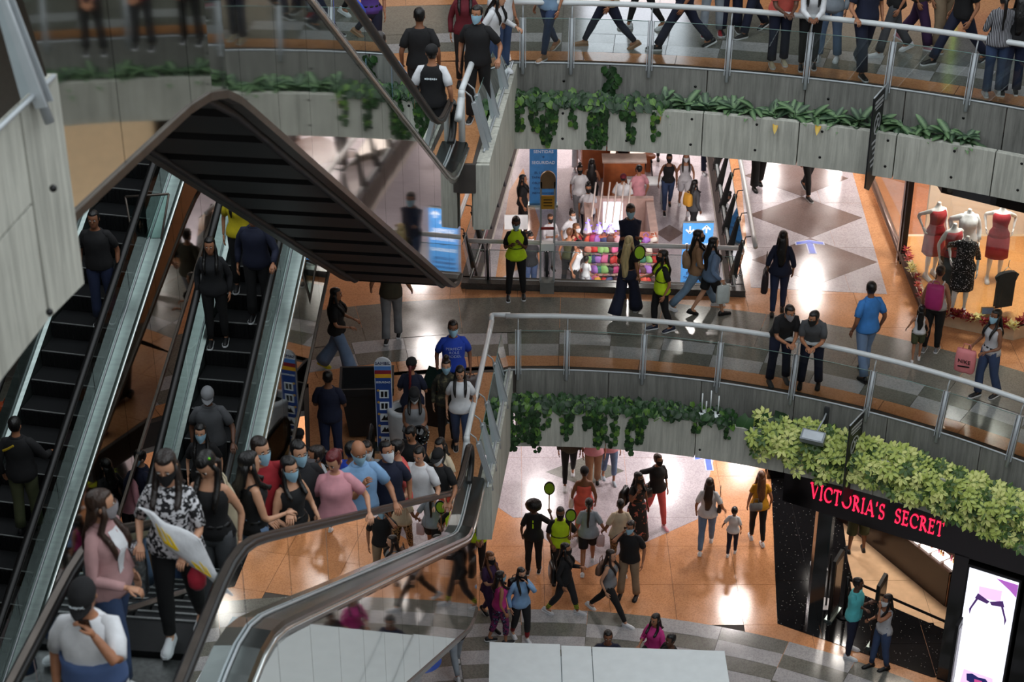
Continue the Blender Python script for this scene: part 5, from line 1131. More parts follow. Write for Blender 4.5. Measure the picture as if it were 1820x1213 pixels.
        return P0, [(r*km*(1+(s.fat-1)*.5)+g)*s.k for r in Rr]
    def raw_body(s):
        m = MB(); m.loft(s.torso_rings(-.13, .58, -.004, 16))
        for i in (0, 1):
            p, r = s.leg_pts(i, 0, 1, lambda f, r: (r-.004)*s.k, 10); m.tube(p, r, 10)
            an, a2 = s.legs[i][2], s.legs[i][3]; q = an+Vector((0, -.10, -.05))*s.k; m.tube([an+Vector((0, .03, -.03))*s.k, an+Vector((0, -.03, -.035))*s.k, q], [.034*s.k, .036*s.k, .026*s.k], 8)
            p, r = s.arm_pts(i, 0, 1, 0); m.tube([s.tw((((-1, 1)[i])*.08, .006, .435)), s.tw((((-1, 1)[i])*s.sh*.86, .006, .424))]+p[1:], [r[0]*.75, r[0]*.92]+r[1:], 10)
        if s.head: m.loft([[s.hw((w*cos(2*pi*i/16), y+d*sin(2*pi*i/16), z)) for i in range(16)] for z, w, d, y in HEAD])
        return m
    def foot_frame(s, i):
        an, a2 = s.legs[i][2], s.legs[i][3]; pit = min(.75, max(0, -a2*.95-.15)) if s.leg != 'sit' else 0
        return an, Matrix.Rotation(pit, 3, 'X')
    def extras(s, m):
        # hands: palm and five fingers
        for i, sd in ((0, -1), (1, 1)):
            S, E, W = s.arms[i]; d = (W-E).normalized(); sp = (s.R, s.L)[i]; k = s.k*(1 if s.sex == 'm' else .9)
            ref = Vector((-sd, 0, 0)) if not (isinstance(sp, str) and sp in ('cross', 'lean', 'belly', 'phone', 'hold')) and abs(d.z) > .5 else Vector((0, .2, -1))
            nrm = (ref-d*ref.dot(d)); nrm = nrm.normalized() if nrm.length > .05 else Vector((0, 1, 0)); lat = d.cross(nrm)
            fw = lat if lat.y < 0 else -lat; curl = .9 if isinstance(sp, str) and sp in ('hold', 'up', 'bag', 'phone', 'ear', 'rail') or not isinstance(sp, str) else .45
            m.loft([s.ell(W+d*t*k, fw*w*k, nrm*h*k, 8) for t, w, h in ((-.01, .024, .020), (.03, .036, .016), (.075, .040, .014), (.09, .036, .011))], 0)
            for f, (o, ln) in enumerate(((.030, .070), (.010, .080), (-.010, .075), (-.028, .058))):
                b0 = W+(d*.082+fw*o)*k; d1 = (d*cos(curl*.5)+nrm*sin(curl*.5)); d2 = (d*cos(curl*1.3)+nrm*sin(curl*1.3)); p1 = b0+d1*ln*.5*k; p2 = p1+d2*ln*.5*k
                m.tube([b0, p1, p2], [.0095*k, .0088*k, .0062*k], 5)
            b0 = W+(d*.02+fw*.028)*k; t1 = b0+(d*.035+fw*.022+nrm*.012)*k; t2 = t1+(d*.032+fw*.004+nrm*.012)*k; m.tube([b0, t1, t2], [.013*k, .0105*k, .007*k], 5)
        if not s.head: return
        for sd in (-1, 1):
            m.ball(s.hw((sd*.031, -.087, .012)), .0135*s.k, .009*s.k, .0075*s.k, 8, 5, 1, s.hm.to_3x3().normalized()); m.ball(s.hw((sd*.031, -.0945, .011)), .0068*s.k, .004*s.k, .0068*s.k, 6, 4, 2)
            m.obox(s.hw((sd*.032, -.0935, .031)), s.hm.to_3x3() @ Vector((.015, 0, -.002*sd)), s.hm.to_3x3() @ Vector((0, .004, 0)), s.hm.to_3x3() @ Vector((0, 0, .0028)), 2)
            m.ball(s.hw((sd*.074, .012, -.004)), .010*s.k, .018*s.k, .028*s.k, 6, 5, 0, s.hm.to_3x3().normalized())
        m.loft([[s.hw(p) for p in r] for r in ([(-.008, -.088, .02), (.008, -.088, .02), (0, -.100, .02)], [(-.012, -.09, -.012), (.012, -.09, -.012), (0, -.112, -.012)], [(-.017, -.086, -.034), (.017, -.086, -.034), (0, -.116, -.030)], [(-.010, -.084, -.042), (.010, -.084, -.042), (0, -.094, -.042)])], 0)
        m.ball(s.hw((0, -.080, -.066)), .022*s.k, .010*s.k, .007*s.k, 8, 5, 3, s.hm.to_3x3().normalized())
    def finish(s, ev):
        nv = len(ev.vertices); co = [0.0]*(3*nv); ev.vertices.foreach_get('co', co); m = MB(); m.v = [tuple(co[3*i:3*i+3]) for i in range(nv)]
        m.f = [list(p.vertices) for p in ev.polygons]; m.m = [0]*len(m.f); m.sm = [True]*len(m.f)
        s.extras(m); sk = SKM[s.skin]
        o = m.build(s.name, [sk, M_EYEW if s.skin != 'w' else sk, M_EYED if s.skin != 'w' else sk, M_LIP if s.skin != 'w' else sk]); o.location = s.pos; o.rotation_euler = (0, 0, radians(s.hd)); o['label'] = s.label; o['category'] = s.cat
        if s.group: o['group'] = s.group
        s.o = o; s.clothes(); s.headwear()
    def part(s, nm, m, mats): return m.build(nm, mats, s.o, local=True)
    def clothes(s):
        k = s.k; n = 18; tk, tc = s.top[0], s.top[1]; bk, bc = s.bot[0], s.bot[1]
        # lower garment
        m = MB(); hi = .06 if s.sex == 'm' else (.10 if bk != 'dress' else .16)
        if bk in ('skirt', 'mini', 'dress'):
            L = {'skirt': .80, 'mini': .36, 'dress': .42}[bk]; rr = s.torso_rings(-.03, hi, .016, n); base = s.torso_rings(-.06, -.04, .03, n)[0]; c0 = sum(base, Vector())/n
            cl = (s.legs[0][1]+s.legs[1][1])/2; sp = abs(s.legs[0][2].y-s.legs[1][2].y)*.35
            low = [[c0+(p-c0)*(1+(.16 if bk == 'skirt' else .05)*t)+Vector((0, (cl.y-c0.y)*t*.5, -L*.9*k*t))+Vector((0, (sp if p.y > c0.y else -sp)*t, .0))+Vector((.012*sin(5*i_)*t, .012*cos(4*i_)*t, 0)) for i_, p in enumerate(base)] for t in (1, .75, .5, .25, .0)]
            m.loft(low+rr)
            s.part('skirt', m, cloth(bc))
        else:
            end = {'slim': .97, 'jean': .98, 'loose': .98, 'wide': 1.0, 'short': .40, 'shorts': .56, 'capri': .80, 'legging': .95}[bk]
            gr = {'slim': lambda f, r: (r+.010)*k, 'legging': lambda f, r: (r+.006)*k, 'capri': lambda f, r: (r+.010)*k, 'jean': lambda f, r: (max(r, .058)+.014)*k, 'loose': lambda f, r: (max(r, .066)+.020)*k, 'wide': lambda f, r: (max(r, .07)+.012+.05*f)*k, 'short': lambda f, r: (r+.022)*k, 'shorts': lambda f, r: (max(r, .07)+.03)*k}[bk]
            m.loft(s.torso_rings(-.135, hi, .013, n))
            for i in (0, 1):
                p, r = s.leg_pts(i, 0.0, end, gr, n); m.tube([p[0]+Vector((0, 0, .05*k))]+p, [r[0]*.9]+r, 12)
            s.part('shorts' if bk in ('short', 'shorts') else 'trousers', m, cloth(bc))
            if s.sex == 'm' or bk == 'jean': s.part('belt', MB().loft(s.torso_rings(hi-.035, hi-.005, .018, n)), M_BLACK)
        # upper garment
        m = MB(); hem = {'tee': -.085, 'polo': -.085, 'tank': -.04, 'crop': .12, 'long': -.10, 'jacket': -.12, 'blouse': -.08, 'vest': -.10, 'dress': -.05, 'off': -.04, 'hoodie': -.13}[tk]; g = {'jacket': .024, 'hoodie': .028, 'tank': .011, 'crop': .012, 'blouse': .024, 'long': .018, 'dress': .012, 'off': .014}.get(tk, .020)
        top = .492 if tk not in ('tank', 'off', 'dress', 'crop') else (.425 if tk != 'off' else .37)
        rr = s.torso_rings(hem, top, g, n, hip_=0.0 if hem > 0 else {'loose': .022, 'wide': .016, 'shorts': .026}.get(bk, .012), flare={'tee': .006, 'blouse': .016, 'jacket': .008, 'polo': .005, 'hoodie': .004, 'vest': .004}.get(tk, 0)); 
        for j, r in enumerate(rr):                       # soft folds
            c = sum(r, Vector())/n; w = .006*k*(1 if j < len(rr)-2 else 0); rr[j] = [p+(p-c).normalized()*w*sin(i*2.3+j*1.9) for i, p in enumerate(r)]
        m.loft(rr)
        sl = {'tee': .36, 'polo': .36, 'tank': 0, 'crop': .22, 'long': .95, 'jacket': .95, 'blouse': .62, 'vest': .30, 'dress': 0, 'off': 0, 'hoodie': .95}[tk]
        if len(s.top) > 2: sl = s.top[2]
        sc = s.top[3] if len(s.top) > 3 else None
        mt = cloth(tc); ms = MB() if sc else m
        if sl:
            for i in (0, 1):
                p, r = s.arm_pts(i, 0, sl, .015 if sl < .7 else .012); sd = (-1, 1)[i]; inn = s.tw((sd*.07, .006, .437)); sh2 = s.tw((sd*s.sh*.84, .006, .425)); ms.tube([inn, sh2]+p[1:], [r[0]*.80, r[0]*.97]+r[1:], 12)
        t_o = s.part({'tee': 't_shirt', 'polo': 'polo_shirt', 'tank': 'tank_top', 'crop': 'crop_top', 'long': 'long_sleeved_top', 'jacket': 'jacket', 'blouse': 'blouse', 'vest': 'vest', 'dress': 'bodice', 'off': 'strapless_top', 'hoodie': 'hoodie'}[tk], m, mt); s.topo = t_o
        if sc: ms.build('sleeves', cloth(sc), t_o, local=True)
        if tk in ('tank', 'dress', 'crop') and s.skin != 'w':
            b = MB()
            for sd in (-1, 1): b.tube([s.tw((sd*.085, -.10, .40)), s.tw((sd*.09, -.04, .462)), s.tw((sd*.088, .05, .455)), s.tw((sd*.085, .088, .39))], .014*k, 6)
            b.build('strap', mt, t_o, local=True)
        if tk in ('polo', 'jacket'):
            b = MB(); q = s.torso_rings(.475, .515, .012, 14); b.loft(q); b.build('collar', mt, t_o, local=True)
        if tk == 'jacket' and tc in ('x', 'd'):
            b = MB(); q = s.torso_rings(-.08, .47, .020, 18)
            for r in q: pass
            q = s.torso_rings(-.02, .465, .030, 72); b.loft([[r[54+j*round(1+4*e/(len(q)-1))] for j in (-1, 0, 1)] for e, r in enumerate(q)], 0, True, False, False); b.build('inner_shirt', cloth('w'), t_o, local=True)
        # shoes
        for i in (0, 1):
            an, Rm = s.foot_frame(i); up = MB()
            def st(y, w, h, z0=0): return [an+(Rm @ Vector((w*cos(a), y, -.085+z0+max(0, h*sin(a)))))*k for a in [pi*j/6 for j in range(7)]]
            up.loft([st(y, w, h, .018) for y, w, h in ((.072, .024, .06), (.05, .034, .085), (.0, .037, .088), (-.06, .038, .062), (-.12, .043, .048), (-.165, .038, .038), (-.19, .018, .022))], 0)
            up.loft([[an+(Rm @ Vector((x, y, -.085+z)))*k for x, z in ((-w, 0), (w, 0), (w, .024), (-w, .024))] for y, w in ((.078, .024), (.05, .037), (.0, .039), (-.06, .040), (-.12, .046), (-.17, .040), (-.196, .018))], 1, False)
            s.part('shoe', up, [shoem(s.shoe), shoem(s.sole)])
            if s.sock:
                p, r = s.leg_pts(i, .62, .96, lambda f, r: (r+.006)*k, 10); s.part('sock', MB().tube(p, r, 12), cloth(s.sock))
    def headwear(s):
        if not s.head: return
        hw = s.hw; n = 20; st, hc = s.hair if s.hair else ('bald', 'k'); hmat = HRM[hc]
        if st != 'bald':
            m = MB(); k_ = {'short': 1.06, 'crop': 1.03, 'afro': 1.0}.get(st, 1.075); rings = []
            z0 = -.055 if st in ('short', 'crop') else -.09
            for z in (z0, -.03, .0, .03, .055, .08, .098, .110, .1185):
                w, d, y = head_r(z); sc_ = k_; ring_ = []
                for i in range(n):
                    a = 2*pi*i/n; fr = max(0, -sin(a)); lim = .060 if st in ('short', 'crop') else .066
                    q = sc_; front = -sin(a) > (.25 if z < .0 else .35)
                    if front and z < lim: q = .80
                    if st in ('short', 'crop') and z < -.02 and sin(a) < .35: q = .80
                    ring_.append(hw((w*q*cos(a), y+d*q*sin(a)+.002, z+(.009 if z > .05 else 0))))
                rings.append(ring_)
            m.loft(rings)
            if st == 'afro': m = MB(); m.ball(hw((0, .035, .045)), .165*s.k, .145*s.k, .14*s.k, 18, 12, 0); m.v = [tuple(Vector(p)+Vector((noise.noise(Vector(p)*30), noise.noise(Vector(p)*31+Vector((5, 0, 0))), noise.noise(Vector(p)*29)))*.014) for p in m.v]
            H_ = s.part('hair', m, hmat); ln = {'long': .38, 'xlong': .56, 'mid': .16}.get(st, 0)
            if ln:
                b = MB(); c0 = hw((0, .045, .03)); c1 = hw((0, .072, -.06)); c2 = s.tw((0, .095, .47)); pts = [c0, c1, c2]; ws = [.072, .082, .088]; ds = [.05, .045, .04]
                nseg = 4
                for j in range(1, nseg+1): t = j/nseg; pts.append(s.tw((.012*sin(j*2), .128+.01*sin(j), .47-ln*t))); ws.append(.09-.05*t*t); ds.append(.038-.02*t)
                X = s.hm.to_3x3() @ Vector((1, 0, 0)); X2 = s.R0 @ Vector((1, 0, 0))
                b.loft([s.ell(p, (X if j < 2 else X2).normalized()*w*s.k, (s.R0 @ Vector((0, 1, 0)))*d*s.k, 12) for j, (p, w, d) in enumerate(zip(pts, ws, ds))]); b.build('hair_length', hmat, H_, local=True)
                for sd in (-1, 1):
                    b = MB(); b.tube([hw((sd*.066, -.005, .03)), hw((sd*.078, -.01, -.06)), s.tw((sd*.088, -.045, .47)), s.tw((sd*.092, -.125, .40)), s.tw((sd*.088, -.152, .47-min(.3, ln)*.45)), s.tw((sd*.08, -.148, .47-min(.3, ln)*.7))], [.018*s.k, .026*s.k, .028*s.k, .026*s.k, .022*s.k, .008*s.k], 8); b.build('side_lock', hmat, H_, local=True)
            if st in ('pony', 'braid'):
                b = MB(); p = [hw((0, .095, .03)), hw((0, .135, .0)), s.tw((0, .15, .44)), s.tw((.01, .15, .30)), s.tw((0, .145, .14 if st == 'pony' else .0))]; p2 = []; rr = []
                for j in range(len(p)-1):
                    for t in (0, .33, .66): p2.append(p[j].lerp(p[j+1], t)); q = (j+t)/(len(p)-1); rr.append((.034-.018*q)*s.k*(1 if st == 'pony' else .72+.28*(len(rr) % 2)))
                b.tube(p2, rr, 8); b.build('ponytail', hmat, H_, local=True)
            if st == 'bun': MB().ball(hw((0, .05, .135)), .05*s.k, nu=10, nv=7).build('bun', hmat, H_, local=True)
        if s.mask:
            b = MB(); rows = []
            for j in range(6):
                z = -.112+.115*j/5; w, d, y = head_r(z); r_ = []
                for i in range(11):
                    a = -pi/2+radians(-78+156*i/10); e = abs(i-5)/5; bul = .014*(1-e)*(1 if 1 < j < 5 else .5); r_.append(hw(((w*1.05+.004)*cos(a), y+(d*1.03+.012*(1-e*.6)+bul)*sin(a), z-.012*(1-e)*(j == 0)+.010*(1-e)*(j == 5))))
                rows.append(r_)
            b.loft(rows, 0, True, False, False)
            for sd in (-1, 1): b.tube([rows[4][0 if sd < 0 else 10], hw((sd*.082, .02, .0)), rows[1][0 if sd < 0 else 10]], .003*s.k, 4)
            s.part('face_mask', b, msk(s.mask))
        if s.cap:
            b = MB(); b.loft([[hw((w*1.13*cos(2*pi*i/n), y+d*1.12*sin(2*pi*i/n), z)) for i in range(n)] for z, w, d, y in ((.028, .078, .100, .002), (.06, .078, .100, .004), (.095, .066, .086, .006), (.118, .044, .058, .007), (.13, .012, .016, .008))])
            C_ = s.part('cap', b, cloth(s.cap))
            b = MB(); f = []
            for i in range(9):
                a = -pi/2+radians(-62+124*i/8); f.append(((.080*1.10)*cos(a), .105*sin(a), (.080*1.10)*cos(a)*.95, .105*sin(a)-.075*(1-abs(i-4)/4*.55)))
            vs = [hw((q[0], q[1], .034)) for q in f]+[hw((q[2], q[3], .018-.006*abs(j-4)/4)) for j, q in enumerate(f)]; vs += [Vector(v)+Vector((0, 0, .008*s.k)) for v in vs]
            fs = []
            for i in range(8): fs += [(i, i+1, i+10, i+9), (i+18, i+27, i+28, i+19), (i+9, i+10, i+28, i+27)]
            b.add(vs, fs, 0, False); b.build('brim', cloth(s.cap), C_, local=True)
    def world(s, p): return Matrix.Translation(s.pos) @ Matrix.Rotation(radians(s.hd), 4, 'Z') @ Vector(p)
    def hand(s, side): S, E, W = s.arms[0 if side == 'R' else 1]; return s.world(W+(W-E).normalized()*.08*s.k)
PEOPLE = []
def esc_t(E, p): d = Vector((p.x, p.y, 0))-E.K; return d.dot(E.u), d.dot(E.r)
def locate(at, H):
    k = at[0]
    if k == 'f': return P(at[1], at[2], at[3])                     # feet seen at a pixel on floor z
    if k == 'h': q = P(at[1], at[2], at[3]+H*.985); return Vector((q.x, q.y, at[3]))
    if k == 'w': return Vector(at[1:])
    if k == 't':
        E, tt, lt = at[1:4]; tr_ = round((tt-.3)/.4)*.4+.3 if 0 < tt < E.run else tt; p = E.plan(tr_)+E.r*lt
        return Vector((p.x, p.y, E.z0+(E.sl*tr_ if 0 < tr_ < E.run else (0 if tr_ <= 0 else E.rise))+.01))
    if k == 'e':                                                   # head seen, standing on escalator E
        E = at[1]; r = ray(at[2], at[3]); lo, hi = 8.0, 45.0
        lim = at[4] if len(at) > 4 else .30; best = None
        for i in range(1600):
            d = 9+i*.015; t = d/r.y; X, Y, Z = r.x*t, d, CAM_H+r.z*t; tt, lt = esc_t(E, Vector((X, Y, 0))); e = Z-H*.985-E.h(tt)
            if best is None or abs(e) < abs(best[0]): best = (e, tt, lt)
        e, tt, lt = best; lt = max(-lim, min(lim, lt)); tr_ = round((tt-.3)/.4)*.4+.3 if 0 < tt < E.run else tt
        z = E.z0+(E.sl*((tr_-.3)+.2+.1) if 0 < tr_ < E.run else (0 if tr_ <= 0 else E.rise)); p = E.plan(tr_)+E.r*lt
        return Vector((p.x, p.y, z+.01))
def make_people():
    tmp = []
    for s in PEOPLE:
        s.pos = locate(s.at, s.H)
        if s.off: s.pos = s.pos+Vector(s.off)
        o = bpy.data.objects.new('tmp', s.raw_body().mesh('tmp', SKM['a'])); COL.objects.link(o); r = o.modifiers.new('r', 'REMESH'); r.mode = 'VOXEL'; r.voxel_size = s.vox; q = o.modifiers.new('s', 'SMOOTH'); q.factor = .5; q.iterations = 3; tmp.append(o)
    dg = bpy.context.evaluated_depsgraph_get(); evs = [bpy.data.meshes.new_from_object(o.evaluated_get(dg)) for o in tmp]
    for o in tmp: me = o.data; bpy.data.objects.remove(o); bpy.data.meshes.remove(me)
    for s, ev in zip(PEOPLE, evs): s.finish(ev); bpy.data.meshes.remove(ev)
# ------------------------------------------------------------------ who stands where
Q = Person
# lower floor, around the escalators and the shop
L0 = 0.0
g_afro = Q('security guard with afro hair seen from behind raising a green paddle', ('f', 948, 1018, L0), 172, 1.68, 'f', 'd', ('afro', 'k'), ('tee', 'k'), ('slim', 'k'), 'k', 'w', R=(-.30, -.16, 1.34), leg='stand')
g_l2 = Q('security guard in lime vest facing the viewer holding a green paddle', ('h', 996, 906, L0), 0, 1.70, 'm', 'c', ('short', 'k'), ('vest', 'e', .34, 'k'), ('slim', 'k'), 'k', 'k', mask='k', L=(.22, -.24, 1.22), R='hold')
w_blk = Q('woman in black with neon striped socks carrying a black tote', ('f', 1003, 1092, L0), 72, 1.66, 'f', 'b', ('long', 'k'), ('long', 'k'), ('capri', 'K'), 'W', 'w', mask='k', leg='walk2', L='phone', sock='sock')
Q('woman in purple top with long red-brown hair walking right', ('f', 872, 1108, L0), 40, 1.66, 'f', 'a', ('long', 'l'), ('tee', 'V'), ('legging', 'V'), 'k', 'w', mask='k', leg='walk', R='phone', L='swB')
Q('woman in pink tank top and patterned leggings beside the kiosk', ('f', 889, 1142, L0), 110, 1.62, 'f', 'b', ('mid', 'k'), ('tank', 'P'), ('capri', 'psy'), 'K', 'w', mask='b', leg='step', L='hold')
w_sky = Q('woman in pale blue sweater and red socks touching her mask', ('f', 926, 1138, L0), 25, 1.64, 'f', 'a', ('xlong', 'k'), ('long', 's'), ('capri', 'K'), 'w', 'w', mask='k', leg='step2', L='face', sock='r')
w_gry = Q('woman in grey tank top and black leggings striding right in white shoes', ('f', 1082, 1099, L0), 62, 1.66, 'f', 'a', ('long', 'n'), ('tank', 'g'), ('legging', 'k'), 'w', 'w', leg='stride', R='down', L='swB')
m_call = Q('man in black T-shirt and khaki trousers holding a phone to his ear', ('f', 1116, 1062, L0), -18, 1.76, 'm', 'b', ('short', 'k'), ('tee', 'k'), ('jean', 'T'), 'k', 'k', mask='b', R='ear', L='down', leg='wide', yaw=-15)
Q('woman in grey T-shirt and black shorts seen from behind', ('f', 1044, 1010, L0), 176, 1.66, 'f', 'b', ('pony', 'k'), ('tee', 'l'), ('short', 'k'), 'w', 'w', leg='walk', R='out', L='down', fat=1.12)
w_leo = Q('woman in cream top and leopard trousers seen from behind', ('f', 1099, 1012, L0), 184, 1.66, 'f', 'c', ('short', 'k'), ('tee', 'c'), ('slim', 'leo'), 'w', 'w', leg='walk2', L='out', fat=1.15)
w_cor = Q('bare-shouldered woman in coral top seen from behind with dark cap', ('h', 1039, 834, L0), 178, 1.70, 'f', 'c', ('short', 'k'), ('off', 'z'), ('slim', 'z'), 'w', 'w', cap='k', fat=1.1)
w_flo = Q('woman in dark floral skirt and crop top with curly hair', ('h', 1135, 843, L0), 28, 1.66, 'f', 'c', ('mid', 'k'), ('crop', 'floral_d'), ('skirt', 'floral_d'), 't', 't', mask='k', R='shoulder', L='down', leg='step', yaw=20)
w_pnk = Q('short-haired woman in black top and pink trousers', ('f', 1164, 930, L0), 22, 1.68, 'f', 'b', ('short', 'b'), ('blouse', 'k'), ('slim', 'R'), 'p', 'w', mask='k', R='hip', L='down', leg='walk2', yaw=20)
w_mom = Q('woman in white T-shirt and blue jeans leading a child', ('f', 1254, 974, L0), 170, 1.68, 'f', 'b', ('long', 'b'), ('tee', 'w'), ('slim', 'J'), 'w', 'w', leg='walk', R='out', L='down')
Q('small child in white T-shirt holding the hand of the woman in jeans', ('f', 1300, 985, L0), 165, 1.10, 'c', 'c', ('short', 'k'), ('tee', 'w'), ('slim', 'n'), 'w', 'w', leg='step', L='out')
w_yel = Q('woman in mustard top and black leggings seen from behind', ('f', 1344, 962, L0), 184, 1.66, 'f', 'b', ('long', 'l'), ('tee', 'y', .2), ('legging', 'k'), 'w', 'w', leg='step2')
Q('person in olive top and black leggings half hidden by the middle planter', ('f', 1011, 858, L0), 0, 1.66, 'f', 'b', ('long', 'k'), ('long', 'o'), ('legging', 'k'), 'w', 'w', leg='walk')
Q('person in beige trousers and pink top half hidden by the middle planter', ('f', 1054, 866, L0), 0, 1.70, 'f', 'b', ('long', 'k'), ('blouse', 'p'), ('jean', 't'), 'k', 'w', leg='step')
Q('person in cropped blue jeans half hidden by the middle planter', ('f', 1082, 857, L0), 10, 1.60, 'f', 'b', ('long', 'k'), ('blouse', 'p'), ('capri', 'J'), 'l', 'w', leg='step2')
m_aqua = Q('man in aqua T-shirt standing with folded arms at the shop entrance', ('f', 1510, 1163, L0), 62, 1.72, 'm', 'd', ('crop', 'k'), ('tee', 'a'), ('slim', 'n'), 'w', 'w', R='cross', L='cross', leg='wide', yaw=15)
w_call = Q('woman with long black hair and blue jeans talking at the shop entrance', ('f', 1562, 1188, L0), -68, 1.66, 'f', 'b', ('long', 'k'), ('tank', 'W'), ('slim', 'j'), 'k', 'k', mask='w', R='phone', L='face', leg='cross')
Q('man in dark shorts standing deep inside the beauty shop', ('f', 1521, 981, L0), 178, 1.74, 'm', 'c', ('short', 'k'), ('tee', 'k'), ('shorts', 'O'), 'k', 'k', leg='wide')
Q('seated man behind the dark shelf of the white kiosk', ('w', 1.68, 25.55, 0), 0, 1.74, 'm', 'c', ('short', 'k'), ('tee', 'n'), ('jean', 'n'), 'k', 'k', leg='sit')
Q('seated woman in magenta top with black hair beside the white kiosk', ('w', 2.55, 26.1, 0), -40, 1.66, 'f', 'b', ('mid', 'k'), ('blouse', 'P'), ('slim', 'k'), 'k', 'k', leg='sit', L='hold', R='hold')
Q('seated man with cropped hair in front of the woman in magenta', ('w', 2.78, 25.5, 0), -60, 1.70, 'm', 'd', ('crop', 'k'), ('tee', 'k'), ('jean', 'n'), 'k', 'k', leg='sit', R='hold')
Q('person in black jacket and pale jeans stepping past the end of the mirror cladding', ('f', 812, 1192, L0), 200, 1.66, 'm', 'b', ('short', 'k'), ('jacket', 'k'), ('slim', 'l'), 'w', 'w', leg='walk', R='hold')
Q('man in black T-shirt seen through the escalator glass on the lower floor', ('h', 690, 906, L0), 185, 1.74, 'm', 'c', ('short', 'k'), ('tee', 'k'), ('jean', 'G'), 'k', 'k', cap='k', leg='step')
Q('man in camouflage trousers seen through the escalator glass', ('h', 738, 880, L0), 175, 1.74, 'm', 'c', ('short', 'k'), ('tee', 'c'), ('loose', 'camo'), 'k', 'k', leg='wide')
Q('lime vested guard standing below the escalator end on the lower floor', ('h', 847, 900, L0), 10, 1.70, 'm', 'c', ('short', 'k'), ('vest', 'e', .34, 'k'), ('slim', 'k'), 'k', 'k', mask='k', R='belly', L='belly')
# lower floor, far part beyond the second well
w_wht = Q('woman in white T-shirt and grey jeans walking towards the viewer far off', ('h', 1031, 294, L0), 5, 1.68, 'f', 'c', ('bun', 'k'), ('tee', 'w'), ('jean', 'g'), 'w', 'w', mask='k', leg='walk')
Q('woman in black dungarees with long hair walking away far off', ('h', 1052, 283, L0), 170, 1.68, 'f', 'b', ('xlong', 'k'), ('tank', 'k'), ('loose', 'k'), 'k', 'k', leg='walk2', R='hold')
Q('woman in pale grey T-shirt and torn black jeans by the cone trees', ('h', 1046, 329, L0), 0, 1.66, 'f', 'b', ('bun', 'k'), ('tee', 'W'), ('slim', 'n'), 'k', 'w', mask='k', leg='step')
Q('far person in white trousers cut off by the upper wall', ('f', 1027, 297, L0), 0, 1.70, 'f', 'b', ('long', 'k'), ('tee', 'k'), ('loose', 'w'), 'w', 'w', leg='walk')
Q('person in white T-shirt at the coffee bar counter', ('h', 1108, 312, L0), 170, 1.66, 'm', 'b', ('short', 'k'), ('tee', 'w'), ('slim', 'k'), 'k', 'k', cap='m')
Q('man in pink T-shirt at the coffee bar counter', ('h', 1136, 296, L0), -150, 1.72, 'm', 'b', ('short', 'k'), ('tee', 'p'), ('slim', 'k'), 'k', 'k', mask='k', L='hold')
Q('barista in black behind the coffee bar counter', ('w', 3.05, 46.9, 0), 0, 1.66, 'f', 'b', ('short', 'k'), ('tee', 'k'), ('slim', 'k'), 'k', 'k', mask='k', R='hold', L='hold')
Q('small boy in yellow at the coffee bar', ('h', 1101, 337, L0), 165, 1.15, 'c', 'b', ('short', 'k'), ('tee', 'y'), ('slim', 'n'), 'w', 'w')
Q('woman in black sleeveless top carrying a dark shopping bag far off', ('h', 1190, 274, L0), 0, 1.68, 'f', 'c', ('bun', 'k'), ('tank', 'k'), ('slim', 'j'), 'k', 'w', mask='k', leg='walk', R='bag', L='down')
Q('curly-haired woman in pale top and white shorts walking far off', ('h', 1220, 272, L0), 0, 1.70, 'f', 'b', ('long', 'n'), ('tank', 'W'), ('short', 'W'), 'w', 'w', mask='w', leg='walk2')
w_back = Q('woman in grey jacket with yellow backpack walking right far off', ('h', 1235, 320, L0), 130, 1.64, 'f', 'c', ('mid', 'k'), ('hoodie', 'G'), ('slim', 'K'), 'k', 'w', leg='walk2')
Q('far couple member in dark trousers at the top of the lower hall', ('f', 1252, 303, L0), 10, 1.72, 'm', 'b', ('short', 'k'), ('tee', 'n'), ('jean', 'n'), 'w', 'w', leg='walk')
Q('far person in black trousers beside the stool', ('f', 1163, 285, L0), 0, 1.70, 'm', 'b', ('short', 'k'), ('tee', 'k'), ('slim', 'k'), 'k', 'k')
Q('woman in white blouse bending over goods left of the stall', ('h', 1012, 374, L0), 40, 1.62, 'f', 'a', ('bun', 'n'), ('tee', 'w'), ('slim', 'g'), 'k', 'k', mask='w', lean=10)
Q('woman in red top with fair hair left of the stall', ('h', 1016, 384, L0), 60, 1.62, 'f', 'a', ('mid', 'l'), ('tank', 'r'), ('slim', 'k'), 'k', 'k', mask='w', off=(.1, -.5, 0))
Q('older person in pale blouse behind the totem', ('h', 978, 383, L0), 20, 1.58, 'f', 'b', ('short', 'b'), ('blouse', 'W'), ('slim', 'g'), 'k', 'k', mask='k', R='phone', L='phone')
Q('woman in olive top and dark jeans in front of the bag rack', ('h', 1012, 408, L0), 160, 1.66, 'f', 'b', ('short', 'l'), ('tank', 'O'), ('slim', 'K'), 'r', 'w', leg='step')
Q('woman in white sleeveless top next to the bag rack', ('h', 1023, 428, L0), 70, 1.66, 'f', 'b', ('pony', 'k'), ('tank', 'w'), ('slim', 'k'), 'k', 'k', mask='k', lean=8)
Q('child in white kneeling by the bag rack', ('h', 1042, 458, L0), 150, 1.05, 'c', 'b', ('short', 'k'), ('tee', 'w'), ('slim', 'w'), 'w', 'w')
Q('person in black T-shirt and jeans behind the lime guard', ('h', 943, 418, L0), 20, 1.68, 'f', 'b', ('bun', 'k'), ('tee', 'K'), ('jean', 'j'), 'w', 'w', mask='w')
Q('person in black walking behind the white sale board', ('f', 929, 413, L0), 90, 1.66, 'f', 'b', ('long', 'k'), ('tee', 'k'), ('slim', 'k'), 'k', 'k', leg='step')
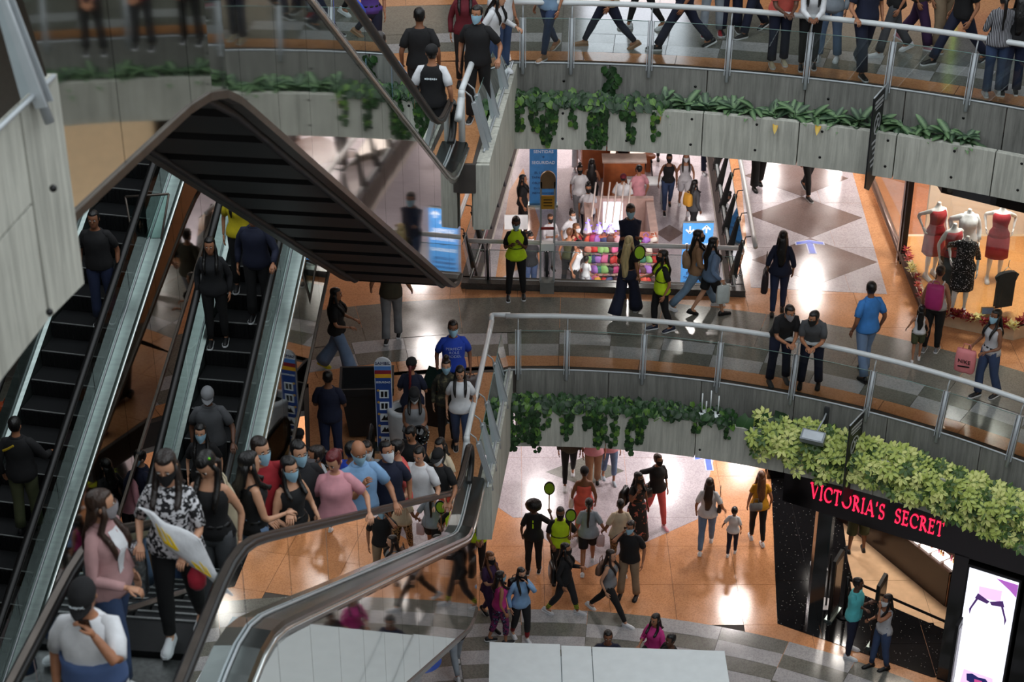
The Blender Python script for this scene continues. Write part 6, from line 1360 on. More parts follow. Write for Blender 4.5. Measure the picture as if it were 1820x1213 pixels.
# middle floor
Mz = 5.508
g_m1 = Q('security guard in lime vest and black trousers standing at the well railing', ('f', 917, 530, Mz), 0, 1.66, 'f', 'd', ('short', 'k'), ('vest', 'e', .36, 'k'), ('slim', 'k'), 'k', 'w', mask='b', R=(-.10, -.20, 1.22), L=(.08, -.20, 1.26), leg='wide', nod=12)
Q('man in navy shirt with folded arms leaning against the well railing', ('f', 1115, 512, Mz), 2, 1.78, 'm', 'c', ('short', 'k'), ('long', 'n'), ('jean', 'j'), 'k', 'k', mask='b', R='cross', L='cross', leg='cross', off=(0, -.12, 0))
Q('blonde woman in black crop top and wide navy trousers walking away', ('f', 1113, 560, Mz), 150, 1.62, 'f', 'b', ('xlong', 'y'), ('crop', 'k'), ('wide', 'n'), 'w', 'w', leg='walk', R='down', L='hold')
g_m4 = Q('security guard woman in lime vest holding a paddle upright on the middle floor', ('f', 1172, 588, Mz), -75, 1.62, 'f', 'b', ('long', 'k'), ('vest', 'e', .36, 'k'), ('slim', 'k'), 'n', 'w', mask='k', R=(-.14, -.34, 1.12), L='down', leg='step', yaw=-5)
w_tan = Q('woman in tan sweater and pale jeans with very long black hair', ('f', 1234, 548, Mz), 92, 1.68, 'f', 'a', ('xlong', 'k'), ('long', 't'), ('jean', 'd'), 'w', 'w', mask='k', leg='stride2', R='hold')
w_den = Q('woman in denim jacket and black boots walking beside the tan sweater', ('f', 1260, 560, Mz), 110, 1.60, 'f', 'a', ('long', 'k'), ('jacket', 'J'), ('short', 'k'), 'k', 'k', leg='walk', R='out', L='swB')
w_nav = Q('woman in navy top and jeans with a large dark bag walking away', ('f', 1381, 556, Mz), 172, 1.66, 'f', 'b', ('long', 'k'), ('blouse', 'n'), ('slim', 'N'), 'k', 'k', leg='step', R='down')
Q('pair of black trouser legs near the well railing corner', ('f', 1346, 334, Mz), 10, 1.74, 'm', 'b', ('short', 'k'), ('tee', 'k'), ('loose', 'k'), 'k', 'k', leg='step')
Q('walker in black leggings half hidden by the upper wall', ('f', 1434, 346, Mz), 20, 1.70, 'm', 'b', ('short', 'k'), ('tee', 'k'), ('slim', 'k'), 'k', 'w', leg='walk')
Q('man in black polo leaning on the middle railing', ('f', 1384, 688, Mz), 8, 1.76, 'm', 'b', ('short', 'k'), ('polo', 'k'), ('jean', 'n'), 'G', 'G', mask='g', R='lean', L='lean', lean=30, leg='wide', off=(0, .16, 0), yaw=10)
Q('man in dark grey T-shirt leaning on the middle railing', ('f', 1440, 695, Mz), -14, 1.74, 'm', 'b', ('short', 'k'), ('tee', 'G'), ('jean', 'n'), 'k', 'k', mask='k', R='lean', L='lean', lean=32, leg='wide', yaw=-35, off=(0, .16, 0))
Q('man in bright blue polo with his back turned by the middle railing', ('f', 1532, 668, Mz), -158, 1.82, 'm', 'c', ('short', 'k'), ('polo', 'B'), ('jean', 'J'), 'k', 'k', leg='step', R='down', L='down', yaw=-20)
Q('little girl in white top and olive shorts', ('f', 1627, 641, Mz), 168, 1.08, 'c', 'b', ('long', 'k'), ('tank', 'w'), ('short', 'O'), 'w', 'w', leg='step', L='out')
w_bpk = Q('woman with pink backpack looking at the dress shop window', ('f', 1653, 624, Mz), 155, 1.68, 'f', 'b', ('short', 'n'), ('tank', 'W'), ('slim', 'k'), 'g', 'w', fat=1.1)
w_nike = Q('woman with long black hair and jeans carrying a pink shopping bag', ('f', 1749, 706, Mz), -62, 1.68, 'f', 'c', ('xlong', 'k'), ('tank', 'W'), ('jean', 'j'), 'k', 'w', mask='b', R='hold', L='hold', leg='step')
Q('man in olive T-shirt and grey jeans walking away under the dark soffit', ('f', 698, 603, Mz), 178, 1.78, 'm', 'b', ('short', 'k'), ('tee', 'o'), ('jean', 'g'), 'k', 'w', leg='step', R='out', L='out')
Q('woman in black T-shirt and wide grey jeans with yellow shoes', ('f', 604, 661, Mz), 80, 1.66, 'f', 'b', ('long', 'k'), ('tee', 'k'), ('wide', 'J'), 'Y', 'Y', leg='walk', R='hold', L='hold')
m_blue = Q('man in royal blue T-shirt with white lettering', ('h', 805, 574, Mz), 6, 1.78, 'm', 'c', ('short', 'k'), ('tee', 'b'), ('jean', 'j'), 'k', 'w', mask='b', leg='step')
Q('woman in camouflage jacket with a bun below the man in blue', ('h', 793, 643, Mz), 0, 1.60, 'f', 'a', ('bun', 'n'), ('jacket', 'camo'), ('slim', 'k'), 'k', 'k', mask='b')
w_wt = Q('woman in white T-shirt and jeans with one long plait of black hair', ('f', 820, 806, Mz), 0, 1.62, 'f', 'a', ('xlong', 'k'), ('tee', 'w'), ('slim', 'j'), 'k', 'w', leg='step2', nod=18)
Q('woman in dark T-shirt and cap with red braid seen from behind', ('h', 731, 641, Mz), 172, 1.66, 'f', 'b', ('braid', 'r'), ('tee', 'n'), ('slim', 'n'), 'k', 'k', cap='k', R='hold', L='hold')
w_bal = Q('woman in grey tank top holding a black balloon', ('h', 736, 694, Mz), 4, 1.64, 'f', 'c', ('mid', 'k'), ('tank', 'g'), ('slim', 'n'), 'k', 'k', mask='w', cap='k', R='belly', L='belly', fat=1.2, nod=15)
Q('man in dark T-shirt and jeans with his back turned left of the bin', ('h', 582, 664, Mz), 176, 1.72, 'm', 'c', ('crop', 'k'), ('tee', 'n'), ('jean', 'N'), 'k', 'k', R='hold', L='hold')
# crowd boarding and riding the big escalator
A_ = EA
Q('girl in cream T-shirt at the foot of the escalator with a hand on the rail', ('t', A_, -0.3, 0.26), -28, 1.60, 'f', 'a', ('mid', 'k'), ('tee', 'c'), ('slim', 'k'), 'w', 'w', L='rail', nod=15)
Q('young man in black bowing his head behind the girl in cream', ('t', A_, 0.05, 0.1), -40, 1.70, 'm', 'b', ('short', 'k'), ('tee', 'k'), ('jean', 'k'), 'k', 'k', nod=25, off=(-.25, .35, 0))
Q('person in black cap and black shirt gripping the handrail', ('t', A_, 0.6, 0.38), -20, 1.62, 'm', 'b', ('short', 'k'), ('tee', 'k'), ('jean', 'n'), 'k', 'k', mask='w', cap='k', L='rail', R='hold', nod=12)
Q('person in white shirt with dark shoulder strap on the escalator', ('t', A_, 2, 0.32), -20, 1.66, 'm', 'a', ('short', 'k'), ('tee', 'w'), ('shorts', 'T'), 'k', 'k', L='rail', nod=10)
Q('man in coral T-shirt gripping the handrail', ('t', A_, 2.8, 0.16), -50, 1.76, 'm', 'a', ('short', 'k'), ('tee', 'R'), ('shorts', 'c'), 'k', 'k', mask='k', L='rail', yaw=-25)
Q('man in navy polo with glasses and white mask looking up', ('t', A_, 4, 0.26), 5, 1.74, 'm', 'b', ('crop', 'k'), ('polo', 'n'), ('jean', 'k'), 'k', 'k', mask='w', yaw=30, nod=-12)
Q('woman with white mask peeping between two men on the escalator', ('t', A_, 3.6, 0.02), 10, 1.60, 'f', 'b', ('short', 'n'), ('tee', 'g'), ('slim', 'k'), 'k', 'k', mask='w', off=(-.1, .2, 0))
Q('bald man in pale blue shirt with a hand raised to his mask', ('t', A_, 6, 0.34), 20, 1.76, 'm', 'b', ('bald', 'k'), ('polo', 's'), ('jean', 'k'), 'k', 'k', mask='b', L=(.30, -.28, 1.05), R=(-.04, -.26, 1.34), nod=10)
Q('man with shaved head in royal blue seen from behind', ('t', A_, 4.4, -0.08), 150, 1.72, 'm', 'c', ('crop', 'k'), ('tee', 'b'), ('jean', 'n'), 'k', 'k')
Q('woman in pink top with long dark red braid leaning on the handrail', ('t', A_, 7.2, 0.34), 5, 1.66, 'f', 'a', ('braid', 'r'), ('tee', 'p'), ('slim', 'W'), 'w', 'w', L=(.34, -.22, 1.06), fat=1.15, nod=22, yaw=-30)
Q('woman with grey mask and ponytail in profile on the escalator', ('t', A_, 5.6, -0.22), -75, 1.66, 'f', 'b', ('pony', 'n'), ('blouse', 'W'), ('slim', 'W'), 'w', 'w', mask='g')
m_str = Q('man with blue mask in black jacket with white sleeve stripes', ('t', A_, 7.2, -0.02), 20, 1.74, 'm', 'a', ('short', 'k'), ('jacket', 'K'), ('jean', 'k'), 'k', 'k', mask='b', yaw=10)
Q('woman in black tank top with pale blue mask leaning to the man in stripes', ('t', A_, 8.2, 0.18), 40, 1.58, 'f', 'a', ('mid', 'k'), ('tank', 'k'), ('jean', 't'), 'k', 'k', mask='b', R='hold', L='hold')
Q('balding man in red T-shirt with blue mask on the escalator', ('t', A_, 8.4, -0.08), 25, 1.78, 'm', 'a', ('crop', 'n'), ('tee', 'r'), ('jean', 'j'), 'k', 'k', mask='b', L='hold', R='belly', yaw=15)
w_crm = Q('woman with black bun turned away carrying a cream cloth bag', ('t', A_, 9.3, 0.03), 120, 1.64, 'f', 'a', ('mid', 'k'), ('tank', 'k'), ('jean', 'J'), 'w', 'w', R='hold', vox=.017)
w_clip = Q('woman with very long black hair and green hair clip looking down', ('t', A_, 10.2, 0.03), -10, 1.66, 'f', 'a', ('xlong', 'k'), ('tank', 'k'), ('jean', 'G'), 'w', 'w', nod=35, yaw=-15, R='phone', vox=.017)
w_fl = Q('woman in black and white floral shirt carrying a large white and yellow bag', ('t', A_, 11.3, 0.1), -4, 1.70, 'f', 'a', ('mid', 'n'), ('blouse', 'floral_bw', .45), ('slim', 'k'), 'w', 'w', mask='k', R=(-.20, -.20, 1.02), L=(.16, -.30, 1.02), leg='step', vox=.014, nod=12)
w_pj = Q('woman in pink denim jacket and jeans looking right', ('t', A_, 12, -0.24), 66, 1.68, 'f', 'a', ('long', 'b'), ('jacket', 'x'), ('jean', 'j'), 'w', 'w', mask='g', R='hold', L='down', leg='step', vox=.014, yaw=45)
m_cap = Q('man in black cap and white and blue shirt holding a phone to his face', ('t', A_, 13.1, .0), 0, 1.74, 'm', 'b', ('short', 'k'), ('tee', 'w', .42), ('jean', 'k'), 'k', 'k', cap='k', L=(.08, -.20, 1.44), R='down', nod=32, fat=1.12, vox=.014, yaw=-8)
# narrow dark escalator
B_ = EB
Q('man in grey cap and grey shirt riding the dark escalator', ('e', B_, 380, 717, .2), 5, 1.70, 'm', 'd', ('short', 'g'), ('polo', 'G'), ('jean', 'K'), 'k', 'k', cap='g', L='rail', nod=20)
Q('woman in black V-neck with blue mask behind the crowd', ('e', B_, 366, 786, .2), 0, 1.62, 'f', 'a', ('long', 'k'), ('tee', 'k'), ('slim', 'k'), 'k', 'k', mask='b')
Q('man in navy and red jacket with blue mask facing left', ('h', 248, 806, Mz), -60, 1.68, 'm', 'a', ('short', 'k'), ('jacket', 'n'), ('jean', 'k'), 'k', 'k', mask='b')
Q('woman with sleek dark hair turned right beside the navy jacket', ('h', 275, 812, Mz), 110, 1.66, 'f', 'a', ('mid', 'k'), ('long', 'k'), ('slim', 'k'), 'k', 'k', off=(.1, -.3, 0))
Q('person in pink shirt with dark bag strap at the escalator foot', ('h', 222, 826, Mz), 150, 1.58, 'f', 'a', ('short', 'r'), ('blouse', 'p'), ('slim', 'k'), 'k', 'k')
Q('woman in yellow printed T-shirt high on the dark escalator', ('e', B_, 418, 332, .1), 0, 1.70, 'f', 'b', ('long', 'k'), ('tee', 'Y'), ('slim', 'k'), 'k', 'w', L='hold')
Q('man in navy tracksuit with a hand on the dark escalator rail', ('e', B_, 474, 392, .24), -5, 1.72, 'm', 'b', ('short', 'k'), ('jacket', 'n'), ('jean', 'k'), 'k', 'w', L='rail')
Q('person in grey and black jacket left of the yellow T-shirt', ('e', B_, 366, 418, .28), 0, 1.66, 'f', 'b', ('long', 'k'), ('jacket', 'K'), ('slim', 'k'), 'k', 'w')
Q('person in black cap bending at the foot of the dark escalator', ('h', 530, 768, Mz), 170, 1.62, 'm', 'b', ('short', 'k'), ('tee', 'K'), ('jean', 'k'), 'k', 'k', cap='k', nod=20)
# far left escalator
D_ = ED
m_yel = Q('person in black jacket with yellow lettering riding the far left escalator', ('e', D_, 30, 735), 178, 1.76, 'm', 'b', ('short', 'k'), ('jacket', 'k'), ('jean', 'O'), 'k', 'k', L='down', R='rail')
Q('person in sneakers and dark jeans above the concrete block', ('e', D_, 160, 395), 0, 1.72, 'm', 'c', ('short', 'k'), ('tee', 'k'), ('jean', 'N'), 'k', 'w')
# escalator above
C_ = EC
Q('person in pale denim jacket riding the mirror-clad escalator', ('t', C_, 1.9, .16), -178, 1.62, 'f', 'a', ('short', 'n'), ('jacket', 's'), ('jean', 'J'), 'w', 'w', R='rail', fat=1.15)
Q('person in royal blue polo riding the mirror-clad escalator', ('t', C_, 4.0, .1), -178, 1.70, 'm', 'b', ('short', 'k'), ('polo', 'b'), ('jean', 'j'), 'k', 'k', R='rail')
# upper floor
Uz = 11.008
Q('man in plain black T-shirt walking away on the upper floor', ('h', 745, 18, Uz), 178, 1.78, 'm', 'c', ('short', 'k'), ('tee', 'k'), ('jean', 'k'), 'k', 'k', leg='step')
m_rag = Q('man in black cap and black shirt with white shoulders boarding the escalator', ('h', 767, 84, Uz), 174, 1.74, 'm', 'b', ('short', 'k'), ('tee', 'k', .36, 'w'), ('jean', 'k'), 'k', 'k', cap='k', leg='step2')
Q('man in black with red collar and pale mask at the upper tongue railing', ('h', 848, 14, Uz), -12, 1.76, 'm', 'b', ('short', 'k'), ('polo', 'k'), ('jean', 'k'), 'k', 'w', mask='b', L=(.34, -.16, 1.0), leg='step', yaw=-10)
Q('woman in maroon long-sleeved top on the upper floor', ('h', 826, -30, Uz), 0, 1.66, 'f', 'b', ('long', 'k'), ('long', 'm'), ('slim', 'k'), 'k', 'k')
Q('woman in white sweater leaning on the upper tongue railing', ('h', 872, -18, Uz), 60, 1.64, 'f', 'a', ('long', 'k'), ('long', 'w'), ('jean', 'j'), 'w', 'w', L='rail', lean=14)
Q('person in white T-shirt behind the woman in the white sweater', ('h', 892, -52, Uz), 40, 1.70, 'm', 'b', ('short', 'k'), ('tee', 'w'), ('jean', 'j'), 'w', 'w', R='rail')
Q('woman in violet top and dark jeans on the upper floor', ('h', 655, -62, Uz), 10, 1.66, 'f', 'b', ('long', 'k'), ('tank', 'v'), ('jean', 'n'), 'k', 'k', fat=1.1)
U = lambda lab, x, y, hd, H, sex, top, bot, shoe, leg, **kw: Q(lab, ('f', x, y, Uz), hd, H, sex, kw.pop('skin', 'b'), kw.pop('hair', ('short', 'k') if sex == 'm' else ('long', 'k')), top, bot, shoe, kw.pop('sole', 'w'), leg=leg, **kw)
U('woman in blue jeans and tan sneakers at the left end of the upper railing', 974, 98, -40, 1.64, 'f', ('tee', 'd'), ('slim', 'j'), 't', 'walk2', R='bag')
U('woman in navy leggings and sandals striding left on the upper floor', 1080, 84, -88, 1.66, 'f', ('blouse', 'c'), ('slim', 'n'), 't', 'stride', sole='t')
U('person in black leggings and white sneakers walking left behind the strider', 1143, 52, -80, 1.68, 'f', ('tee', 'k'), ('legging', 'k'), 'w', 'walk')
U('man in dark jeans striding with one leg stretched on the upper floor', 1212, 86, -92, 1.74, 'm', ('polo', 'n'), ('jean', 'n'), 'k', 'stride2')
U('person in pale jeans and red sneakers facing the viewer', 1264, 62, 0, 1.66, 'f', ('tee', 'G'), ('jean', 'l'), 'r', 'wide')
U('person in black trousers standing beside the red sneakers', 1296, 58, 10, 1.72, 'm', ('tee', 'k'), ('loose', 'n'), 'k', 'wide')
U('person in dark jeans walking left behind the railing post', 1336, 60, -60, 1.70, 'm', ('tee', 'K'), ('jean', 'n'), 'k', 'walk2')
U('man in coral shirt and white vest clasping his hands over the upper railing', 1384, 122, 4, 1.74, 'm', ('tee', 'z'), ('jean', 'n'), 'c', 'stand', skin='d', R='lean', L='lean', lean=24, off=(0, .16, 0))
U('person in white sweater with round emblem leaning on the upper railing', 1437, 128, -6, 1.68, 'f', ('hoodie', 'w'), ('slim', 'k'), 'k', 'stand', skin='c', R='lean', L='lean', lean=24, off=(0, .16, 0))
U('person in faded jeans and white sneakers behind the upper railing', 1470, 106, -20, 1.70, 'f', ('jacket', 'l'), ('jean', 'J'), 'w', 'wide')
U('man in navy shirt and navy trousers leaning on the upper railing', 1530, 128, 15, 1.76, 'm', ('polo', 'n'), ('loose', 'n'), 'k', 'walk', R='rail')
U('person in black top and grey jeans carrying a pale bag', 1582, 96, -80, 1.70, 'f', ('tee', 'k'), ('jean', 'G'), 'w', 'walk2', R='hold')
U('person in plum patterned trousers walking on the upper floor', 1628, 82, 60, 1.66, 'f', ('tee', 'o'), ('loose', 'V'), 'p', 'walk')
U('person in grey patterned trousers on the upper floor', 1668, 86, 20, 1.70, 'f', ('tank', 'T'), ('loose', 'T'), 't', 'step')
U('man in black T-shirt and dark jeans striding right on the upper floor', 1700, 112, -70, 1.74, 'm', ('tee', 'k'), ('jean', 'n'), 'k', 'stride')
Q('woman in black and white striped top with ponytail leaning back on the upper railing', ('f', 1764, 172, Uz), 178, 1.66, 'f', 'b', ('pony', 'k'), ('blouse', 'stripe'), ('jean', 'j'), 'W', 'w', R='hold', L='hold', off=(0, .06, 0))
U('person in dark clothes beside the striped top', 1793, 168, 170, 1.66, 'f', ('tee', 'k'), ('jean', 'N'), 'k', 'stand')
for k_, px_, py_, c1, c2 in ((0, 1890, 222, 'k', 'n'), (1, 1975, 246, 'G', 'k'), (2, 2060, 276, 'm', 'K'), (3, 2150, 306, 'n', 'k')):
    U('person in %s clothes at the upper railing seen only in the mirror cladding' % ('black', 'grey', 'maroon', 'navy')[k_], px_, py_, (-10, -25, -30, -40)[k_], 1.70, ('m', 'f', 'f', 'm')[k_], ('tee', c1), ('jean', c2), 'k', 'wide', R='lean', L='lean', lean=16, off=(.05, .1, 0))
# dress shop mannequins
def Mq(lab, x, y, hd, top, bot, **kw): return Q(lab, ('f', x, y, ZM+.31), hd, 1.72, 'f', 'w', None, top, bot, 'w', 'w', head=False, name='mannequin', cat='mannequin', **kw)
Mq('headless white mannequin in red V-neck dress at the back left', 1653, 492, 20, ('tank', 'r'), ('dress', 'r'), L='down', R='hip')
Mq('headless white mannequin in red top and long black fringed skirt', 1680, 532, 15, ('tank', 'r'), ('skirt', 'k'), L='hip', R='down')
Mq('headless white mannequin in white blouse and black trousers at the back', 1706, 505, 0, ('blouse', 'w', .9), ('slim', 'k'), L='down', R='hip')
Mq('headless white mannequin in black and white speckled dress in front', 1702, 556, -8, ('blouse', 'dots', .6), ('dress', 'dots'), R='hip', L='down')
Mq('headless white mannequin in plain red sheath dress on the right', 1764, 498, -10, ('tank', 'r'), ('dress', 'r'), R='hip', L='hip')
make_people()
# ------------------------------------------------------------------ prints on clothes
def chest_text(p, lines, size, m, z=.33, back=False, curve=2.2, dz=None):
    for i, t in enumerate(lines):
        me = text_mesh(t, size, .002); me.materials.append(m); tr = next(r for r in p.T if r[0] >= .30); h = z-i*(dz or size*1.02)
        for v in me.vertices:
            x, y = v.co.x, v.co.y; yy = -(tr[2]*p.fat+.040-.55*curve*x*x); q = p.tw((x if not back else -x, yy if not back else -yy*.98+.004, h+y)); v.co = q
        inst('lettering', me, p.topo)
chest_text(m_blue, ['PERFECT', 'ROLE', 'MODEL'], .066, M_LT, .36)
for p in (g_m1, g_l2, g_m4): MB().loft([[r[i] for i in range(18)] for r in p.torso_rings(.155, .17, .031, 18)]).build('dark_band', M_BLACK, p.topo, local=True)
b = MB(); b.obox(g_afro.tw((0, .118, .30)), (.012, 0, 0), (0, .004, 0), (0, 0, .09)); b.build('lime_stripe', cloth('e'), g_afro.topo, local=True)
b = MB()
for k_ in range(7): b.obox(m_rag.tw((-.075+.025*k_, .142, .34)), (.009*m_rag.k, 0, 0), (0, .003, 0), (0, 0, .010+.004*(k_ % 2)))
b.build('back_print', M_LT, m_rag.topo, local=True)
b = MB(); b.loft(m_cap.torso_rings(-.02, .20, .044, 18)); b.build('blue_band', mat('shirt_blue_band', (74, 96, 140), .85), m_cap.topo, local=True)
S_, E_, W_ = m_str.arms[1]; b = MB(); sd_ = Vector((.048, 0, .0))*m_str.k
for k_ in (-1, 0, 1): b.tube([S_+sd_*1.2+Vector((0, .014*k_, .02)), S_.lerp(E_, .5)+sd_*1.15+Vector((0, .014*k_, 0)), E_+sd_+Vector((0, .014*k_, 0)), E_.lerp(W_, .8)+sd_*.8+Vector((0, .014*k_, 0))], .0045, 5)
b.build('sleeve_stripe', M_LT, m_str.topo, local=True)
MB().ball(w_clip.hw((.06, .02, .105)), .012, nu=6, nv=4).build('hair_clip', mat('clip_green', (120, 230, 40), .4), w_clip.o, local=True)
b = MB()
for k_ in range(9): b.ball(m_yel.tw((.02+.018*k_, .125-.002*k_*k_*.3, .43-.012*k_)), .016, .008, .02, 6, 4)
b.build('yellow_print', mat('yellow_print', (190, 160, 30), .7), m_yel.topo, local=True)
me = text_mesh('SOX', .05, .003); me.materials.append(M_LT)
for v in me.vertices: v.co = m_cap.hw((v.co.x, -.1135-v.co.z*.5+v.co.x*v.co.x*4+.012*max(0, v.co.y+.02), .078+v.co.y))
inst('emblem', me, m_cap.o)
# ------------------------------------------------------------------ things people carry
def paddle(p, side, label):
    h = p.hand(side); t = thing('signal_paddle', label, 'paddle', h-Vector((0, 0, .06)))
    MB().tube([(0, 0, 0), (0, 0, .42)], .012, 8).build('handle', mat('wood_handle', (150, 104, 60), .5), t, local=True)
    for nm, r, d, m in (('rim', .125, .010, M_BLACK), ('face', .102, .014, mat('paddle_green', (150, 190, 40), .5))):
        b = MB(); n = 24; b.add([(r*.85*cos(2*pi*i/n), -d, .56+r*1.2*sin(2*pi*i/n)) for i in range(n)]+[(r*.85*cos(2*pi*i/n), d, .56+r*1.2*sin(2*pi*i/n)) for i in range(n)], [list(range(n)), [2*n-1-i for i in range(n)]]+[(i, i+n, (i+1) % n+n, (i+1) % n) for i in range(n)]); b.build(nm, m, t, local=True)
    MB().tube([(0, 0, .40), (0, 0, .46)], .016, 8).build('ferrule', M_BLACK, t, local=True)
paddle(g_afro, 'R', 'green signal paddle held up by the afro-haired guard'); paddle(g_l2, 'L', 'green signal paddle held by the lime vested guard on the lower floor'); paddle(g_m4, 'R', 'green signal paddle held by the guard on the middle floor')
def bag_at(nm, label, cat, loc, rz, w, d, h, m, strap=None, top=1.0, handle=True, sag=0.12, sc=1):
    t = thing(nm, label, cat, loc, radians(rz)); n = 14
    f = lambda a: (max(-1, min(1, 1.25*cos(a))), max(-1, min(1, 1.25*sin(a))))
    b = MB(); b.loft([[(w/2*k_*f(2*pi*i/n)[0], d/2*kd*f(2*pi*i/n)[1]+.006*sin(i*3+z), -h+z*h) for i in range(n)] for z, k_, kd in ((0, .86, .8), (.06, .97, 1), (.5, 1.0, 1.0), (.85, .96*top, .75), (1, .92*top, .35))]); b.build('body', m, t, local=True)
    if handle: MB().tube([(-w*.22, 0, -.01), (-w*.15, 0, strap or .10), (w*.15, 0, strap or .10), (w*.22, 0, -.01)], .008, 6).build('handle', m, t, local=True)
    return t
PLA = mat('translucent_plastic', (196, 206, 206), .35, 0, .1, 8, bump=.6, bscale=14)
LEA = mat('black_leather', (18, 18, 20), .4, 0, .1); TLE = mat('tan_leather', (110, 80, 64), .5)
H = lambda p, s_, dz=-.04: p.hand(s_)+Vector((0, 0, dz))
bag_at('tote_bag', 'black tote bag on the back of the woman with neon socks', 'bag', w_blk.world((.12, .28, 1.02)), 100, .34, .12, .36, LEA, .2)
bag_at('backpack', 'small black backpack behind the woman in the pale blue sweater', 'backpack', w_sky.world((-.02, .24, 1.28)), 25, .26, .16, .32, LEA, .06)
bag_at('shoulder_bag', 'taupe shoulder bag behind the woman in the grey tank top', 'bag', w_gry.world((.05, .22, 1.18)), 62, .30, .12, .22, TLE, .14)
bag_at('handbag', 'square black handbag of the woman in pink trousers', 'bag', w_pnk.world((-.26, -.12, .98)), 30, .22, .10, .20, LEA, .14)
bag_at('backpack', 'black backpack of the woman in the floral skirt', 'backpack', w_flo.world((-.24, .12, 1.30)), 60, .28, .16, .36, LEA, .06)
bag_at('shoulder_bag', 'small black bag at the hip of the woman in white T-shirt and jeans', 'bag', w_mom.world((-.22, .02, 1.12)), 80, .16, .08, .2, LEA, .4)
bag_at('waist_pouch', 'grey pouch at the hip of the woman in the mustard top', 'bag', w_yel.world((.10, .17, 1.04)), 10, .26, .10, .16, mat('grey_pouch', (110, 112, 116), .7), .1)
bag_at('handbag', 'white handbag of the bare-shouldered woman in coral', 'bag', w_cor.world((.25, 0, 1.02)), 90, .24, .10, .22, mat('white_leather', (226, 220, 222), .5), .2)
bag_at('plastic_bag', 'small pale bag between the two women holding hands', 'bag', w_leo.world((.36, -.05, .80)), 0, .16, .08, .26, mat('pale_pink_bag', (214, 190, 194), .5), .1)
bag_at('plastic_bag', 'dark translucent plastic bag hanging from the hand of the man in royal blue', 'bag', H(m_blue, 'L'), 0, .30, .18, .42, mat('smoky_plastic', (104, 92, 90), .3, 0, .2, 8, bump=.6, bscale=12), .05)
bag_at('tote_bag', 'large dark bag at the side of the woman in the navy top', 'bag', w_nav.world((.26, .0, .86)), 80, .34, .12, .42, mat('dark_plum_bag', (44, 32, 38), .5), .35)
bag_at('plastic_bag', 'white carrier bag of the woman in the denim jacket', 'bag', H(w_den, 'R'), 20, .26, .10, .36, PLA, .05)
bag_at('shoulder_bag', 'tan slouchy bag behind the woman in the tan sweater', 'bag', w_tan.world((-.06, .20, 1.16)), 90, .32, .14, .24, mat('tan_cloth', (150, 122, 96), .7), .16)
bag_at('backpack', 'pink backpack of the woman at the dress shop window', 'backpack', w_bpk.world((0, .24, 1.44)), 155, .30, .18, .46, mat('pink_backpack', (172, 44, 110), .6), .06)
bag_at('backpack', 'yellow backpack of the woman in the grey jacket far off', 'backpack', w_back.world((0, .22, 1.30)), 130, .26, .16, .34, mat('yellow_backpack', (206, 150, 50), .6), .06)
nk = bag_at('shopping_bag', 'pink paper shopping bag with black lettering', 'bag', w_nike.world((-.12, -.42, .98)), -30, .34, .14, .42, mat('pink_paper', (214, 128, 132), .6), .10)
plane_text('NIKE', .10, nk, Matrix.Translation((0, -.078, -.20)) @ FACE, M_BLACK); MB().obox((0, -.076, -.29), (.10, 0, .012), (0, .002, 0), (-.004, 0, .012)).build('swoosh', M_BLACK, nk, local=True)
bag_at('cloth_bag', 'cream cloth bag hanging on the back of the dark-haired rider', 'bag', w_crm.world((.0, .24, 1.42)), 120, .36, .16, .62, mat('cream_canvas', (198, 184, 156), .8, bump=.4, bscale=12), .08)
# big white and yellow bag carried in front of the floral shirt
fb = thing('plastic_bag', 'large white plastic bag with yellow marks carried across the floral shirt', 'bag', w_fl.world((.10, -.30, 1.14)), radians(-4))
b = MB(); n = 16
def bagp(u, v, f):                                   # flat soft bag hanging from upper left to lower right
    x = -.24+.42*u+.20*v; z = .30-.26*u-.46*v*(.85+.25*u); return (x+.02*sin(9*u+4*v), f*(.055*sin(pi*min(1, max(0, u)))*sin(pi*v)+.008)-.02+.012*sin(11*u+7*v), z+.015*sin(8*v))
N_ = 9; vs_ = [bagp(i/N_, j/N_, -1) for i in range(N_+1) for j in range(N_+1)]+[bagp(i/N_, j/N_, 1) for i in range(N_+1) for j in range(N_+1)]; o_ = (N_+1)**2; fs_ = []
for i in range(N_):
    for j in range(N_):
        a_ = i*(N_+1)+j; fs_ += [(a_, a_+1, a_+N_+2, a_+N_+1), (o_+a_, o_+a_+N_+1, o_+a_+N_+2, o_+a_+1)]
for i in range(N_):
    for a_, c_ in ((i, i+1), (N_*(N_+1)+i, N_*(N_+1)+i+1), (i*(N_+1), (i+1)*(N_+1)), (i*(N_+1)+N_, (i+1)*(N_+1)+N_)): fs_.append((a_, c_, o_+c_, o_+a_))
b.add(vs_, fs_, 0, True); b.build('body', mat('white_plastic', (206, 208, 212), .3, 0, .06, 6, bump=.7, bscale=10), fb, local=True)
for u0, v0, s_ in ((.30, .34, 1), (.72, .62, .9)):
    for du, dv_, wu, wv in ((-.10, 0, .07, .10), (.05, -.04, .025, .15), (.13, .0, .022, .13), (.02, .12, .10, .035)):
        q_ = [bagp(u0+du*s_+a_*wu*s_, v0+dv_*s_+c_*wv*s_, -1) for a_, c_ in ((-1, -1), (1, -.7), (1, 1), (-1, .8))]; MB().add([(p_[0], p_[1]-.006, p_[2]) for p_ in q_]+[(p_[0], p_[1]-.002, p_[2]) for p_ in q_], [(0, 1, 2, 3), (7, 6, 5, 4), (0, 4, 5, 1), (1, 5, 6, 2), (2, 6, 7, 3), (3, 7, 4, 0)]).build('yellow_mark', mat('bag_yellow', (226, 190, 30), .5), fb, local=True)
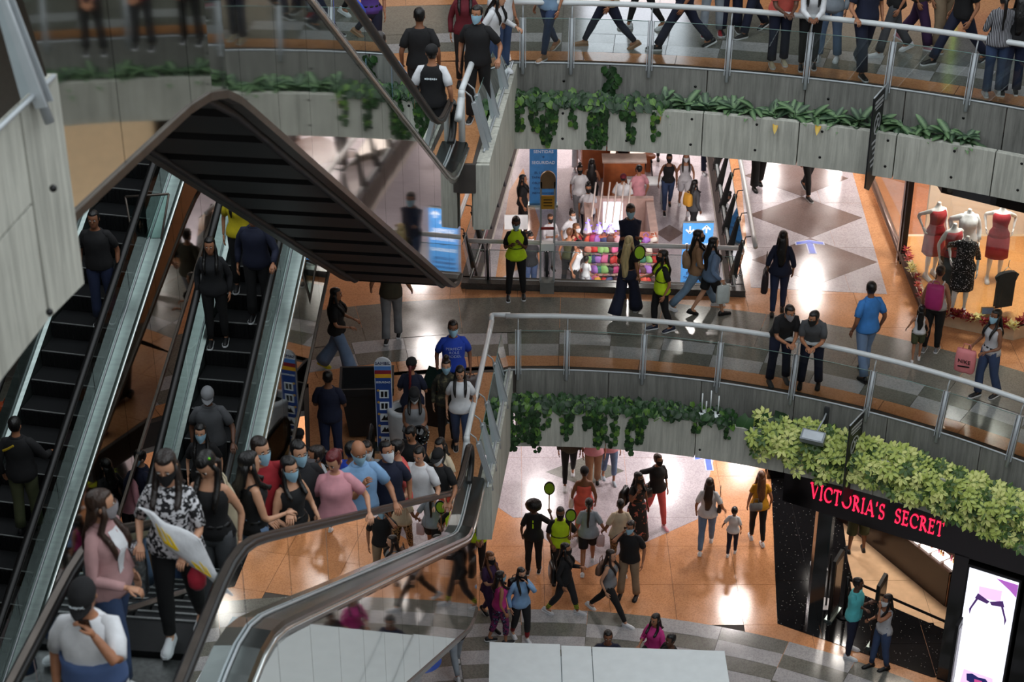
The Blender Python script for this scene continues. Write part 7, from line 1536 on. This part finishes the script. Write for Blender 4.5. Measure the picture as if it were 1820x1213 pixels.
rb = tag(MB().loft([[(.07*k_*cos(2*pi*i/12), .06*k_*sin(2*pi*i/12), z_) for i in range(12)] for z_, k_ in ((-.16, .5), (-.12, .95), (-.04, 1), (.04, .4), (.08, .2))]).build('red_pouch', mat('red_pouch', (170, 40, 58), .4, bump=.4, bscale=14)), 'small red pouch hanging below the large white bag', 'bag'); rb.location = w_fl.world((.22, -.28, .86))
# silver bag, phone, balloon
bag_at('foil_bag', 'crumpled silver foil bag between the pink jacket and the floral shirt', 'bag', w_fl.world((-.34, -.14, .98)), 10, .30, .16, .46, mat('silver_foil', (150, 150, 154), .22, .9, .3, 12, bump=1, bscale=16), .05)
def phone(p, s_, lab): 
    h = p.hand(s_); o = tag(MB().box((-.036, -.005, -.07), (.036, .005, .07)).build('phone', mat('phone_black', (14, 14, 16), .2)), lab, 'phone'); o.location = h; o.rotation_euler = (.4, 0, radians(p.hd))
phone(m_cap, 'L', 'dark phone held to the face of the man in the white and blue shirt'); phone(m_call, 'R', 'phone at the ear of the man in khaki trousers'); phone(w_call, 'R', 'phone in the hand of the woman at the shop entrance')
c = w_bal.world((.06, -.36, 1.02)); t = thing('balloon', 'glossy black balloon with white dots held by the woman in grey', 'balloon', c)
MB().ball((0, 0, 0), .15, .15, .165, 18, 12).build('envelope', mat('black_latex', (10, 10, 12), .08), t, local=True)
for k in range(22):
    a = 2*pi*k/11+.2*(k > 10); e = -.5 if k < 11 else .25; MB().ball((.151*cos(a)*cos(e), .151*sin(a)*cos(e), .165*sin(e)), .008, nu=6, nv=4).build('dot', M_LT, t, local=True)
MB().tube([(0, 0, -.16), (0, 0, -.19)], [.012, .02], 8).build('knot', mat('black_latex'), t, local=True)
# stroller and orange bag on the far left escalator
sp = P(85, 725, 7.4); t = thing('stroller', 'folded stroller with orange seat on the far left escalator', 'stroller', (sp.x, sp.y, sp.z-.62))
for pts in ([(-.2, 0, .08), (.12, .1, .95), (.2, .1, 1.0)], [(.22, .05, .08), (-.12, .1, .92), (-.2, .12, .98)], [(-.2, -.1, .1), (.2, -.1, .5)]): MB().tube(pts, .018, 8).build('frame_tube', mat('stroller_grey', (96, 98, 102), .4, .5), t, local=True)
for x in (-.22, .22): MB().tube([(x-.02, 0, .08), (x+.02, 0, .08)], .085, 14).build('wheel', M_RUBBER, t, local=True)
MB().loft([[(.15*k_*cos(2*pi*i/10), .06+.05*k_*sin(2*pi*i/10), z_) for i in range(10)] for z_, k_ in ((.3, .8), (.45, 1), (.75, 1), (.95, .7))]).build('seat', mat('orange_cloth', (190, 74, 20), .8), t, local=True)
MB().tube([(-.12, .0, 1.15), (-.1, 0, .5)], .016, 6).build('canopy_rod', mat('pale_rod', (222, 206, 198), .5), t, local=True)
sp = P(20, 742, 7.9); bag_at('backpack', 'orange backpack in the shade of the concrete block', 'backpack', (sp.x, sp.y, sp.z+.25), 10, .36, .24, .52, mat('orange_cloth', (190, 74, 20), .8), .06)
bag_at('carrier_bag', 'red and grey paper bag beside the dark escalator', 'bag', P(312, 800, 6.6), 40, .16, .10, .5, mat('red_paper', (120, 20, 40), .6), .12)
# white sale board on the far lower floor
c = P(900, 395, .9); t = tag(MB().box((-.3, -.02, -.2), (.3, .02, .2)).build('sale_board', M_WHITE), 'small white board held up near the left well posts', 'board'); t.location = (c.x+.25, c.y, c.z); MB().box((-.02, 0, -1.0), (.02, .03, -.2)).build('stand', M_STEEL, t, local=True); MB().box((-.15, -.1, -1.02), (.15, .12, -1.0)).build('foot', M_STEEL, t, local=True)
